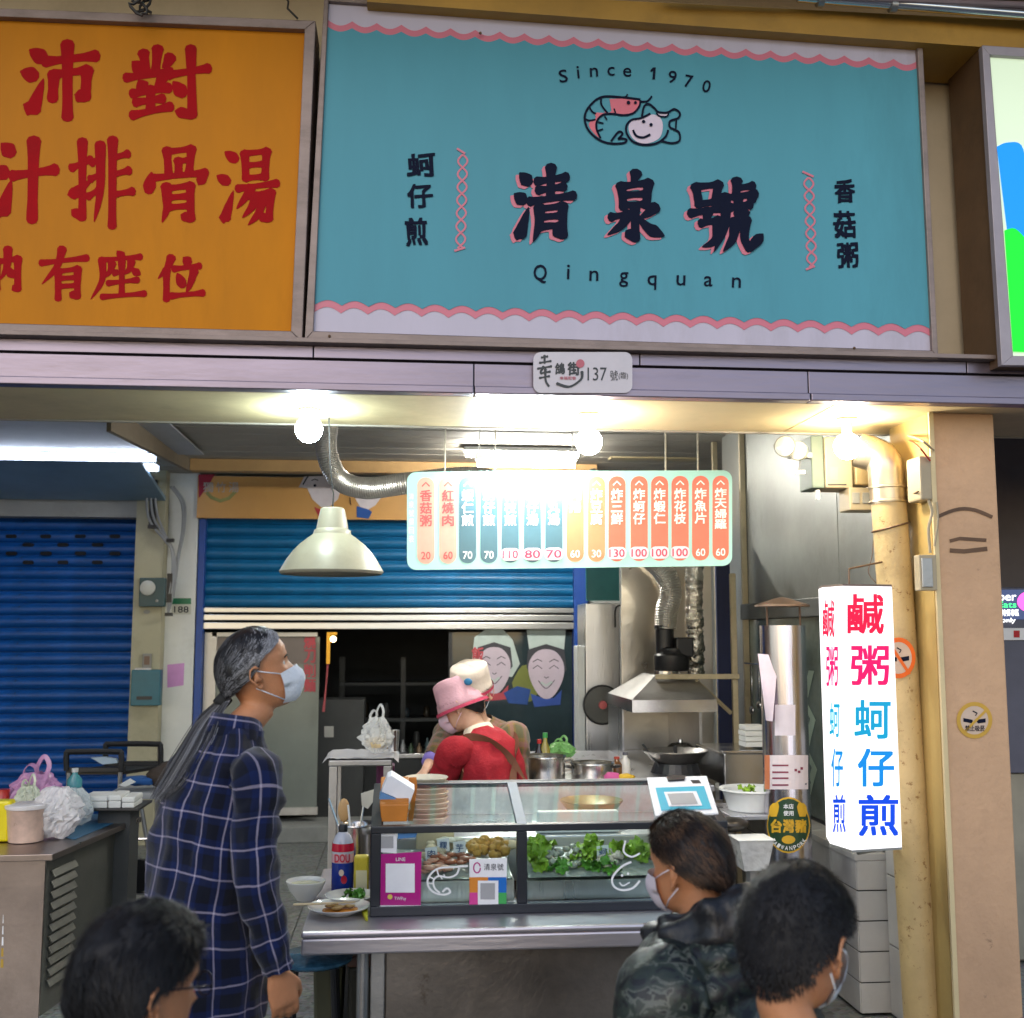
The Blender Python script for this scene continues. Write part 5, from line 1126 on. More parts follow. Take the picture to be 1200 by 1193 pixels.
def leaf(mb, c, r, seed):
    n = 7; vs = []; R_ = random.Random(seed); ax = R_.uniform(0, 6.28); tl = R_.uniform(.3, 1.1)
    Rm = Euler((tl*cos(ax), tl*sin(ax), ax)).to_matrix()
    for i in range(n):
        for j in range(n):
            u, v = i/(n-1)*2-1, j/(n-1)*2-1; q = max(abs(u), abs(v)) or 1; l = sqrt(u*u+v*v) or 1; u, v = u*q/l, v*q/l
            rr_ = sqrt(u*u+v*v); z = .35*rr_*rr_*sin(atan2(v,u)*5+seed)+.3*noise.noise(Vector((u*2,v*2,seed)))
            vs.append(Vector(c)+Rm@Vector((u,v,z))*r)
    mb.add(vs, [(i*n+j,i*n+j+1,(i+1)*n+j+1,(i+1)*n+j) for i in range(n-1) for j in range(n-1)])
def lettuce(label, spots, r, m=LET):
    pts = [mound(a, b) for a, b in spots]; c = sum(pts, Vector())/len(pts); t = thing('lettuce', label, 'lettuce', (c.x,c.y,zf))
    for k, p in enumerate(pts):
        for q in range(3):
            mb = MB(); leaf(mb, p+Vector((rnd.uniform(-.012,.012),rnd.uniform(-.015,.015),rnd.uniform(-.005,.025))), r*rnd.uniform(.7,1.15), rnd.uniform(0,99)); part('leaf', mb, m, t, smooth='all')
lettuce('bright green lettuce heap at the left of the right tray', [(624,998),(632,993),(636,1003),(626,1008),(631,1012),(640,996)], .030)
lettuce('curly lettuce in the middle of the right tray behind the oysters', [(680,997),(686,1002),(693,995),(698,1003),(690,1009),(697,992),(706,1008),(676,1010)], .024)
lettuce('dark flat greens along the front edge of the right tray', [(650,1016),(662,1018),(700,1019),(712,1017),(722,1019),(690,1017)], .022, LETD)
lettuce('light lettuce at the right end of the tray behind the camouflage jacket', [(722,998),(730,996),(738,1001),(745,995),(752,1003),(760,1000),(775,998),(790,999),(805,1000)], .028)
OYS = mat('oyster_flesh', (.36,.36,.31), .18, 0, .5, 45, .3, 60, spec=.8); 
heap('oysters', 'grey shucked oysters piled between the lettuce in the right tray', 'oysters', OYS, [(640+rnd.uniform(0,44), 995+rnd.uniform(0,20)) for _ in range(34)], .013, partn='oyster')
heap('squid_pieces', 'pale squid pieces with brown edges under a small price card', 'squid', mat('squid_flesh', (.60,.50,.42), .3, 0, .3, 40), [(700+rnd.uniform(0,30), 1003+rnd.uniform(0,14)) for _ in range(16)], .014)
heap('fried_taro', 'golden fried balls heaped at the right of the left tray', 'fried food', mat('fried_gold', (.52,.27,.04), .6, 0, .35, 60, .6, 90), [(553+rnd.uniform(0,46), 988+rnd.uniform(0,16)) for _ in range(22)], .020, (1,1,.8), .5)
heap('braised_meat', 'reddish brown meat slices in the middle of the left tray', 'meat', mat('meat_red', (.30,.08,.03), .3, 0, .45, 40), [(508+rnd.uniform(0,42), 1004+rnd.uniform(0,10)) for _ in range(16)], .018, (1.3,1,.5), .5)
heap('rice_dumplings', 'pale round dumplings behind the price cards in the left tray', 'dumplings', mat('dumpling_pale', (.62,.50,.34), .4, 0, .2, 30), [(494+rnd.uniform(0,26), 990+rnd.uniform(0,22)) for _ in range(12)], .017)
p = mound(594, 990)
solo('bread_roll', MB().blob(p+Vector((0,.0,.0)), .045, 14, 7, .15, 2, 3, (1.1,.7,.35)), mat('bread_pale', (.66,.52,.34), .7), 'pale bread roll at the far right of the left tray', 'bread', smooth='all')
p = PZ(532,1000,zf+.03)
solo('cream_carton', MB().box((PY(488,985,YR2-.09).x,YR2-.10,zf),(PY(532,985,YR2-.09).x,YR2-.05,PY(500,974,YR2-.09).z)), mat('carton_cream', (.58,.46,.28), .6, 0, .12, 12), 'cream carton at the back of the left tray', 'carton', bevel=.004)
for k, (x, y, s_, lb) in enumerate(((538,993,'芋','small white price card stuck in the meat slices'),(505,1000,'肉','small white price card in front of the dumplings'),(519,990,'粿','white card with dark character behind the dumplings'),(706,998,'蚵','white triangular card standing in the oysters'))):
    YV = mound(x, y+6).y-.02; un = on_y(YV)
    t = thing('price_card', lb, 'card', PY(x,y+9,YV), 'price cards in the display case')
    part('card', MB().prism([un(*q) for q in ((x-7,y-6),(x+7,y-8),(x+8,y+7),(x-6,y+9))], (0,.0015,0)), WHITE, t)
    part('character', text(MB(), s_, (x-4,y-4,x+5,y+5), un, .002, .01), mat('card_ink_blue', (.03,.08,.22), .5), t, kind='stuff')

# payment boards and decals on the glass
YGl = YQ+.010; ug = on_y(YGl)
root = thing('payment_board', 'magenta payment board with a blank white square behind the left glass', 'payment sign', PY(468,1067,YGl))
MAG = flat('board_magenta', (.42,.008,.20), .25)
part('board', MB().prism([ug(*q) for q in ((443,1001),(494,998),(493,1064),(441,1064))], (0,-.004,0)), MAG, root)
part('white_square', MB().rect(452,1012,486,1046,ug,.0055), WHITE, root)
part('bottom_strip', MB().rect(441,1061,493,1065,ug,.0055), WHITE, root)
part('lettering', text(text(MB(),'LINE',(464,1005,475,1009),ug,.0055),'TWPay',(462,1051,476,1056),ug,.0055), WHITE, root, kind='stuff')
part('coin_mark', MB().disc(457,1051,3,3,ug,.0055,12), mat('mark_yellow', (.7,.55,.1), .4), root)
root = thing('small_payment_card', 'small white card above the magenta payment board', 'card', PY(455,997,YGl))
part('card', MB().prism([ug(*q) for q in ((441,974),(465,974),(465,1000),(441,998))], (0,-.003,0)), WHITE, root); part('grey_square', MB().rect(445,980,461,994,ug,.0045), flat('grey_print', (.35,.35,.36), .4), root)
solo('brand_strip', MB().prism([ug(*q) for q in ((466,974),(490,973),(487,981),(466,983))], (0,-.002,0)), mat('strip_blue', (.05,.20,.48), .4), 'small blue and white strip stuck beside the small payment card', 'sticker')
root = thing('coloured_payment_board', 'white payment board with orange, blue, pink and green quarters on the left glass', 'payment sign', PY(573,1065,YGl))
part('board', MB().prism([ug(*q) for q in ((550,1007),(594,1005),(593,1064),(550,1065))], (0,-.004,0)), WHITE, root)
for a, b, c, d, m_ in ((550,1028,572,1046,flat('q_orange',(.62,.22,.03),.3)),(572,1028,593.5,1046,flat('q_blue',(.01,.14,.50),.3)),(550,1046,572,1064,flat('q_pink',(.62,.05,.28),.3)),(572,1046,593.5,1064,flat('q_green',(.05,.36,.09),.3))):
    part('colour_field', MB().rect(a,b,c,d,ug,.0055), m_, root)
part('white_square', MB().rect(560,1032,584,1060,ug,.0075), WHITE, root); part('grey_square', MB().rect(563,1035,580,1054,ug,.009), flat('grey_print', (.35,.35,.36), .4), root)
part('lettering', text(MB(), '清泉號', (567,1012,590,1020), ug, .0055, .0), INK, root, kind='stuff'); part('ring_mark', MB().strip([(559+4*cos(q*.6),1017+6*sin(q*.6)) for q in range(11)], 1.5, ug, .0055), MAG, root)
DEC = flat('decal_white', (.80,.80,.80), .4)
root = thing('shrimp_decal', 'white outline shrimp decal on the left glass of the display case', 'decal', PY(520,1050,YGl))
def ZZ(*p): return [(430+a/6.667, 960+b/6.667) for a, b in p]
for pts, w_ in ((((790,365),(700,372),(560,385),(490,440),(475,510),(520,570),(600,590),(650,570),(625,540),(590,570)),2.2),(((720,380),(700,430),(640,455),(560,445),(520,480),(530,540),(570,575)),2),(((545,390),(560,440)),1.7),(((490,450),(530,470)),1.6),(((480,500),(520,505)),1.6),(((570,440),(590,470)),1.5),(((600,430),(610,450)),1.5)):
    part('line', MB().strip(smooth(ZZ(*pts)), w_, ug, .002+.0002*len(pts)), DEC, root)
root = thing('oyster_decal', 'white smiling oyster outline decal on the right glass beside the camouflage jacket', 'decal', PY(735,1044,YGl))
for pts, w_ in (([(740,1010),(728,1016),(718,1028),(719,1038),(728,1043),(741,1041),(750,1032)],2.4),([(726,1034),(730,1038),(738,1034)],1.6),([(733,985),(731,998),(740,1004),(750,1000)],2.2)):
    part('line', MB().strip(smooth(pts), w_, ug, .002+.0002*len(pts)), DEC, root)
for a, b in ((729,1026),(736,1024)): part('eye', MB().disc(a,b,1.6,1.6,ug,.002,8), DEC, root)
sn = Vector((0, -(zr-zq), YR2-YQ)).normalized(); us = on_plane(Vector((Lx,YQ+.03,zq+.004)), sn)
root = thing('clip_board', 'white clipboard with a pale blue frame lying on the sloping glass', 'clipboard', us(800,950,0))
part('board', MB().prism([us(*q, .002) for q in ((758,913),(828,911),(842,955),(768,958))], sn*.006), WHITE, root, bevel=.001)
part('blue_frame', MB().pgon([(768,923),(825,921),(834,948),(775,950)], us, .010), flat('frame_blue', (.05,.42,.58), .35), root)
part('white_square', MB().pgon([(778,928),(816,927),(823,944),(784,945)], us, .012), WHITE, root)
part('grey_square', MB().pgon([(782,930),(812,929),(818,942),(787,943)], us, .0135), flat('grey_print', (.35,.35,.36), .4), root)
part('clip', MB().prism([us(*q, .009) for q in ((781,911),(803,910),(802,915),(783,916))], sn*.006), DARK, root)

# behind the sloping glass: bowls and a white tray on the worktop
ZW = ZK+.17
root = thing('work_table', 'steel worktop behind the display case where the cooks stand', 'table', (xq(640), YR2+.3, 0))
part('table_top', MB().box((Lx+.02,YR2+.01,ZW-.02),(Rx+.1,YR2+.50,ZW)), STEEL, root, bevel=.004)
part('splash_plate', MB().box((Lx+.02,YR2+.49,ZW+.001),(Rx+.1,YR2+.494,ZW+.13)), mat('splash_steel', (.50,.48,.45), .45, .25, .35, 5, .3, 12, rv=.15), root)
for x in (Lx+.06, Rx+.05):
    for y_ in (YR2+.05, YR2+.45): part('leg', MB().tube([(x,y_,0),(x,y_,ZW-.021)], .016, 10), STEELD, root)
cb = top(500, 962, ZW); cb = Vector((PY(500,945,YR2+.13).x, YR2+.13, ZW))
root = thing('bowl_stack', 'stack of cream bowls seen through the left sloping glass', 'bowls', cb)
for k in range(9):
    part('bowl', MB().lathe([(.04,.0),(.075,.05),(.078,.052),(.076,.055),(.04,.008),(0,.006)], cb+Vector((.002*sin(k*3),.0,.001+k*.017)), 'z', 24), mat('bowl_cream', (.62,.56,.44), .3), root, smooth=True)
root = thing('white_tray', 'long white tray under the right sloping glass', 'tray', (PY(680,945,YR2+.1).x,YR2+.12,ZW))
xx0, xx1 = PY(628,945,YR2+.1).x, PY(722,945,YR2+.1).x
part('tray_body', MB().box((xx0,YR2+.05,ZW+.001),(xx1,YR2+.09,ZW+.075)), WHITEP, root, bevel=.006); part('tray_floor', MB().box((xx0,YR2+.0905,ZW+.001),(xx1,YR2+.26,ZW+.012)), WHITEP, root, bevel=.004)
cb = Vector((PY(693,930,YR2+.3).x, YR2+.30, ZW))
root = thing('cooking_bowl', 'olive rimmed mixing bowl behind the white tray', 'bowl', cb)
part('bowl_body', MB().lathe([(.05,0),(.10,.05),(.12,.075),(.118,.078),(.09,.05),(0,.02)], cb+Vector((0,0,.001)), 'z', 26), mat('bowl_olive', (.22,.22,.12), .35, .3), root, smooth=True)

# orange box with papers at the left rear corner of the case
cb = PZ(467, 962, zq+.003)
root = thing('orange_basket', 'orange plastic basket holding a white and blue box on the case corner', 'basket', (cb.x,cb.y+.05,zq+.003))
YO2 = YQ+.06
OR = mat('basket_orange', (.52,.17,.01), .4, 0, .1, 12)
a, b = PY(445,943,YO2), PY(479,963,YO2)
part('basket_body', MB().hexa([Vector((a.x+.006,YO2,b.z)),Vector((b.x-.006,YO2,b.z)),Vector((b.x,YO2,a.z)),Vector((a.x,YO2,a.z))],[Vector((a.x+.006,YO2+.14,b.z+.03)),Vector((b.x-.006,YO2+.14,b.z+.03)),Vector((b.x,YO2+.14,a.z+.07)),Vector((a.x,YO2+.14,a.z+.07))]), OR, root, bevel=.003)
part('basket_back', MB().prism([PY(*q,YO2+.15) for q in ((462,912),(488,911),(489,922),(484,962),(478,962),(482,925),(466,924))], (0,.01,0)), OR, root)
root = thing('paper_box', 'white box with a blue side leaning in the orange basket', 'box', PY(465,945,YO2-.01))
part('white_lid', MB().prism([PY(*q,YO2+.03) for q in ((454,911),(459,909),(486,926),(480,942),(447,928))], (0,.06,.01)), WHITE, root, bevel=.002)
part('blue_side', MB().prism([PY(*q,YO2+.025) for q in ((447,929),(479.5,943),(476,949),(458,947),(444,936))], (0,.06,.01)), mat('box_blue', (.10,.24,.46), .5), root, bevel=.002)

# ================================================================ SMALL THINGS ON THE COUNTER
PORC = mat('porcelain', (.72,.68,.60), .15, 0, .04, 10, coat=.4)
def bottle_at(px, py): return PZ(px, py, ZK)
c = bottle_at(401, 1046)
kk = 1/ppm(c.y)
root = thing('sauce_bottle', 'red and dark blue sauce bottle with a black cap on the counter', 'bottle', c)
part('bottle_body', MB().lathe([(10*kk,0),(12*kk,2*kk),(12*kk,42*kk),(12.5*kk,44*kk),(12*kk,54*kk),(9*kk,62*kk),(4.5*kk,67*kk),(4.5*kk,68*kk)], c+Vector((0,0,.0005)), 'z', 28), mat('bottle_clear', (.55,.55,.6), .12, spec=.8), root, smooth=True)
part('cap', MB().lathe([(5*kk,67*kk),(5*kk,73*kk),(4*kk,75*kk),(0,75*kk)], c, 'z', 16), DARK, root, smooth=True)
part('blue_label', MB().lathe([(12.3*kk,2*kk),(12.3*kk,34*kk)], c, 'z', 28, False), flat('label_blue', (.008,.03,.24), .25), root, smooth=True)
part('pink_band', MB().lathe([(12.35*kk,34.3*kk),(12.35*kk,46*kk)], c, 'z', 28, False), flat('label_pink', (.68,.40,.42), .25), root, smooth=True)
part('red_band', MB().lathe([(12.7*kk,46.3*kk),(12.1*kk,55*kk)], c, 'z', 28, False), flat('label_red', (.55,.01,.04), .25), root, smooth=True)
def onb(px, py, o=0):
    d = ray(px, py); R_ = 12.4*kk+.0005+o; ox, oy = CAM.x-c.x, CAM.y-c.y; a_ = d.x**2+d.y**2; b__ = 2*(ox*d.x+oy*d.y); q = b__*b__-4*a_*(ox*ox+oy*oy-R_*R_)
    return CAM+d*((-b__-sqrt(max(q,0)))/(2*a_))
part('lettering', text(MB(), 'DOU', (392,1001,410,1011), onb, .0005, .03), flat('label_letter', (.60,.02,.05), .3), root)
part('round_mark', MB().disc(400,1023,3,4,onb,.001,12), flat('mark_cream', (.7,.55,.4), .3), root); part('round_mark', MB().disc(403,1031,3.6,5,onb,.0015,12), flat('label_red', (.55,.01,.04), .25), root)
def plate(label, px, py, r, cat='plate', food=None, deep=False):
    c = PZ(px, py, ZK+.012); c.z = ZK+.0005
    t = thing(cat, label, cat, c)
    if deep: prof = [(r*.45,0),(r*.5,.004),(r*.85,.035),(r,.06),(r*.98,.062),(r*.8,.036),(r*.4,.012),(0,.011)]
    else: prof = [(r*.5,0),(r*.55,.004),(r*.9,.017),(r,.024),(r*.99,.026),(r*.85,.018),(r*.5,.010),(0,.009)]
    part('dish', MB().lathe(prof, c, 'z', 36), PORC, t, smooth=True)
    return t, c
t, c = plate('white plate with leftover sauce and chopsticks on the counter edge', 397, 1066, .098)
part('sauce', MB().lathe([(.001,.0135),(.05,.0125),(.062,.0115)], c+Vector((.01,.0,0)), 'z', 20, False), mat('sauce_orange', (.50,.17,.02), .12, 0, .5, 40), t, smooth=True)
for k in range(5): part('scrap', MB().blob(c+Vector((rnd.uniform(-.04,.05),rnd.uniform(-.03,.03),.02)), .012, 8, 5, .5, 2, k*3., (1.5,1,.4)), mat('scrap_brown', (.40,.22,.06), .4), t, smooth='all')
root = thing('chopsticks', 'pair of pale chopsticks lying across the white plate', 'chopsticks', c+Vector((-.02,0,.028)))
for k in (0, 1): part('chopstick', MB().tube([c+Vector((-.14,-.01+k*.012,.030)), c+Vector((.05,.025+k*.006,.027))], [.003,.0018], 6), mat('wood_pale', (.62,.46,.26), .5), root)
t, c = plate('second white plate with green leaves behind the front plate', 411, 1053, .085)
for k in range(6):
    mb = MB(); leaf(mb, c+Vector((rnd.uniform(-.04,.04),rnd.uniform(-.02,.02),.028)), .02, k*7.); part('leaf', mb, LETD, t, smooth='all')
t, c = plate('pale green edged bowl half hidden behind the plaid shirt', 358, 1050, .065, 'bowl', deep=True)
part('soup', MB().lathe([(.001,.05),(.055,.05)], c, 'z', 18, False), mat('soup_pale', (.45,.42,.25), .1), t)
c = PZ(424, 1048, ZK)
root = thing('napkin_pack', 'yellow napkin packet standing beside the case corner', 'packet', c)
part('pack', MB().box((c.x-.028,c.y-.0,ZK+.0005),(c.x+.022,c.y+.035,ZK+.125)), mat('pack_yellow', (.60,.48,.03), .4, 0, .2, 30), root, bevel=.008)
part('label', MB().rect(417,1020,430,1042,on_y(c.y-.001),.001), mat('pack_label', (.72,.66,.40), .4), root)
solo('yellow_packet', MB().prism([PZ(x,y,ZK+.001) for x,y in ((424,1071),(431,1062),(431,1080),(428,1079))], (0,0,.012)), mat('packet_yellow', (.62,.58,.02), .4), 'small yellow packet lying at the foot of the display case', 'packet', bevel=.002)

# pot with ladles behind, left of the case
c = Vector((PY(417,1015,4.1).x, 4.1, 0)); zt3 = PY(417,968,4.1).z
STP = mat('pot_steel', (.58,.56,.52), .25, 1, .12, 5, .1, 40, stretch=(1,1,.2))
root = thing('tall_stock_pot', 'tall steel pot full of ladles left of the display case', 'pot', (c.x,c.y,0))
R_ = 17/ppm(4.1)
part('pot_body', MB().lathe([(R_,ZK-.2),(R_,zt3),(R_*1.08,zt3+.004),(R_*1.05,zt3+.008),(R_*.95,zt3),(R_*.95,zt3-.1),(0,zt3-.1)], (c.x,c.y,0), 'z', 30), STP, root, smooth=True)
part('pot_stand', MB().box((c.x-.08,c.y-.08,0),(c.x+.08,c.y+.08,ZK-.201)), STEELD, root)
root = thing('ladles', 'bundle of ladles and a spatula standing in the tall steel pot', 'ladle', (c.x,c.y,zt3-.05))
for k, (dx, dy, hx, hz, mm) in enumerate(((-.03,0,-.10,.14,STEELL),(.0,.01,.03,.16,STEELL),(.02,0,.09,.13,STEELL),(-.01,-.02,-.03,.11,WHITEP))):
    part('handle', MB().tube([(c.x+dx,c.y+dy,zt3-.09),(c.x+hx,c.y+dy,zt3+hz*.7)], .004, 6), mm, root, smooth=True)
part('spatula_blade', MB().prism([PY(*q,4.1) for q in ((423,930),(446,923),(440,936),(431,948),(424,944))], (0,.006,0)), mat('blade_pale', (.55,.52,.42), .4), root)
part('wooden_spoon', MB().blob(PY(403,950,4.1), .035, 12, 7, .1, 1, 2, (.6,.25,1.2)), mat('wood_spoon', (.50,.30,.12), .5), root, smooth='all')

# ================================================================ MIDDLE STEEL TABLE WITH FOOD BAG
YV = 5.5
a, b = PY(385,891,YV), PY(460,891,YV)
root = thing('small_steel_table', 'small steel side table with white plastic sheet in the back of the stall', 'table', ((a.x+b.x)/2,YV+.2,0))
part('table_top', MB().box((a.x,YV,a.z-.03),(b.x,YV+.42,a.z)), STEELD, root, bevel=.006)
for x in (a.x+.003, b.x-.043):
    for y_ in (YV+.004, YV+.37): part('leg', MB().box((x,y_,0),(x+.04,y_+.04,a.z-.0305)), STEELD, root, bevel=.003)
part('lower_shelf', MB().box((a.x+.045,YV+.02,a.z-.36),(b.x-.045,YV+.4,a.z-.345)), STEELD, root)
m_ = MB(); n = 16; vs = []
for i in range(n):
    for j in range(6): vs.append((a.x-.03+(b.x-a.x+.06)*i/(n-1), YV-.01+.43*j/5, a.z+.006+.012*abs(noise.noise(Vector((i*.8,j*.9,0))))-(.02 if i in (0,n-1) else 0)))
m_.add(vs, [(i*6+j,i*6+j+1,(i+1)*6+j+1,(i+1)*6+j) for i in range(n-1) for j in range(5)])
solo('plastic_sheet', m_, mat('sheet_white', (.62,.62,.66), .35), 'crinkled white plastic sheet covering the small steel table', 'sheet', smooth=True)
def bag(label, px0, py0, px1, py1, Y, mb_, seed, handles=True, base=None, name='plastic_bag', food=None):
    c0 = PY((px0+px1)/2, py1, Y); k = 1/ppm(Y); w_ = (px1-px0)/2*k; h_ = (py1-py0)*k
    if base is not None: c0.z = base
    t = thing(name, label, 'bag', c0); m_ = MB(); n = 54; rows = 26; vs = []
    for i in range(rows+1):
        v = i/rows; rr_ = w_*(sin(min(v*1.5+.28,1)*pi/2))*(1-.62*max(0,(v-.45)/.55)**1.3)
        for q in range(n):
            a_ = 2*pi*q/n; d = Vector((cos(a_), sin(a_)*.7, 0)); f = 1+.22*noise.noise(Vector((cos(a_)*1.8+seed, sin(a_)*1.8, v*2.5)))+.22*(abs(noise.noise(Vector((cos(a_)*4+seed, sin(a_)*4, v*6))))-.2)*2+.10*noise.noise(Vector((cos(a_)*11+seed, sin(a_)*11, v*16)))+(.16*v*sin(a_*5+seed))
            vs.append(c0+d*rr_*f+Vector((0,0,h_*(.72 if handles else 1)*v+.004+.012*noise.noise(Vector((a_,v*5,seed))))))
    m_.add(vs, [(i*n+q,i*n+(q+1)%n,(i+1)*n+(q+1)%n,(i+1)*n+q) for i in range(rows) for q in range(n)]+[tuple(reversed(range(n)))])
    part('bag_body', m_, mb_, t, smooth=False)
    if handles:
        for s_ in (-1, 1):
            pts = [c0+Vector((s_*w_*.30,0,h_*.64)), c0+Vector((s_*w_*.42,0,h_*(.80+.05*s_))), c0+Vector((s_*w_*.22,.01*s_,h_*(.93+.06*s_))), c0+Vector((-s_*w_*.02,.02*s_,h_*.82)), c0+Vector((s_*w_*.02,.01,h_*.66))]
            part('handle', MB().tube(spline(pts,5), [w_*.09]*21, 6, sq=.3), mb_, t, smooth=True)
    if food: part('food', MB().blob(c0+Vector((0,0,h_*.2)), w_*.72, 16, 10, .25, 2, seed, (1,.8,.55)), food, t, smooth='all')
    return t
bag('knotted clear plastic bag of food on the small steel table', 423, 829, 459, 884, YV+.12, BAG, 3., base=a.z+.02, food=mat('food_beige', (.58,.46,.26), .6, 0, .2, 30))
cc = Vector((PY(461,880,YV+.2).x, YV+.2, a.z+.022))
solo('steel_cup', MB().lathe([(.026,0),(.032,.10),(.030,.102),(.026,.01),(0,.01)], cc, 'z', 18), STEELL, 'steel cup beside the plastic bag on the small steel table', 'cup', smooth=True)
solo('purple_crate', MB().pxbox(441,897,462,925,YV+.46,.12), mat('purple_plastic', (.12,.01,.08), .5), 'dark purple crate behind the small steel table', 'crate', bevel=.008)

# ================================================================ STOVE SIDE
YZ = 5.25; zS = PY(700,922,YZ).z
root = thing('stove_counter', 'steel stove counter under the extractor hood', 'counter', (PY(740,950,YZ).x, YZ+.6, 0))
xa_, xb_ = PY(622,930,YZ).x, PY(838,930,YZ).x
part('counter_top', MB().box((xa_,YZ,zS-.03),(xb_,YE-.02,zS)), STEEL, root, bevel=.005); part('counter_body', MB().box((xa_+.02,YZ+.03,0),(xb_-.02,YE-.03,zS-.031)), STEELD, root)
def pot(label, px, py, r, h, Y, rimdark=False, name='cooking_pot'):
    c = PY(px, py, Y); c.z = zS+.001
    t = thing(name, label, 'pot', c)
    part('pot_body', MB().lathe([(r*.95,0),(r,.01),(r,h),(r*1.06,h+.004),(r*1.05,h+.009),(r*.96,h),(r*.95,h-.03),(0,h-.03)], c, 'z', 30), STP, t, smooth=True)
    for s_ in (-1, 1): part('handle', MB().tube(spline([c+Vector((s_*r,-.03,h*.8)),c+Vector((s_*(r+.03),-.015,h*.85)),c+Vector((s_*(r+.03),.015,h*.85)),c+Vector((s_*r,.03,h*.8))],4), .006, 6), DARK if rimdark else STEELL, t, smooth=True)
    return t, c
pot('wide steel pot on the stove right of the red jumper', 636, 917, .11, .11, YZ+.25)
pot('low steel pot with dark handles left of the extractor', 694, 918, .105, .07, YZ+.3, True)
c = PY(792, 915, YZ+.5); c.z = zS+.001
root = thing('wok', 'steel wok with long handled spatula on the stove under the hood', 'wok', c)
part('wok_body', MB().lathe([(.05,.03),(.12,.06),(.17,.11),(.168,.114),(.11,.068),(0,.038)], c, 'z', 32), mat('wok_dark', (.20,.19,.18), .4, .9, .3, 10), root, smooth=True)
part('wok_ring', MB().lathe([(.13,0),(.11,.05),(.105,.05),(.125,0)], c, 'z', 24, False), DARK, root)
root = thing('spatula', 'dark long handled spatula leaning in the wok', 'spatula', c+Vector((0,0,.07)))
part('handle', MB().tube([PY(753,872,YZ+.45), PY(776,902,YZ+.45), c+Vector((-.02,0,.07))], .006, 8), BLKCABLE, root, smooth=True)
part('second_handle', MB().box((PY(789,874,YZ+.5).x,YZ+.49,c.z+.075),(PY(793,874,YZ+.5).x,YZ+.51,PY(791,874,YZ+.5).z)), DARK, root)
c = PY(798, 905, YZ+.9); c.z = zS+.001
solo('kettle', MB().lathe([(.07,0),(.075,.02),(.075,.09),(.05,.11),(.015,.115),(.012,.13),(0,.131)], c, 'z', 24), STP, 'steel lidded pot at the back of the stove', 'pot', smooth=True)
bag('crumpled green plastic bag beside the white channel of the cabinet', 641, 863, 674, 890, YZ+.75, mat('bag_green', (.20,.46,.14), .35, 0, .2, 20, .4, 30), 8., True, name='green_bag')
c = PY(660, 893, YZ+.7)
root = thing('pink_jar', 'white jar with pink lid under the green bag', 'jar', Vector((c.x,c.y,zS+.001)))
part('jar_body', MB().lathe([(.05,0),(.055,.02),(.055,max(.05,c.z-zS)),(.04,max(.05,c.z-zS)+.01)], (c.x,c.y,zS+.001), 'z', 20), PORC, root, smooth=True)
part('lid', MB().blob((c.x-.02,c.y,c.z+.02), .035, 12, 6, .3, 3, 1., (1,1,.6)), mat('lid_pink', (.62,.12,.16), .5), root, smooth='all')
m_ = MB(); c = PY(722, 909, YZ+.1)
for k in range(4): pass
solo('pink_cloth', MB().blob(Vector((c.x-.02,c.y,zS+.03)), .035, 12, 7, .5, 2.5, 4., (1.2,.8,.7)), mat('cloth_pink', (.60,.10,.30), .8), 'bright pink cloth on the stove edge near the clipboard', 'cloth', smooth='all')
solo('yellow_cloth', MB().blob(Vector((c.x+.045,c.y,zS+.025)), .034, 12, 7, .5, 2.5, 9., (1.3,.8,.6)), mat('cloth_yellow', (.62,.40,.03), .8), 'orange yellow cloth next to the pink cloth', 'cloth', smooth='all')

# right side shelf unit
YU = 5.55
root = thing('prep_sink', 'steel prep sink with shelves between the hood and the flue pipe', 'sink', (PY(872,990,YU).x,YU+.3,0))
x0_, x1_ = PY(849,920,YU).x, PY(905,920,YU).x
zt4 = PY(870,883,YU).z
part('sink_body', MB().box((x0_,YU,zt4-.16),(x1_,YU+.55,zt4)), STEELL, root, bevel=.008)
part('sink_rim', MB().box((x0_-.012,YU-.012,zt4+.001),(x1_,YU+.02,zt4+.014)), STEELL, root, bevel=.003)
part('sink_shelf', MB().box((x0_,YU-.02,PY(870,957,YU).z),(x1_,YU+.5,PY(870,954,YU).z)), STEEL, root, bevel=.003)
for x in (x0_+.002, x1_-.03): part('leg', MB().box((x,YU+.01,0),(x+.028,YU+.04,zt4-.161)), STEEL, root)
c = PY(886, 884, YU+.15); c.z = zt4+.015
root = thing('foam_boxes', 'stack of white foam boxes on the prep sink', 'box', c, 'foam boxes on the prep sink')
for k in range(4): part('foam_box', MB().box((c.x-.055+.006*sin(k*3),c.y,c.z+k*.028+.0005),(c.x+.055+.006*sin(k*5),c.y+.12,c.z+k*.028+.026)), WHITEP, root, bevel=.004)
YU2 = 5.0
root = thing('white_basin', 'white basin with greens on the shelf left of the flue pipe', 'basin', PY(882,943,YU2))
za2 = PY(880,928,YU2).z
part('basin_body', MB().lathe([(.10,-.09),(.13,-.005),(.145,0),(.143,.008),(.125,0),(.095,-.08),(0,-.08)], (PY(886,930,YU2).x,YU2+.08,za2), 'z', 30), WHITEP, root, smooth=True)
for k in range(5):
    mb = MB(); leaf(mb, (PY(888,930,YU2).x+rnd.uniform(-.05,.04),YU2+.06+rnd.uniform(-.03,.03),za2+.005), .025, k*5.); part('leaf', mb, LET, root, smooth='all')
root = thing('small_shelf_table', 'low steel table left of the flue pipe carrying basin and basket', 'table', (PY(885,990,YU2).x,YU2+.15,0))
zsh = za2-.092
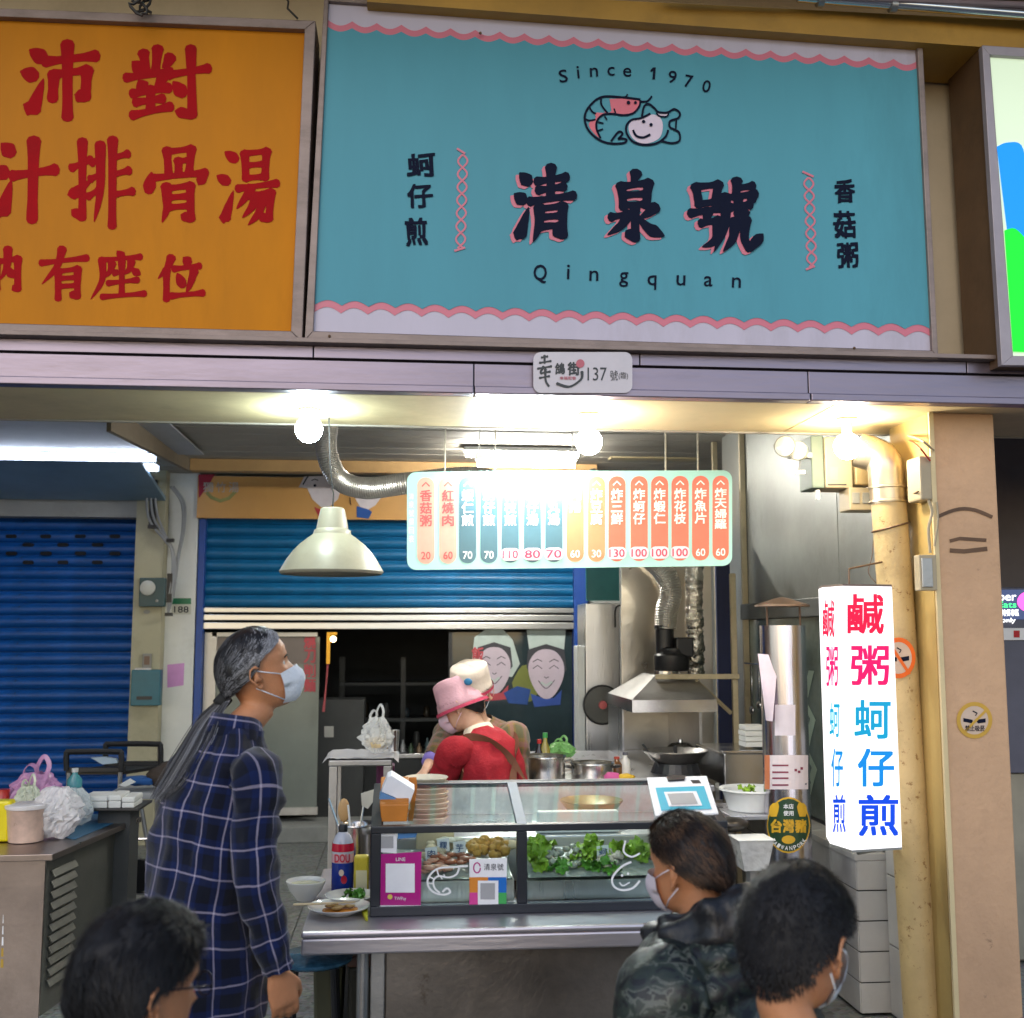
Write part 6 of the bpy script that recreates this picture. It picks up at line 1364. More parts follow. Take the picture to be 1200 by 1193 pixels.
part('table_top', MB().box((PY(850,950,YU2).x,YU2-.08,zsh-.02),(PY(905,950,YU2).x,YU2+.3,zsh)), STEEL, root, bevel=.003)
for x in (PY(853,950,YU2).x, PY(902,950,YU2).x): part('leg', MB().tube([(x,YU2-.05,0),(x,YU2-.05,zsh-.021)], .012, 8), STEELD, root)
YU3 = 4.72
c = PY(880, 982, YU3)
root = thing('wire_basket', 'clear plastic lined basket in front of the flue pipe foot', 'basket', Vector((c.x,c.y,c.z-.13)))
part('rim', MB().box((c.x-.07,YU3-.05,c.z-.006),(c.x+.09,YU3+.10,c.z)), WHITEP, root, bevel=.002)
part('basket_liner', MB().hexa([Vector((c.x-.065,YU3-.045,c.z-.0065)),Vector((c.x+.085,YU3-.045,c.z-.0065)),Vector((c.x+.06,YU3-.03,c.z-.13)),Vector((c.x-.04,YU3-.03,c.z-.13))],[Vector((c.x-.065,YU3+.095,c.z-.0065)),Vector((c.x+.085,YU3+.095,c.z-.0065)),Vector((c.x+.06,YU3+.08,c.z-.13)),Vector((c.x-.04,YU3+.08,c.z-.13))]), mat('liner_clear', (.6,.6,.58), .3, 0, .2, 15, .6, 30), root)
part('basket_stand', MB().tube([(c.x+.01,YU3+.02,0),(c.x+.01,YU3+.02,c.z-.131)], .03, 10), STEELD, root)
c2_ = PY(868, 968, YU3+.1)
solo('black_wok', MB().blob(c2_+Vector((-.02,.05,0)), .07, 16, 8, .1, 1, 1., (1,1,.45)), mat('wok_black', (.04,.035,.03), .3, .5), 'dark round pan on the basket left of the flue pipe', 'pan', smooth='all')

# ================================================================ UNDER THE COUNTER
YT2 = 3.72
c = PY(384, 1128, 3.55)
root = thing('blue_stool', 'black framed stool with a shiny blue patterned seat under the counter end', 'stool', (c.x,3.6,0))
part('seat', MB().lathe([(.11,-.02),(.12,-.012),(.12,-.004),(.11,0),(0,.002)], (c.x-.045,3.6,c.z+.01), 'z', 26), mat('stool_blue', (.05,.16,.26), .2, .1, .5, 30), root, smooth=True)
for a_ in (.8, 2.3, 3.9, 5.5): part('leg', MB().tube([(c.x-.045+.09*cos(a_),3.6+.09*sin(a_),c.z-.011),(c.x-.045+.13*cos(a_),3.6+.13*sin(a_),0)], .010, 8), DARK, root)
root = thing('rubbish_bin', 'brown green bin standing under the left end of the counter', 'bin', (PY(385,1190,YT2).x,YT2+.1,0))
a, b = PY(367,1125,YT2), PY(402,1125,YT2)
part('bin_body', MB().hexa([Vector((a.x+.02,YT2,0)),Vector((b.x-.02,YT2,0)),Vector((b.x,YT2,a.z-.02)),Vector((a.x,YT2,a.z-.02))],[Vector((a.x+.02,YT2+.25,0)),Vector((b.x-.02,YT2+.25,0)),Vector((b.x,YT2+.25,a.z-.02)),Vector((a.x,YT2+.25,a.z-.02))]), mat('bin_olive', (.10,.095,.05), .5, 0, .2, 5), root, bevel=.01)
part('rim', MB().box((a.x-.008,YT2-.008,a.z-.0195),(b.x+.008,YT2+.258,a.z)), mat('bin_rim', (.20,.16,.10), .4), root, bevel=.004)
root = thing('dark_bin', 'dark bin with a brown rim between the stool and the counter front', 'bin', (PY(425,1190,YT2).x,YT2+.1,0))
a, b = PY(407,1121,YT2-.05), PY(446,1121,YT2-.05)
part('bin_body', MB().box((a.x+.003,YT2-.045,0),(b.x-.003,YT2+.2,a.z-.035)), mat('bin_dark', (.035,.033,.022), .5, 0, .2, 5), root, bevel=.012)
part('rim', MB().box((a.x,YT2-.05,a.z-.034),(b.x,YT2+.205,a.z)), mat('rim_brown', (.17,.09,.07), .4, 0, .3, 12), root, bevel=.005)

# ================================================================ LEFT CART
zc_ = .70
A = PZ(62, 1001, zc_); B = PZ(166, 957, zc_); dirx = Vector((-1, -.03, 0)); bk = (B-A)
root = thing('steel_cart', 'stainless food cart with louvred side at the left edge', 'cart', (A.x-.5, A.y+.3, 0))
CART = mat('cart_steel', (.30,.25,.23), .32, 1, .18, 2.5, .04, 50, dirt=.25, rv=.15); CARTB = mat('cart_side', (.17,.17,.15), .5, .7, .25, 3, dirt=.3)
LL = A+dirx*2.0
part('cart_top', MB().prism([LL, A, B, B+dirx*2.0], (0,0,-.028)), CART, root, bevel=.003)
o_ = Vector((-.05,.02,0)); A2, B2 = A+o_+bk*.03, B+o_-bk*.03
def v0(p, z): return Vector((p.x, p.y, z))
part('cart_front', MB().prism([v0(A2,0.0), v0(A2,zc_-.029), v0(A2+dirx*1.8,zc_-.029), v0(A2+dirx*1.8,0.0)], (0,.02,0)), CART, root)
part('cart_side', MB().prism([v0(A2,0.0)+Vector((0,.021,0)), v0(B2,0.0), v0(B2,zc_-.029), v0(A2,zc_-.029)+Vector((0,.021,0))], (-.02,0,0)), CARTB, root)
bd = (B2-A2).normalized(); nrm = Vector((bd.y, -bd.x, 0))
for k in range(11):
    z_ = zc_-.09-k*.047; p0_ = A2+bd*.06; p1_ = A2+bd*.30
    part('louvre', MB().prism([v0(p0_,z_), v0(p1_,z_), v0(p1_,z_-.028)+nrm*.016, v0(p0_,z_-.028)+nrm*.016], nrm*.003), CARTB, root)
part('price_sticker', MB().rect(-6,1068,7,1142,on_y(A2.y-.002),.001), DARK, root)
for k in range(5): part('sticker_square', MB().rect(-3,1072+k*13,4,1082+k*13,on_y(A2.y-.002),.003), WHITE if k < 3 else mat('sq_gold', (.4,.25,.03), .5), root)
mat_b = mat('blue_mat', (.02,.11,.22), .5)
solo('blue_mat', MB().prism([PZ(88,984,zc_+.001), PZ(150,957.5,zc_+.001), PZ(92,953,zc_+.001), PZ(40,975,zc_+.001)], (0,0,.002)), mat_b, 'thin blue mat on the steel cart under the clear bags', 'mat')
def onc2(x, y): p = PZ(x, y, zc_+.0035); return p
c = onc2(30, 985); k_ = 1/ppm(c.y)
root = thing('food_tub', 'translucent white tub of pink food with a lid on the steel cart', 'tub', c)
part('tub_body', MB().lathe([(18*k_,0),(21*k_,34*k_),(22*k_,35*k_)], c, 'z', 28), mat('tub_pink', (.62,.44,.36), .3, 0, .2, 12), root, smooth=True)
part('lid', MB().lathe([(22.5*k_,35.2*k_),(23*k_,37*k_),(23*k_,39*k_),(20*k_,40*k_),(0,40*k_)], c, 'z', 28), mat('lid_white', (.72,.68,.68), .3), root, smooth=True)
c = onc2(-2, 987)
root = thing('yellow_canister', 'bright yellow canister at the left edge of the steel cart', 'canister', c)
part('canister_body', MB().box((c.x-.04,c.y,c.z),(c.x+.045,c.y+.08,c.z+44*k_)), mat('canister_yellow', (.75,.62,.0), .3), root, bevel=.012)
c = onc2(2, 965)
solo('red_jar', MB().lathe([(.035,0),(.035,.12),(.03,.13),(.03,.17),(0,.17)], c, 'z', 20), mat('jar_red', (.42,.02,.015), .3), 'red jar behind the yellow canister', 'jar', smooth=True)
p = onc2(66, 982)
bag('crumpled clear plastic bag in front on the steel cart', 40, 928, 92, 982, p.y, mat('bag_clear_white', (.74,.72,.74), .22, 0, .06, 14, 1.0, 28, alpha=.72, spec=.8), 5., False, base=zc_+.004)
p = onc2(78, 968)
bag('second clear bag slumped behind the front one', 66, 922, 106, 962, p.y, mat('bag_clear_grey', (.60,.66,.68), .22, 0, .06, 14, 1.0, 28, alpha=.6, spec=.8), 15., False, base=zc_+.004)
p = onc2(38, 965)
bag('pink tinted carrier bag arching over the white tub', 8, 893, 72, 962, p.y+.12, mat('bag_pink', (.66,.34,.60), .25, 0, .08, 10, .8, 22, alpha=.62, spec=.7), 25., True, base=zc_+.004)
bag('pale green carrier bag with knotted handles behind the white tub', 16, 903, 48, 950, p.y+.02, mat('bag_pale_green', (.60,.66,.52), .25, 0, .08, 10, .8, 22, alpha=.8, spec=.7), 33., True, base=zc_+.03, food=mat('food_dark', (.16,.10,.05), .5))
c = PZ(86, 950, zc_+.004); k_ = 1/ppm(c.y)
root = thing('water_bottle', 'small turquoise water bottle behind the clear bags', 'bottle', c)
part('bottle_body', MB().lathe([(7*k_,0),(8*k_,2*k_),(7*k_,14*k_),(8*k_,20*k_),(8*k_,34*k_),(3*k_,40*k_),(3*k_,43*k_)], c, 'z', 20), mat('bottle_turquoise', (.10,.42,.46), .1, alpha=.75, spec=.8), root, smooth=True)
part('cap', MB().lathe([(3.6*k_,42*k_),(3.6*k_,46*k_),(0,46*k_)], c, 'z', 14), WHITEP, root)
# grey folding table, trays, trolley behind
YG2 = 6.6
a, b = PY(123,931,YG2), PY(215,931,YG2)
root = thing('folding_table', 'grey folding table with crossed metal legs behind the plaid shirt', 'table', ((a.x+b.x)/2,YG2+.25,0))
part('table_top', MB().box((a.x,YG2,a.z-.03),(b.x,YG2+.5,a.z)), mat('table_grey', (.33,.34,.35), .5), root, bevel=.006)
for s_, (xa2, xb2) in enumerate(((a.x+.18,a.x+.32),(a.x+.34,a.x+.20))):
    for yy_ in (YG2+.06, YG2+.44): part('leg', MB().tube([(xa2,yy_,a.z-.031),(xb2,yy_+.01*s_,.01)], .012, 8), STEELD, root, smooth=True)
for z_ in (.12, .2, .5): part('cross_bar', MB().tube([(a.x+.15,YG2+.05,z_),(b.x-.1,YG2+.05,z_)], .009, 8), STEELL, root, smooth=True)
part('wheel', MB().tube([(b.x-.24,YG2+.03,.30),(b.x-.24,YG2+.07,.30)], .09, 18), DARK, root)
solo('brown_bag', MB().blob((b.x-.12,YG2+.2,a.z+.075), .11, 18, 9, .4, 1.6, 2., (1.1,.8,.65)), mat('bag_brown', (.05,.035,.025), .7), 'dark brown bag lying on the grey folding table', 'bag', smooth='all')
solo('blue_cloth', MB().blob((b.x-.26,YG2+.2,a.z+.05), .08, 16, 8, .5, 1.8, 7., (1.5,.8,.35)), mat('cloth_blue', (.02,.10,.32), .8), 'blue cloth next to the dark brown bag', 'cloth', smooth='all')
solo('white_receipt', MB().prism([PY(*q,YG2-.002) for q in ((139,920),(151,913),(158,917),(147,922),(142,921))], (0,.03,0)), WHITEP, 'crumpled white receipt at the edge of the grey folding table', 'paper')
YN = 7.2
root = thing('black_trolley', 'black plastic trolley with two tall looped handles before the blue shutter', 'trolley', (PY(128,1000,YN).x,YN+.15,0))
def loop(x0, y0, x1, y1, Y, w_=.03):
    return MB().tube(spline([PY(x0,y1,Y),PY(x0,y0+3,Y),PY(x0+6,y0,Y),PY(x1-6,y0,Y),PY(x1,y0+3,Y),PY(x1,y1,Y)],5), w_*.6, 8)
part('handle', loop(78,881,142,903,YN), DARK, root, smooth=True); part('handle', loop(124,872,188,896,YN+.4), DARK, root, smooth=True)
for x0, x1, y, Y in ((77,145,900,YN),(122,190,893,YN+.4)): part('tray_edge', MB().pxbox(x0,y,x1,y+5,Y,.05), DARK, root, bevel=.005)
part('tray', MB().prism([PY(77,904,YN+.06),PY(145,904,YN+.06),PY(190,897,YN+.4),PY(122,897,YN+.4)], (0,0,-.02)), DARK, root)
for x, Y in ((81,YN+.02),(141,YN+.02),(186,YN+.42)): p = PY(x,905,Y); part('leg', MB().tube([(p.x,Y,0),(p.x,Y,p.z)], .014, 8), STEELD, root)
solo('pale_plate', MB().prism([PY(*q,YN-.01) for q in ((106,888),(122,887),(136,889),(138,894),(120,896))], (0,.03,0)), mat('plate_blueish', (.38,.50,.62), .3), 'pale blue tray lid on the black trolley', 'lid')
YN2 = 5.9
zc3 = PY(120,951,YN2).z
root = thing('black_tray', 'black tray carrying white foam boxes beyond the cart', 'tray', (PY(130,951,YN2).x,YN2+.15,zc3))
part('tray_base', MB().box((PY(100,951,YN2).x,YN2,zc3),(PY(163,951,YN2).x,YN2+.3,zc3+.012)), DARK, root, bevel=.003)
part('tray_stand', MB().box((PY(112,951,YN2).x,YN2+.05,0),(PY(150,951,YN2).x,YN2+.25,zc3-.001)), DARKM, root)
for x0, x1, y0, lb in ((97,126,933,'white foam box at the left end of the black tray'),(127,142,932,'narrow white foam box in the middle of the black tray'),(143,158,934,'grey white foam box under the grey folding table edge')):
    t = thing('foam_box', lb, 'box', PY((x0+x1)/2,950,YN2), 'foam boxes on the black tray'); a, b = PY(x0,y0,YN2+.02), PY(x1,950,YN2+.02)
    part('box_body', MB().box((a.x,YN2+.02,zc3+.0125),(b.x-.004,YN2+.2,a.z-.03)), WHITEP, t, bevel=.005); part('lid', MB().box((a.x-.002,YN2+.018,a.z-.0295),(b.x-.002,YN2+.202,a.z)), WHITEP, t, bevel=.008)

# more kitchen clutter: seasoning bottles on the stove counter and ladles on a rail
BT = [(606,'dark soy sauce bottle at the left end of the stove counter',(.02,.008,.004),.024,.15),(613,'green capped clear oil bottle beside the soy sauce bottle',(.35,.28,.05),.026,.18),(723,'short brown seasoning jar left of the wok',(.14,.06,.02),.03,.08),(733,'white seasoning tin between the brown jar and the wok',(.62,.60,.55),.028,.10)]
for x, lb, c_, r_, h_ in BT:
    c = PY(x if x > 700 else x+26, 917, YZ+(.6 if x < 700 else .45)); c.z = zS+.001
    t = thing('seasoning_bottle', lb, 'bottle', c)
    part('bottle_body', MB().lathe([(r_*.9,0),(r_,.006),(r_,h_*.65),(r_*.45,h_*.85),(r_*.4,h_)], c, 'z', 18), mat('bottle_%d' % x, c_, .15, spec=.8), t, smooth=True)
    part('cap', MB().lathe([(r_*.5,h_*.96),(r_*.5,h_*1.1),(0,h_*1.1)], c, 'z', 14), mat('cap_%d' % x, ((.5,.02,.02),(.05,.35,.08),(.4,.05,.03),(.1,.1,.12))[[b[0] for b in BT].index(x)], .4), t, smooth=True)
pr_ = onR(905, 800)
root = thing('ladle_rail', 'short rail with hanging ladles on the grey side wall left of the flue', 'rail', (XR-.06, 6.3, 1.42))
part('rail', MB().tube([(XR-.06,5.95,1.48),(XR-.06,6.75,1.48)], .006, 8), STEELL, root)
for k in range(5):
    y_ = 6.05+k*.14; h_ = .22+.04*(k % 3)
    part('ladle', MB().tube([(XR-.062,y_,1.482),(XR-.062,y_,1.482-h_)], .0045, 6).blob((XR-.065,y_,1.482-h_-.02), .032, 12, 8, 0, 1, 0, (.5,1,.8)), STEELL, root, smooth='all')

heap('shrimp', 'pinkish shelled shrimp at the front left of the left tray', 'shrimp', mat('shrimp_pink', (.62,.30,.20), .3, 0, .3, 40), [(497+rnd.uniform(0,30), 1012+rnd.uniform(0,10)) for _ in range(18)], .012, (1.5,.8,.6), .4)
heap('fish_cakes', 'white fish cakes behind the small cards in the left tray', 'fish cakes', mat('fishcake_white', (.66,.62,.52), .4, 0, .15, 40), [(520+rnd.uniform(0,34), 985+rnd.uniform(0,9)) for _ in range(14)], .016, (1.3,1,.5), .2)
# ================================================================ PEOPLE
SKIN = mat('skin_tan', (.50,.22,.105), .5, 0, .12, 14, .12, 160, sss=.12, spec=.4)
SKINP = mat('skin_pale', (.60,.36,.24), .5, 0, .10, 14, .1, 160, sss=.12, spec=.4)
MASKM = mat('mask_cloth', (.70,.74,.80), .8, 0, .04, 30, .3, 90)
def hairmat(name, dark, light, rough=.42):
    m = bpy.data.materials.new(name); m.use_nodes = True; nt = m.node_tree; L = nt.links.new; b = nt.nodes['Principled BSDF']
    a = nt.nodes.new('ShaderNodeAttribute'); a.attribute_name = 'tone'; r = nt.nodes.new('ShaderNodeMix'); r.data_type = 'RGBA'
    L(a.outputs['Fac'], r.inputs[0]); r.inputs[6].default_value = tuple(dark)+(1,); r.inputs[7].default_value = tuple(light)+(1,)
    L(r.outputs[2], b.inputs['Base Color']); b.inputs['Roughness'].default_value = rough+.1; b.inputs['Specular IOR Level'].default_value = .3; return m
HT = [(0,.006,.050,.010),(.006,.024,.070,-.010),(.02,.040,.082,-.030),(.045,.053,.087,-.052),(.075,.061,.088,-.074),(.10,.067,.084,-.090),(.12,.071,.082,-.098),(.14,.0745,.087,-.103),(.165,.0745,.087,-.103),(.185,.069,.078,-.097),(.20,.060,.066,-.084),(.213,.045,.048,-.063),(.222,.026,.028,-.036),(.2265,.004,.004,-.006)]
def hrow(z):
    z = min(max(z, 0), .2265)
    for i in range(len(HT)-1):
        if HT[i+1][0] >= z:
            t = (z-HT[i][0])/(HT[i+1][0]-HT[i][0]); return [HT[i][k]*(1-t)+HT[i+1][k]*t for k in (1,2,3)]
def hs(a, z, off=0.):      # head surface, a = 0 forward, + to the person's right
    w_, f_, b_ = hrow(z); sa, ca = sin(a), cos(a); e = .88
    x = (w_+off)*math.copysign(abs(sa)**e, sa); ext = (f_ if ca > 0 else -b_)+off; y = ext*math.copysign(abs(ca)**e, ca)
    if z < .05 and ca < 0: y = (abs(b_)+off)*math.copysign(abs(ca)**e, ca)
    if ca > 0:
        y += .024*math.exp(-(x/.012)**2)*max(0, min(1, (z-.070)/.012))*max(0, min(1, (.128-z)/.045))
        y -= .007*math.exp(-((abs(x)-.032)/.014)**2-((z-.116)/.011)**2)
        y += .004*math.exp(-(x/.022)**2-((z-.050)/.005)**2)+.004*math.exp(-(x/.022)**2-((z-.041)/.005)**2)
        y += .003*math.exp(-((z-.133)/.008)**2)
    return Vector((x, y, z))
def he(a, el, off=0.):     # point over the scalp in direction (azimuth, elevation) from the head centre
    d = Vector((sin(a)*cos(el), cos(a)*cos(el), sin(el)))
    ry = .088 if d.y > 0 else .104; rz = .099 if d.z > 0 else .125
    q = 1/sqrt((d.x/.0755)**2+(d.y/ry)**2+(d.z/rz)**2)
    return Vector((0,0,.1245))+d*(q+off+.0045)
def addT(dst, src, M):
    n = len(dst.v); dst.v += [M@v for v in src.v]; dst.f += [tuple(i+n for i in f) for f in src.f]; return dst
def head_mb():
    mb = MB(); n = 44; zs_ = [.2265*(1-cos(pi*i/40))/2*.55+.2265*i/40*.45 for i in range(41)]
    mb.loft([[hs(2*pi*k/n, z) for k in range(n)] for z in zs_])
    for s_ in (-1, 1):
        c = Vector((s_*.0765, -.012, .098)); pts = []
        for k in range(15):
            a_ = -2.2+k*4.5/14; pts.append(c+Vector((s_*(.012+.005*sin(a_*.5)+.010*max(0,cos(a_-.2))), -.018*cos(a_-.2)*1.0*(1.15 if sin(a_) > 0 else .75), .031*sin(a_))))
        mb.tube(pts, [.0035]+[.0048]*13+[.0035], 8)
        mb.tube([c+Vector((-s_*.006,.003,-.012)), c+Vector((s_*.006,-.002,.0)), c+Vector((s_*.004,-.004,.02))], [.013,.012,.008], 10, sq=.45)
        mb.blob(c+Vector((s_*.005,.004,-.026)), .0085, 10, 8)
    return mb
def hand_mb(wr, d, nrm, s_, curl=.5, sc=1.):
    # d: direction wrist -> fingers, nrm: palm side, s_: +1 thumb on the +cross side
    d = Vector(d).normalized(); nrm = Vector(nrm); nrm = (nrm-d*nrm.dot(d)).normalized(); w_ = d.cross(nrm)*s_
    mb = MB(); wr = Vector(wr); rings = []
    for t, a, b in ((-.015,.024,.019),(.0,.027,.017),(.03,.037,.016),(.06,.041,.014),(.085,.040,.012),(.092,.034,.007)):
        rings.append([wr+d*t*sc+(w_*a*cos(2*pi*k/14)+nrm*b*sin(2*pi*k/14))*sc for k in range(14)])
    mb.loft(rings)
    for k, (o, ln) in enumerate(((.030,.066),(.010,.074),(-.011,.068),(-.030,.052))):
        p = wr+(d*.082+w_*o)*sc; pts = [p-d*.02*sc]; dd = d.copy(); 
        for q in range(3):
            ang = curl*(.55+.25*k*.3)*(1 if q else .7); dd = (dd*cos(ang)+nrm*sin(ang)).normalized(); nn = nrm
            pts.append(p); p = p+dd*ln*(.42,.32,.26)[q]*sc
        pts.append(p); mb.tube(pts, [x*sc for x in (.009,.0092,.0085,.0078,.0055)], 9)
    p = wr+(d*.022+w_*.026)*sc; p2 = p+(d*.030+w_*.022+nrm*.012)*sc; p3 = p2+(d*.030+w_*.004+nrm*.014)*sc; p4 = p3+(d*.022-w_*.004+nrm*.012)*sc
    mb.tube([p-(d*.01+w_*.008)*sc, p, p2, p3, p4], [x*sc for x in (.012,.0125,.0105,.009,.006)], 9)
    return mb
def remesh(name, mb, m, parent, vox, loc_origin, smoothit=3):
    mb.uv = None; o = mesh_obj(name, mb, m, loc_origin)
    r = o.modifiers.new('r', 'REMESH'); r.mode = 'VOXEL'; r.voxel_size = vox; r.use_smooth_shade = True
    s = o.modifiers.new('s', 'SMOOTH'); s.factor = .5; s.iterations = smoothit
    me = bpy.data.meshes.new_from_object(o.evaluated_get(bpy.context.evaluated_depsgraph_get()))
    o.modifiers.clear(); old = o.data; o.data = me; bpy.data.meshes.remove(old)
    me.materials.clear(); me.materials.append(m)
    o.parent = parent; ORG[o.name] = loc_origin; return o

class Person:
    def __init__(s, label, loc, rotz, H=1.68, dz=0., lean=0., twist=0., hyaw=0., hpitch=0., hroll=0., arms=(), skin=SKIN, vox=.006, legs=True, hs_=1., seat=False, headfwd=.0, headup=0.):
        s.root = thing('person', label, 'person', loc); s.root.rotation_euler = (0, 0, rotz)
        s.O = Vector(loc); s.k = H/1.68; k = s.k
        s.dz = dz; s.lean = lean; piv = Vector((0, 0, .92*k+dz))
        s.TM = Matrix.Translation(piv)@Matrix.Rotation(-lean, 4, 'X')@Matrix.Rotation(twist, 4, 'Z')@Matrix.Translation(-piv)
        nb = s.TM@Vector((0, -.005+headfwd*.3, 1.415*k+dz)); s.nb = nb
        base = nb+Vector((0, 0, 0)) 
        s.HM = Matrix.Translation(s.TM@Vector((0, .012+headfwd, (1.436+headup)*k+dz)))@Matrix.Rotation(hyaw, 4, 'Z')@Matrix.Rotation(hpitch, 4, 'X')@Matrix.Rotation(hroll, 4, 'Y')@Matrix.Scale(hs_, 4)
        mb = addT(MB(), head_mb(), s.HM)
        def T(x, y, z):
            p = Vector((x*k, y*k, z*k+dz)); f = min(1, max(0, (z-.78)/.26)); f = f*f*(3-2*f)
            return p.lerp(s.TM@p, f)
        mb.tube([T(0,-.02,1.33), T(0,-.01,1.40), s.HM@Vector((0,-.028,.01)), s.HM@Vector((0,-.03,.07))], [.060*k,.050*k,.047,.048], 18)
        rings = []
        for z, w_, d_, y in ((.86,.15,.10,0),(.95,.155,.105,0),(1.08,.135,.095,0),(1.2,.16,.105,0),(1.30,.175,.10,-.01),(1.36,.14,.075,-.012),(1.395,.07,.05,-.01)):
            rings.append([T(w_*cos(2*pi*q/24), y+d_*sin(2*pi*q/24), z) for q in range(24)])
        mb.loft(rings)
        s.arms = []
        for (sd_, el, wr, hd, palm, curl) in arms:
            sh = T(sd_*.175, -.01, 1.335); el, wr = Vector(el), Vector(wr)
            mb.tube([sh, sh.lerp(el,.5), el, el.lerp(wr,.35), wr], [.052*k,.045*k,.037*k,.038*k,.024*k], 14)
            addT(mb, hand_mb(wr, hd, palm, sd_, curl, k), Matrix.Identity(4)); s.arms.append((sd_, sh, el, wr))
        if seat: L_ = [(sd_*.10, [(sd_*.09,0,.86),(sd_*.15,.42,.88),(sd_*.15,.40,.44)]) for sd_ in (-1,1)]; 
        s.legs = []
        for sd_ in (-1, 1):
            if seat: pts = [Vector((sd_*.09,0,.47)), Vector((sd_*.16,.43,.47)), Vector((sd_*.16,.40,.09))]
            else: pts = [Vector((sd_*.09*k,0,.88*k)), Vector((sd_*.10*k,.015,.47*k)), Vector((sd_*.11*k,-.01,.09*k))]
            mb.tube([pts[0], pts[0].lerp(pts[1],.5), pts[1], pts[1].lerp(pts[2],.4), pts[2], pts[2]-Vector((0,-.04,.06))], [.066*k,.058*k,.045*k,.042*k,.032*k,.03*k], 14); s.legs.append(pts)
        s.body = remesh('body', mb, skin, s.root, vox, Vector((0,0,0)))
        ORG[s.root.name] = Vector((0,0,0))     # parts are built in the person's own space
        s.T = T
    def part(s, name, mb, m, smooth=True, **kw):
        return part(name, mb, m, s.root, smooth='all' if smooth else False, **kw)
    def torso(s, name, rings, m, n=64, wr=.010, seed=0., puff=0.):
        mb = MB(); R_ = []; uvs = []; v = 0; prev = None
        dens = []
        for i in range(len(rings)-1):
            for q in range(5):
                t = q/5; dens.append([rings[i][j]*(1-t)+rings[i+1][j]*t for j in range(4)])
        dens.append(list(rings[-1]))
        for z, w_, d_, y in dens:
            ring = []; c = s.T(0, y, z)
            if prev is not None: v += (s.T(0, y+d_, z)-prev).length
            prev = s.T(0, y+d_, z)
            for q in range(n):
                a_ = 2*pi*q/n; ca, sa = cos(a_), sin(a_); p = Vector((w_*math.copysign(abs(ca)**.85, ca), y+d_*math.copysign(abs(sa)**.85, sa), z))
                f = wr*(noise.noise(Vector((ca*2+seed, sa*2, z*7)))+.6*noise.noise(Vector((ca*5, sa*5+seed, z*14)))+.5*sin(z*46+3*ca+4*noise.noise(Vector((ca*2,sa*2,z*3+seed))))*max(0,noise.noise(Vector((ca*1.5,sa*1.5,z*3+seed*2)))+.2))
                if puff: f += puff*sqrt(abs(sin(z*pi/.075+.9*noise.noise(Vector((ca*3,sa*3,z*4))))))
                ring.append(s.T(p.x+ca*f, p.y+sa*f, p.z)); uvs.append((q/n*2*pi*.19*s.k if q else 0, v))
            R_.append(ring)
        # duplicate seam column so that the pattern runs clean round the body
        nn = n+1; vs = []; uv = []; vv = 0
        for i, ring in enumerate(R_):
            for q in range(nn): jt = .010*noise.noise(ring[q % n]*9+Vector((seed,0,0))); vs.append(ring[q % n]); uv.append((q/n*2*pi*.19*s.k+jt, uvs[i*n+1][1]+.010*noise.noise(ring[q % n]*8+Vector((0,seed,5)))))
        mb.add(vs, [(i*nn+q,i*nn+q+1,(i+1)*nn+q+1,(i+1)*nn+q) for i in range(len(R_)-1) for q in range(n)], uv)
        return s.part(name, mb, m)
    def sleeve(s, name, idx, radii, m, wr=.007, seed=0., end=1.0, puff=0., shoulder=True):
        sd_, sh, el, w_ = s.arms[idx]; w2 = el.lerp(w_, end)
        ax = s.T(sd_*.10, -.01, 1.318); so_2 = s.T(sd_*.168, -.01, 1.312); s3 = sh.lerp(el,.16)+(sh-ax).normalized()*.012; radii = [radii[0]*.62, radii[0]*.86, radii[0]*.97]+list(radii[1:])
        pts = spline([ax, so_2, s3, sh.lerp(el,.45), el, el.lerp(w2,.5), w2], 8); n = 28; mb = MB(); R_ = []; m_ = len(pts); ln = 0; vs = []; uv = []
        t0 = (pts[1]-pts[0]).normalized(); u = Vector((1,0,0)); 
        for i, p in enumerate(pts):
            t = (pts[min(i+1,m_-1)]-pts[max(i-1,0)]).normalized(); u = (u-t*u.dot(t)).normalized(); w3 = t.cross(u); ln += (p-pts[i-1]).length if i else 0
            q_ = i/(m_-1)*(len(radii)-1); a0 = min(int(q_), len(radii)-2); r_ = radii[a0]+(radii[a0+1]-radii[a0])*(q_-a0)
            for q in range(n+1):
                a_ = 2*pi*q/n; d = u*cos(a_)+w3*sin(a_)
                f = wr*(noise.noise(d*2+Vector((seed,0,ln*16)))+.7*sin(ln*85+2*sin(a_+seed))*max(0, .2+noise.noise(Vector((seed,ln*6,cos(a_)))))) 
                if puff: f += puff*sqrt(abs(sin(ln*pi/.075+.8*noise.noise(d*2))))
                vs.append(p+d*(r_+f)); uv.append((a_*.06+.008*noise.noise(p*9), ln+.010*noise.noise((p+d*.1)*9)))
        nn = n+1; mb.add(vs, [(i*nn+q,i*nn+q+1,(i+1)*nn+q+1,(i+1)*nn+q) for i in range(m_-1) for q in range(n)], uv)
        return s.part(name, mb, m)
    def trousers(s, m, seat=False, f=1.):
        k = s.k; mb = MB()
        for pts in s.legs:
            P = spline([pts[0]+Vector((0,0,.06 if not seat else .02)), pts[0].lerp(pts[1],.5), pts[1], pts[1].lerp(pts[2],.5), pts[2]], 6)
            mb.tube(P, [(.092-.028*i/(len(P)-1)+.005*noise.noise(P[i]*20))*k*f for i in range(len(P))], 20)
        z = .90*k+s.dz
        mb.lathe([(.10*k*f,z-.09),(.142*k*f,z-.03),(.142*k*f,z+.08),(.12*k*f,z+.12)], (0,0,0), 'z', 28)
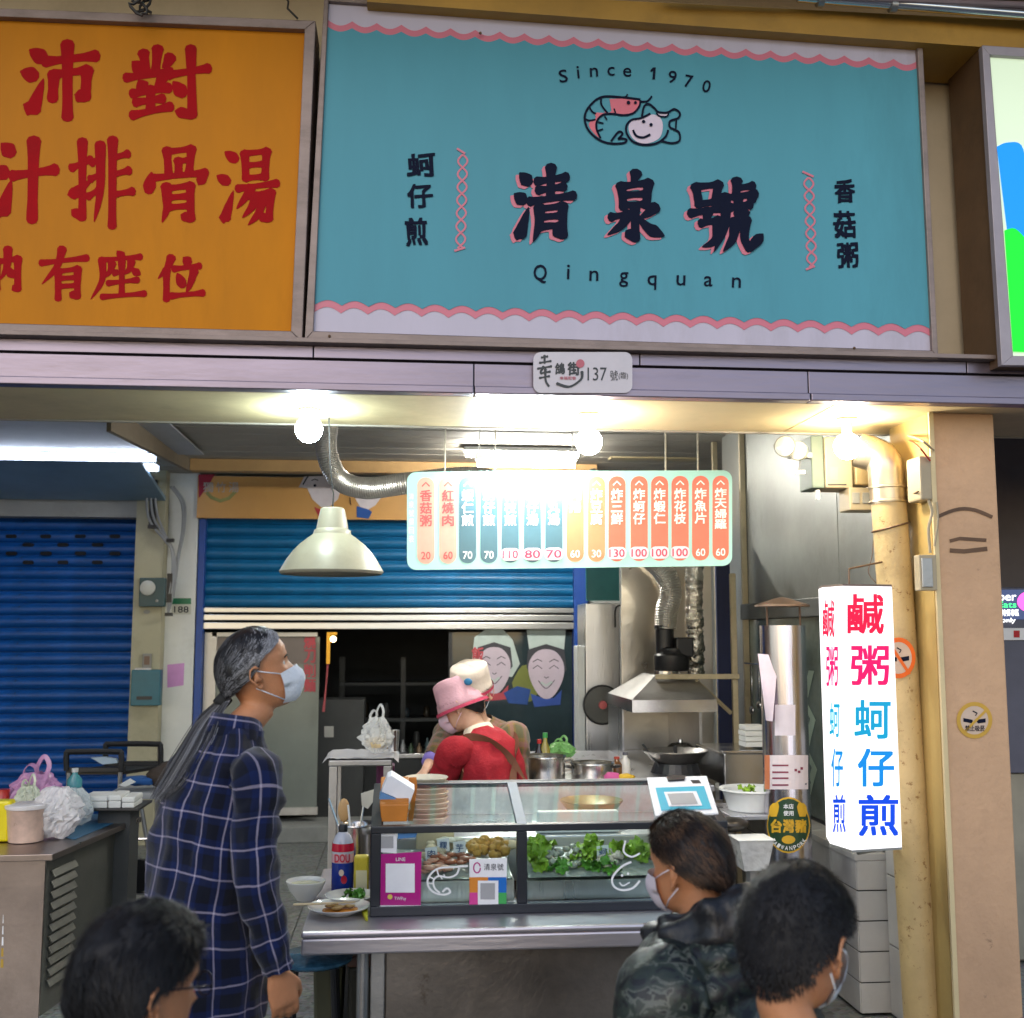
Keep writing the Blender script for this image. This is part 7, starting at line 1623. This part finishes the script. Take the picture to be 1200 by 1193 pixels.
        s.part('trousers', mb, m, kind='stuff' if False else None)
    def shoes(s, m):
        for pts in s.legs:
            a = pts[2]; mb = MB(); mb.loft([[Vector((a.x+w_*cos(2*pi*q/14), a.y+y+.0, max(.004, zc+h_*sin(2*pi*q/14)))) for q in range(14)] for y, w_, zc, h_ in ((-.07,.02,.03,.03),(-.05,.036,.05,.05),(.0,.04,.05,.05),(.07,.045,.035,.035),(.13,.043,.028,.028),(.17,.02,.02,.018))])
            s.part('shoe', mb, m)
    def collar(s, name, m, r=.072, h=.045, z=1.405, flare=.012, y=-.005):
        mb = MB(); n = 40; R_ = []; uv = []
        prof = [(0,0),(h*.6,-.004),(h,.0),(h*1.02,.004),(h*.5,flare),(-.008,flare+.016)]
        for dz_, dr in prof:
            ring = []
            for q in range(n):
                a_ = 2*pi*q/n; dip = .03*max(0, sin(a_))**2
                ring.append(s.T((r+dr)*cos(a_), y+(r+dr)*sin(a_)*.95, z+dz_-dip)); uv.append((a_*.08, dz_))
            R_.append(ring)
        mb.loft(R_, cap=False, uvs=uv); return s.part(name, mb, m)
    def H(s, p): return s.HM@Vector(p)
    def hair(s, m, line, th=.012, strands=1500, length=.03, comb=(0,-.6,-.6), lift=.3, tone=(0,.3), seed=1, to=None, w_=.0011, streak=None, name='hair', emax=9.):
        R_ = random.Random(seed); nA, nE = 84, 26
        mb = MB(); mb.tone = []
        vs = []
        for i in range(nE+1):
            for q in range(nA):
                a_ = 2*pi*q/nA; e0 = line(a_)+.05*noise.noise(Vector((a_*3,seed,0))); el = e0+(min(pi/2,emax)-e0)*(i/nE)
                f = min(1, i/4.)*th*(1+.3*noise.noise(Vector((sin(a_)*3,cos(a_)*3,el*3+seed)))+(.45 if to is None else 0)*noise.noise(Vector((sin(a_)*11,cos(a_)*11,el*9+seed))))+.001
                vs.append(s.H(he(a_, el, f))); mb.tone.append(tone[0])
        mb.add(vs, [(i*nA+q,i*nA+(q+1)%nA,(i+1)*nA+(q+1)%nA,(i+1)*nA+q) for i in range(nE) for q in range(nA)])
        for k in range(strands):
            a_ = R_.uniform(0, 2*pi); e0 = line(a_); el = e0+(min(pi/2, emax)-e0)*(1-sqrt(R_.random()))*.98
            tn = tone[0]+(tone[1]-tone[0])*R_.random()
            if streak: tn = streak(a_, el, R_)
            pts = []
            if to is not None:   # pulled back to a point
                at, et = to; da = ((at-a_+pi) % (2*pi))-pi; lo = R_.uniform(.0,.35); sag = R_.uniform(-.05,.05)
                for q in range(8):
                    t = lo+(1-lo)*q/7; tt = t*t*(3-2*t)
                    pts.append(he(a_+da*tt, el+(et-el)*t+sag*sin(pi*t), th*(1.1-.25*t)+R_.uniform(0,.002)))
            else:
                p = he(a_, el, th*.6); nrm = (p-Vector((0,0,.1245))).normalized(); cb = Vector(comb) if not callable(comb) else comb(a_, el)
                cb = (cb-nrm*cb.dot(nrm)); cb = cb.normalized() if cb.length > .05 else Vector((R_.uniform(-1,1),R_.uniform(-1,1),0)); cb = (cb+Vector((R_.uniform(-.35,.35),R_.uniform(-.35,.35),R_.uniform(-.2,.2)))).normalized()
                L_ = length*R_.uniform(.6,1.2)
                fly = 1.9 if R_.random() < .06 else 1
                for q in range(4):
                    t = q/3; pts.append(p+nrm*(th*.35+lift*fly*L_*t*(1-.45*t))+cb*L_*t*(1-lift*.3)-nrm*(L_*t)**2*3)
            pts = [s.H(p) for p in pts]; n = len(pts)
            sd = (pts[-1]-pts[0]).cross(pts[n//2]-s.H((0,0,.12))); sd = sd.normalized() if sd.length > 1e-9 else Vector((1,0,0))
            vv = []
            for q, p in enumerate(pts):
                ww = w_*(1-.75*(q/(n-1))**2) if to is None else w_*1.4; vv += [p-sd*ww, p+sd*ww]
            mb.add(vv, [(2*q,2*q+1,2*q+3,2*q+2) for q in range(n-1)]); mb.tone += [tn]*len(vv)
        return s.part(name, mb, m)
    def mask(s, m=MASKM, top=.102, bot=.004, straps=True, wid=1.05):
        mb = MB(); nA, nZ = 20, 10; vs = []
        for i in range(nZ+1):
            z = bot+(top-bot)*i/nZ
            for q in range(nA+1):
                a_ = -wid+2*wid*q/nA; edge = abs(a_)/wid; w0_, f0_, b0_ = hrow(z); p = Vector(((w0_+.010)*math.copysign(abs(sin(a_))**.88, sin(a_)), (f0_+.010)*cos(a_)**.88, z))
                p.y += .019*(1-edge*edge)**2*math.exp(-((z-.066)/.036)**2)+.005*(1-edge)+.0012*sin(i*2.6)*(1-edge); p.z += (.010 if i > nZ*.5 else -.004)*-edge*edge
                vs.append(s.H(p))
        mb.add(vs, [(i*(nA+1)+q,i*(nA+1)+q+1,(i+1)*(nA+1)+q+1,(i+1)*(nA+1)+q) for i in range(nZ) for q in range(nA)])
        o = s.part('face_mask', mb, m)
        if straps:
            for sd_ in (-1, 1):
                for z0, z1 in ((top-.012,.122),(bot+.012,.072)):
                    a = hs(sd_*wid*.98, z0, .008); e = Vector((sd_*.080,-.022,z1)); mid = (a+e)/2+Vector((sd_*.012,0,0))
                    part('mask_strap', MB().tube([s.H(a), s.H(mid), s.H(e)], .0016, 6), m, o, smooth='all')
        return o
    def eyes(s):
        for sd_ in (-1, 1):
            c = hs(sd_*.36, .117); c = Vector((sd_*.031, c.y-.0085, .117))
            s.part('eye', MB().blob(s.H(c), .011, 14, 10), mat('eye_white', (.7,.68,.64), .15))
            s.part('iris', MB().blob(s.H(c+Vector((0,.0062,0))), .0055, 12, 8), mat('iris_dark', (.02,.012,.008), .1))
            s.part('eyebrow', MB().tube([s.H(hs(sd_*.16,.131,.001)), s.H(hs(sd_*.36,.135,.001)), s.H(hs(sd_*.58,.130,.001))], [.002,.0028,.0015], 6), mat('brow_black', (.02,.016,.014), .7))

def hl_short(a):    # hairline elevation by azimuth
    c = cos(a)
    if c > 0: return radians(6+42*c**1.3)
    return radians(6-54*max(0,(-c)-.12)**.6)
rz = lambda d: radians(d)
# ---- standing man in plaid
YP1 = 3.1; px_ = PY(250, 745, YP1)
R1 = -rz(58)
P1 = Person('standing man with grey ponytail and navy plaid shirt looking up at the menu', (px_.x, YP1, 0), R1, H=1.66, hyaw=-rz(20), hpitch=rz(16), lean=rz(9), headfwd=.07, headup=.045, skin=SKIN, vox=.0055,
    arms=[(1,(.212,.045,1.03),(.212,.11,.80),(.0,.28,-1),(-1,.1,0),.75),(-1,(-.26,.0,1.03),(-.25,.12,.79),(.0,.4,-1),(1,.1,0),.6)], hs_=1.0)
PL = plaid('navy_plaid', (.003,.010,.058), (.36,.32,.42), .084, .076, .060, (.0015,.003,.011))
P1.torso('shirt', [(.68,.182,.150,.0),(.80,.186,.150,0),(.95,.180,.144,-.008),(1.10,.178,.138,-.022),(1.22,.182,.132,-.028),(1.31,.172,.114,-.024),(1.36,.134,.092,-.018),(1.395,.100,.078,-.014),(1.422,.078,.072,-.010)], PL, wr=.021, seed=3)
P1.sleeve('sleeve', 0, [.072,.067,.059,.053,.048,.040], PL, .013, 2., .97); P1.sleeve('sleeve', 1, [.072,.067,.059,.053,.048,.040], PL, .009, 5., .97)
P1.collar('collar', PL, .070, .050, 1.405)
P1.trousers(mat('denim', (.02,.05,.13), .85, 0, .25, 40, .3, 200), f=.76); P1.shoes(DARK)
GH = hairmat('grey_streaked_hair', (.012,.011,.012), (.42,.42,.44), .32)
def hl_back(a):
    c = cos(a)
    if c > 0: return radians(0+56*c**.75)
    return radians(0-34*(-c)**.8)
tie = (pi, radians(-30))
P1.hair(GH, hl_back, .009, 2600, to=tie, w_=.0010, seed=3, streak=lambda a, el, R: max(0, min(1, (.12+.42*max(0,cos(a))+.55*noise.noise(Vector((a*4,el*5,3)))+R.uniform(-.2,.25)))))
tp_ = he(pi, radians(-30), .016); w0 = P1.H(tp_)
P1.part('hair_tie', MB().tube([w0+Vector((0,.01,.012)), w0+Vector((0,-.012,-.012))], .021, 14), mat('tie_black', (.01,.01,.01), .8))
mb = MB(); mb.tone = []; R_ = random.Random(5)
endp = w0+Vector((-.045,-.060,-.235))
for k in range(800):
    ox, oy = R_.gauss(0,.017), R_.gauss(0,.013); f = R_.uniform(.7,1.0)
    o3 = Vector((ox*1.5, oy*.8, oy*.6)); q_ = [w0+o3*.5, Vector((w0.x-.002,w0.y-.035,w0.z-.04))+o3*.9, Vector((-.010,w0.y-.085,w0.z-.105))+o3*1.2, Vector((-.016,min(w0.y-.120,-.080),w0.z-.185))+o3*1.2, Vector((-.02,min(w0.y-.135,-.120),w0.z-.185-.060*f))+o3*.8]
    P_ = spline(q_, 4); sd = Vector((cos(k),sin(k),0)); tn = max(0,min(1,.04+.30*R_.random()+(.5 if R_.random() < .22 else 0)))
    vv = []
    for q, p in enumerate(P_): ww = .0016*(1-.7*q/(len(P_)-1)); vv += [p-sd*ww, p+sd*ww]
    mb.add(vv, [(2*q,2*q+1,2*q+3,2*q+2) for q in range(len(P_)-1)]); mb.tone += [tn]*len(vv)
P1.part('ponytail', mb, GH)
P1.eyes(); P1.mask()

def seated(label, px, Y, rot, hz, **kw):
    p = PY(px, 745, Y); return Person(label, (p.x, Y, 0), rot, dz=-.40+hz, seat=True, **kw)
ARMS_S = [(1,(.27,.12,.70),(.13,.34,.64),(-.3,1,0),(0,0,-1),.5),(-1,(-.27,.12,.70),(-.13,.34,.64),(.3,1,0),(0,0,-1),.5)]
def sarms(h): return [(a, (b[0],b[1],b[2]+h), (c[0],c[1],c[2]+h), d, e, f) for a,b,c,d,e,f in ARMS_S]
# ---- middle man, camouflage puffer
P2 = seated('seated man with brown black hair in a dark camouflage hooded puffer jacket', 860, 2.42, rz(46), .03, H=1.66, hyaw=rz(-4), hpitch=rz(-6), lean=rz(12), arms=[(1,(.22,.06,.70),(.13,.30,.64),(-.3,1,0),(0,0,-1),.5),(-1,(-.20,.06,.70),(-.10,.30,.64),(.3,1,0),(0,0,-1),.5)], vox=.006, hs_=.92)
def camo():
    m = mat('camo_nylon', (.02,.022,.02), .46, 0, .2, 8, .35, 30, spec=.5); nt = m.node_tree; L = nt.links.new; b = nt.nodes['Principled BSDF']
    tc = [n for n in nt.nodes if n.type == 'TEX_COORD'][0]; v = nt.nodes.new('ShaderNodeTexNoise'); v.inputs['Scale'].default_value = 22; v.inputs['Detail'].default_value = 3; v.inputs['Distortion'].default_value = 1.2; L(tc.outputs['Object'], v.inputs['Vector'])
    r = nt.nodes.new('ShaderNodeValToRGB'); r.color_ramp.interpolation = 'CONSTANT'; e = r.color_ramp.elements; e[0].color = (.008,.009,.011,1); e[1].position = .5; e[1].color = (.022,.032,.024,1)
    x = e.new(.42); x.color = (.018,.026,.022,1); x = e.new(.56); x.color = (.085,.095,.08,1); x = e.new(.62); x.color = (.010,.012,.012,1)
    L(v.outputs['Fac'], r.inputs[0]); L(r.outputs[0], b.inputs['Base Color']); return m
CAMO = camo()
P2.torso('jacket', [(.80,.19,.15,.0),(.95,.195,.155,0),(1.10,.20,.16,-.02),(1.22,.20,.16,-.03),(1.32,.19,.15,-.035),(1.385,.16,.13,-.03),(1.42,.12,.10,-.02)], CAMO, wr=.020, seed=8, puff=.030)
P2.sleeve('sleeve', 0, [.098,.092,.085,.078,.066,.05], CAMO, .010, 2., .97, .020); P2.sleeve('sleeve', 1, [.098,.092,.085,.078,.066,.05], CAMO, .010, 6., .97, .020)
HOODM = mat('hood_black', (.010,.010,.012), .45, 0, .15, 10, .3, 40)
hb = MB(); n = 72; R_ = []
for q2 in range(25):
    t = q2/24; th = -.6+t*4.4; rr0 = .122+.036*cos(th); zz0 = .030+.062*sin(th); yy = -.045-.012*sin(th)
    ring = []
    for q in range(n):
        a_ = 2*pi*q/n; back = max(0, -sin(a_)); fold = .013*sin(a_*9+3*sin(th)+2*noise.noise(Vector((cos(a_)*2,sin(a_)*2,th))))*(.4+.6*abs(sin(th)))+.016*noise.noise(Vector((cos(a_)*3,sin(a_)*3,th*1.3)))
        r_ = rr0+fold+back*.022*(1+cos(th))*.5
        ring.append(P2.T(r_*cos(a_), yy+r_*1.04*sin(a_), 1.375+zz0+back*.035-.035*max(0,sin(a_))+fold*.6))
    R_.append(ring)
hb.loft(R_, cap=False); P2.part('hood', hb, HOODM)
BH = hairmat('brown_black_hair', (.014,.010,.009), (.16,.085,.045), .45)
P2.hair(BH, lambda a: hl_short(a)+(radians(12)*max(0,-cos(a))), .013, 9000, .030, comb=lambda a, el: Vector((sin(a)*.3, -.8, -.5)), lift=.35, tone=(0,.5), seed=4, w_=.0007, streak=lambda a, el, R: max(0,min(1,.15+.8*noise.noise(Vector((a*2,el*3,9)))+R.uniform(-.15,.35))))
P2.eyes(); P2.mask(mat('mask_lilac', (.68,.60,.66), .8)); P2.trousers(mat('dark_trousers', (.015,.016,.02), .8)); P2.shoes(DARK)
# ---- right man, cropped black hair, blue and yellow jacket
P3 = seated('seated man with cropped black hair, white mask and blue yellow collar at the right', 920, 1.95, rz(-12), -.035, H=1.67, hyaw=-rz(40), hpitch=rz(-13), lean=rz(5), arms=sarms(0), vox=.005, hs_=1.06)
JB = mat('jacket_royal', (.01,.04,.30), .6, 0, .1, 12, .1, 60); JY = mat('jacket_yellow', (.48,.58,.03), .55)
TR = [(.80,.21,.16,.0),(.95,.21,.16,0),(1.10,.215,.16,-.01),(1.22,.22,.155,-.015),(1.29,.21,.14,-.02),(1.335,.165,.105,-.02),(1.36,.115,.085,-.01)]
P3.torso('jacket', TR, JB, wr=.012, seed=11); P3.sleeve('sleeve', 0, [.074,.070,.064,.058,.052,.045], JB, .009, 2., .97); P3.sleeve('sleeve', 1, [.074,.070,.064,.058,.052,.045], JB, .009, 6., .97)
P3.collar('collar', JY, .092, .050, 1.355, .018); P3.collar('outer_collar', JB, .108, .035, 1.345, .012)
KH = hairmat('black_hair', (.010,.009,.010), (.018,.016,.016), .5)
P3.hair(KH, lambda a: hl_short(a)-(radians(10) if cos(a) < -.6 else 0), .012, 11000, .013, comb=lambda a, el: Vector((sin(a)*.2, .2, -.6)), lift=.8, tone=(0,.9), seed=6, w_=.0008)
P3.eyes(); P3.mask(); P3.trousers(mat('dark_trousers', (.015,.016,.02), .8)); P3.shoes(DARK)
# ---- left man, thick hair, glasses, purple navy collar
P4 = seated('seated man with thick black hair, thin glasses and purple navy fleece at lower left', 142, 1.82, rz(-14), -.012, H=1.64, hyaw=-rz(38), hpitch=rz(-8), lean=rz(8), arms=sarms(-.02), vox=.0055, hs_=.97)
JP = mat('fleece_navy', (.022,.018,.11), .9, 0, .2, 30, .4, 120)
P4.torso('jacket', TR, JP, wr=.012, seed=21); P4.sleeve('sleeve', 0, [.074,.070,.064,.058,.052,.045], JP, .009, 2., .97); P4.sleeve('sleeve', 1, [.074,.070,.064,.058,.052,.045], JP, .009, 6., .97)
P4.collar('collar', mat('collar_purple', (.035,.03,.20), .85, 0, .2, 30, .4, 120), .088, .10, 1.365, .016)
P4.hair(KH, hl_short, .017, 10000, .032, comb=lambda a, el: Vector((cos(el*3)*.6+sin(a)*.4, -.4, -.55)), lift=.3, tone=(0,.6), seed=9, w_=.0007)
gm = mat('glasses_wire', (.03,.03,.035), .25, .8)
gl_ = P4.part('glasses', MB().tube([P4.H((.078,-.02,.118)), P4.H((.080,.02,.121)), P4.H((.070,.075,.120)), P4.H((.058,.098,.118))], .0016, 6), gm)
for sd_ in (-1, 1):
    part('rim', MB().tube([P4.H((sd_*.033+.024*cos(q*pi/8), .098, .116+.019*sin(q*pi/8))) for q in range(17)], .0014, 5, cap=False), gm, gl_, smooth='all')
part('temple', MB().tube([P4.H((-.078,-.02,.118)), P4.H((-.080,.02,.121)), P4.H((-.070,.075,.120)), P4.H((-.058,.098,.118))], .0016, 6), gm, gl_, smooth='all')
P4.eyes(); P4.trousers(mat('dark_trousers', (.015,.016,.02), .8)); P4.shoes(DARK)
# ---- sliver of a person at the lower right
px_ = PY(1300, 745, 2.3)
P5 = Person('person in a dark purple coat cut off by the lower right edge', (px_.x, 2.3, 0), rz(20), dz=-.46, seat=True, H=1.6, lean=rz(8), arms=sarms(-.05), vox=.008)
JR = mat('coat_purple', (.05,.008,.045), .7, 0, .2, 20, .3, 60)
P5.torso('coat', [(.80,.23,.18,.0),(.95,.24,.19,0),(1.10,.24,.19,-.01),(1.22,.245,.185,-.015),(1.31,.22,.16,-.02),(1.37,.17,.12,-.02),(1.41,.11,.09,-.01)], JR, wr=.02, seed=31, puff=.01)
P5.sleeve('sleeve', 0, [.082,.078,.07,.064,.056,.048], JR, .009, 2., .97); P5.sleeve('sleeve', 1, [.082,.078,.07,.064,.056,.048], JR, .009, 6., .97)
P5.hair(KH, hl_short, .02, 1500, .04, tone=(0,.6), seed=12); P5.trousers(mat('dark_trousers', (.015,.016,.02), .8))

# ---- cooks
def bucket(P, name, m, band, crown=.0975, h=.082, brim=.013, droop=.050, tilt=0., z0=.140, logo=None):
    mb = MB(); n = 36; R_ = []
    for r_, z in ((crown+brim,-droop),(crown+brim*.55,-droop*.45),(crown+.004,0),(crown,.005),(crown*.97,h*.6),(crown*.93,h),(crown*.85,h+.008),(crown*.4,h+.012),(.004,h+.012)):
        R_.append([P.H(((r_+.004*noise.noise(Vector((cos(2*pi*q/n)*2,sin(2*pi*q/n)*2,z*20))))*sin(2*pi*q/n)*.93, -.008+(r_)*cos(2*pi*q/n)*1.08, z0+z+.006*noise.noise(Vector((cos(2*pi*q/n)*1.5,sin(2*pi*q/n)*1.5,3))))) for q in range(n)])
    mb.loft(R_); o = P.part(name, mb, m)
    b = MB(); R_ = []
    for r_, z in ((crown+brim+.006,-droop-.003),(crown+brim*.8+.007,-droop+.011)): R_.append([P.H((r_*sin(2*pi*q/n)*.93, -.008+r_*cos(2*pi*q/n)*1.08, z0+z+.003)) for q in range(n)])
    b.loft(R_, cap=False); part('hat_trim', b, band, o, smooth='all')
    return o
px_ = PY(596, 745, 4.85)
P6 = Person('cook in red jumper with brown apron straps, pink bucket hat and mask bending over', (px_.x, 4.85, 0), rz(44), H=1.52, lean=rz(25), hyaw=rz(24), hpitch=rz(-22), skin=SKINP, vox=.007, arms=[(1,(.22,.20,.93),(.14,.42,.90),(-.3,1,-.3),(0,0,-1),.5),(-1,(-.15,.30,.95),(-.06,.50,.92),(.3,1,-.3),(0,0,-1),.5)], headfwd=.03)
RJ = mat('red_jumper', (.30,.004,.012), .85, 0, .12, 18, .3, 90)
P6.torso('jumper', [(.84,.165,.13,.0),(.95,.165,.13,0),(1.08,.155,.125,-.01),(1.2,.17,.13,-.02),(1.30,.165,.12,-.025),(1.36,.125,.095,-.02),(1.40,.080,.072,-.01)], RJ, wr=.012, seed=41)
P6.sleeve('sleeve', 0, [.072,.066,.058,.052,.048,.042], RJ, .008, 2., .9); P6.sleeve('sleeve', 1, [.072,.066,.058,.052,.048,.042], RJ, .008, 6., .9)
BR = mat('apron_brown', (.13,.045,.02), .8)
def strap(P, pts, w_):
    mb = MB(); Q = spline([P.T(*p) for p in pts], 8); c = P.T(0, 0, 1.15); vs = []
    for i, p in enumerate(Q):
        t = (Q[min(i+1,len(Q)-1)]-Q[max(i-1,0)]).normalized(); nn = (p-P.T(0,0,0)).copy(); nn.z = 0; nn = nn.normalized(); sd = t.cross(nn).normalized(); vs += [p-sd*w_, p+sd*w_]
    mb.add(vs, [(2*i,2*i+1,2*i+3,2*i+2) for i in range(len(Q)-1)]); P.part('apron_strap', mb, BR)
strap(P6, [(.13,.05,1.365),(.14,-.06,1.36),(.09,-.142,1.30),(.02,-.162,1.20),(-.05,-.150,1.08),(-.08,-.14,.95)], .016)
strap(P6, [(-.13,.05,1.365),(-.14,-.06,1.36),(-.09,-.142,1.30),(-.02,-.164,1.20),(.05,-.152,1.08),(.10,-.135,.95)], .016)
P6.part('apron', MB().loft([[P6.T(.16*cos(a_), .15*sin(a_)+.0, z) for a_ in [x*pi/12 for x in range(13)]] for z in (1.30,1.15,1.0,.86,.7,.55)], cap=False, closed=False), BR)
PKH = mat('hat_pink', (.52,.29,.33), .8, 0, .06, 20, .2, 90); PKB = mat('hat_trim_red', (.45,.04,.09), .8)
bucket(P6, 'bucket_hat', PKH, PKB)
P6.hair(KH, lambda a: min(hl_short(a), .12), .004, 900, .03, seed=14, emax=.3); P6.mask(mat('mask_pink', (.68,.50,.58), .8)); P6.eyes(); P6.trousers(mat('dark_trousers', (.015,.016,.02), .8)); P6.shoes(DARK)
P6.collar('cream_neck', mat('cream_cloth', (.6,.52,.4), .8), .07, .035, 1.385)
px_ = PY(578, 745, 5.25)
TH7 = rz(145)
def hx(x, y, z): dx, dy = x-px_.x, y-5.25; return (dx*cos(TH7)+dy*sin(TH7), -dx*sin(TH7)+dy*cos(TH7), z)
e_ = PY(512, 884, 5.02); w_ = PY(499, 903, 4.93); 
P7 = Person('cook in white hat and yellow brown plaid sleeves behind the red jumper', (px_.x, 5.25, 0), TH7, H=1.55, lean=rz(20), hyaw=rz(12), hpitch=rz(-20), skin=SKINP, vox=.007, arms=[(1,hx(e_.x,5.02,e_.z),hx(w_.x,4.93,w_.z),(.5,1,-.9),(0,0,-1),.4),(-1,(-.22,.2,.95),(-.12,.36,.88),(.3,1,-.3),(0,0,-1),.5)])
YPL = plaid('ochre_plaid', (.17,.095,.02), (.20,.08,.08), .05, .05, .25, (.08,.07,.03))
P7.torso('shirt', [(.84,.19,.14,.0),(.95,.19,.14,0),(1.08,.18,.13,0),(1.2,.195,.135,-.01),(1.30,.19,.12,-.015),(1.36,.15,.10,-.015),(1.40,.08,.07,-.008)], YPL, wr=.01, seed=51)
P7.sleeve('sleeve', 0, [.062,.058,.058,.054,.052,.048], YPL, .004, 2., .35); P7.sleeve('sleeve', 1, [.085,.08,.07,.062,.055,.045], YPL, .008, 6., .7)
sd_, sh, el, wr_ = P7.arms[0]
P7.part('purple_cuff', MB().tube([el.lerp(wr_,.32), el.lerp(wr_,.6)], [.047,.043], 18), mat('cuff_purple', (.20,.15,.45), .8))
P7.part('apron', MB().loft([[P7.T(.175*cos(a_), .16*sin(a_)+.0, z) for a_ in [x*pi/12 for x in range(13)]] for z in (1.30,1.15,1.0,.86,.7,.55)], cap=False, closed=False), mat('apron_black', (.012,.012,.014), .8))
WH = mat('hat_cream', (.54,.45,.37), .8, 0, .05, 20, .2, 90)
ht = bucket(P7, 'cook_hat', WH, PKB, h=.085, brim=.006, droop=.02)
part('hat_badge', MB().blob(P7.H((-.03,.098,.20)), .022, 12, 8, 0, 1, 0, (1,.25,.7)), mat('badge_blue', (.02,.15,.30), .5), ht, smooth='all')
P7.hair(KH, lambda a: min(hl_short(a), .12), .004, 700, .03, seed=15, emax=.3); P7.mask(); P7.eyes(); P7.trousers(mat('dark_trousers', (.015,.016,.02), .8)); P7.shoes(DARK)
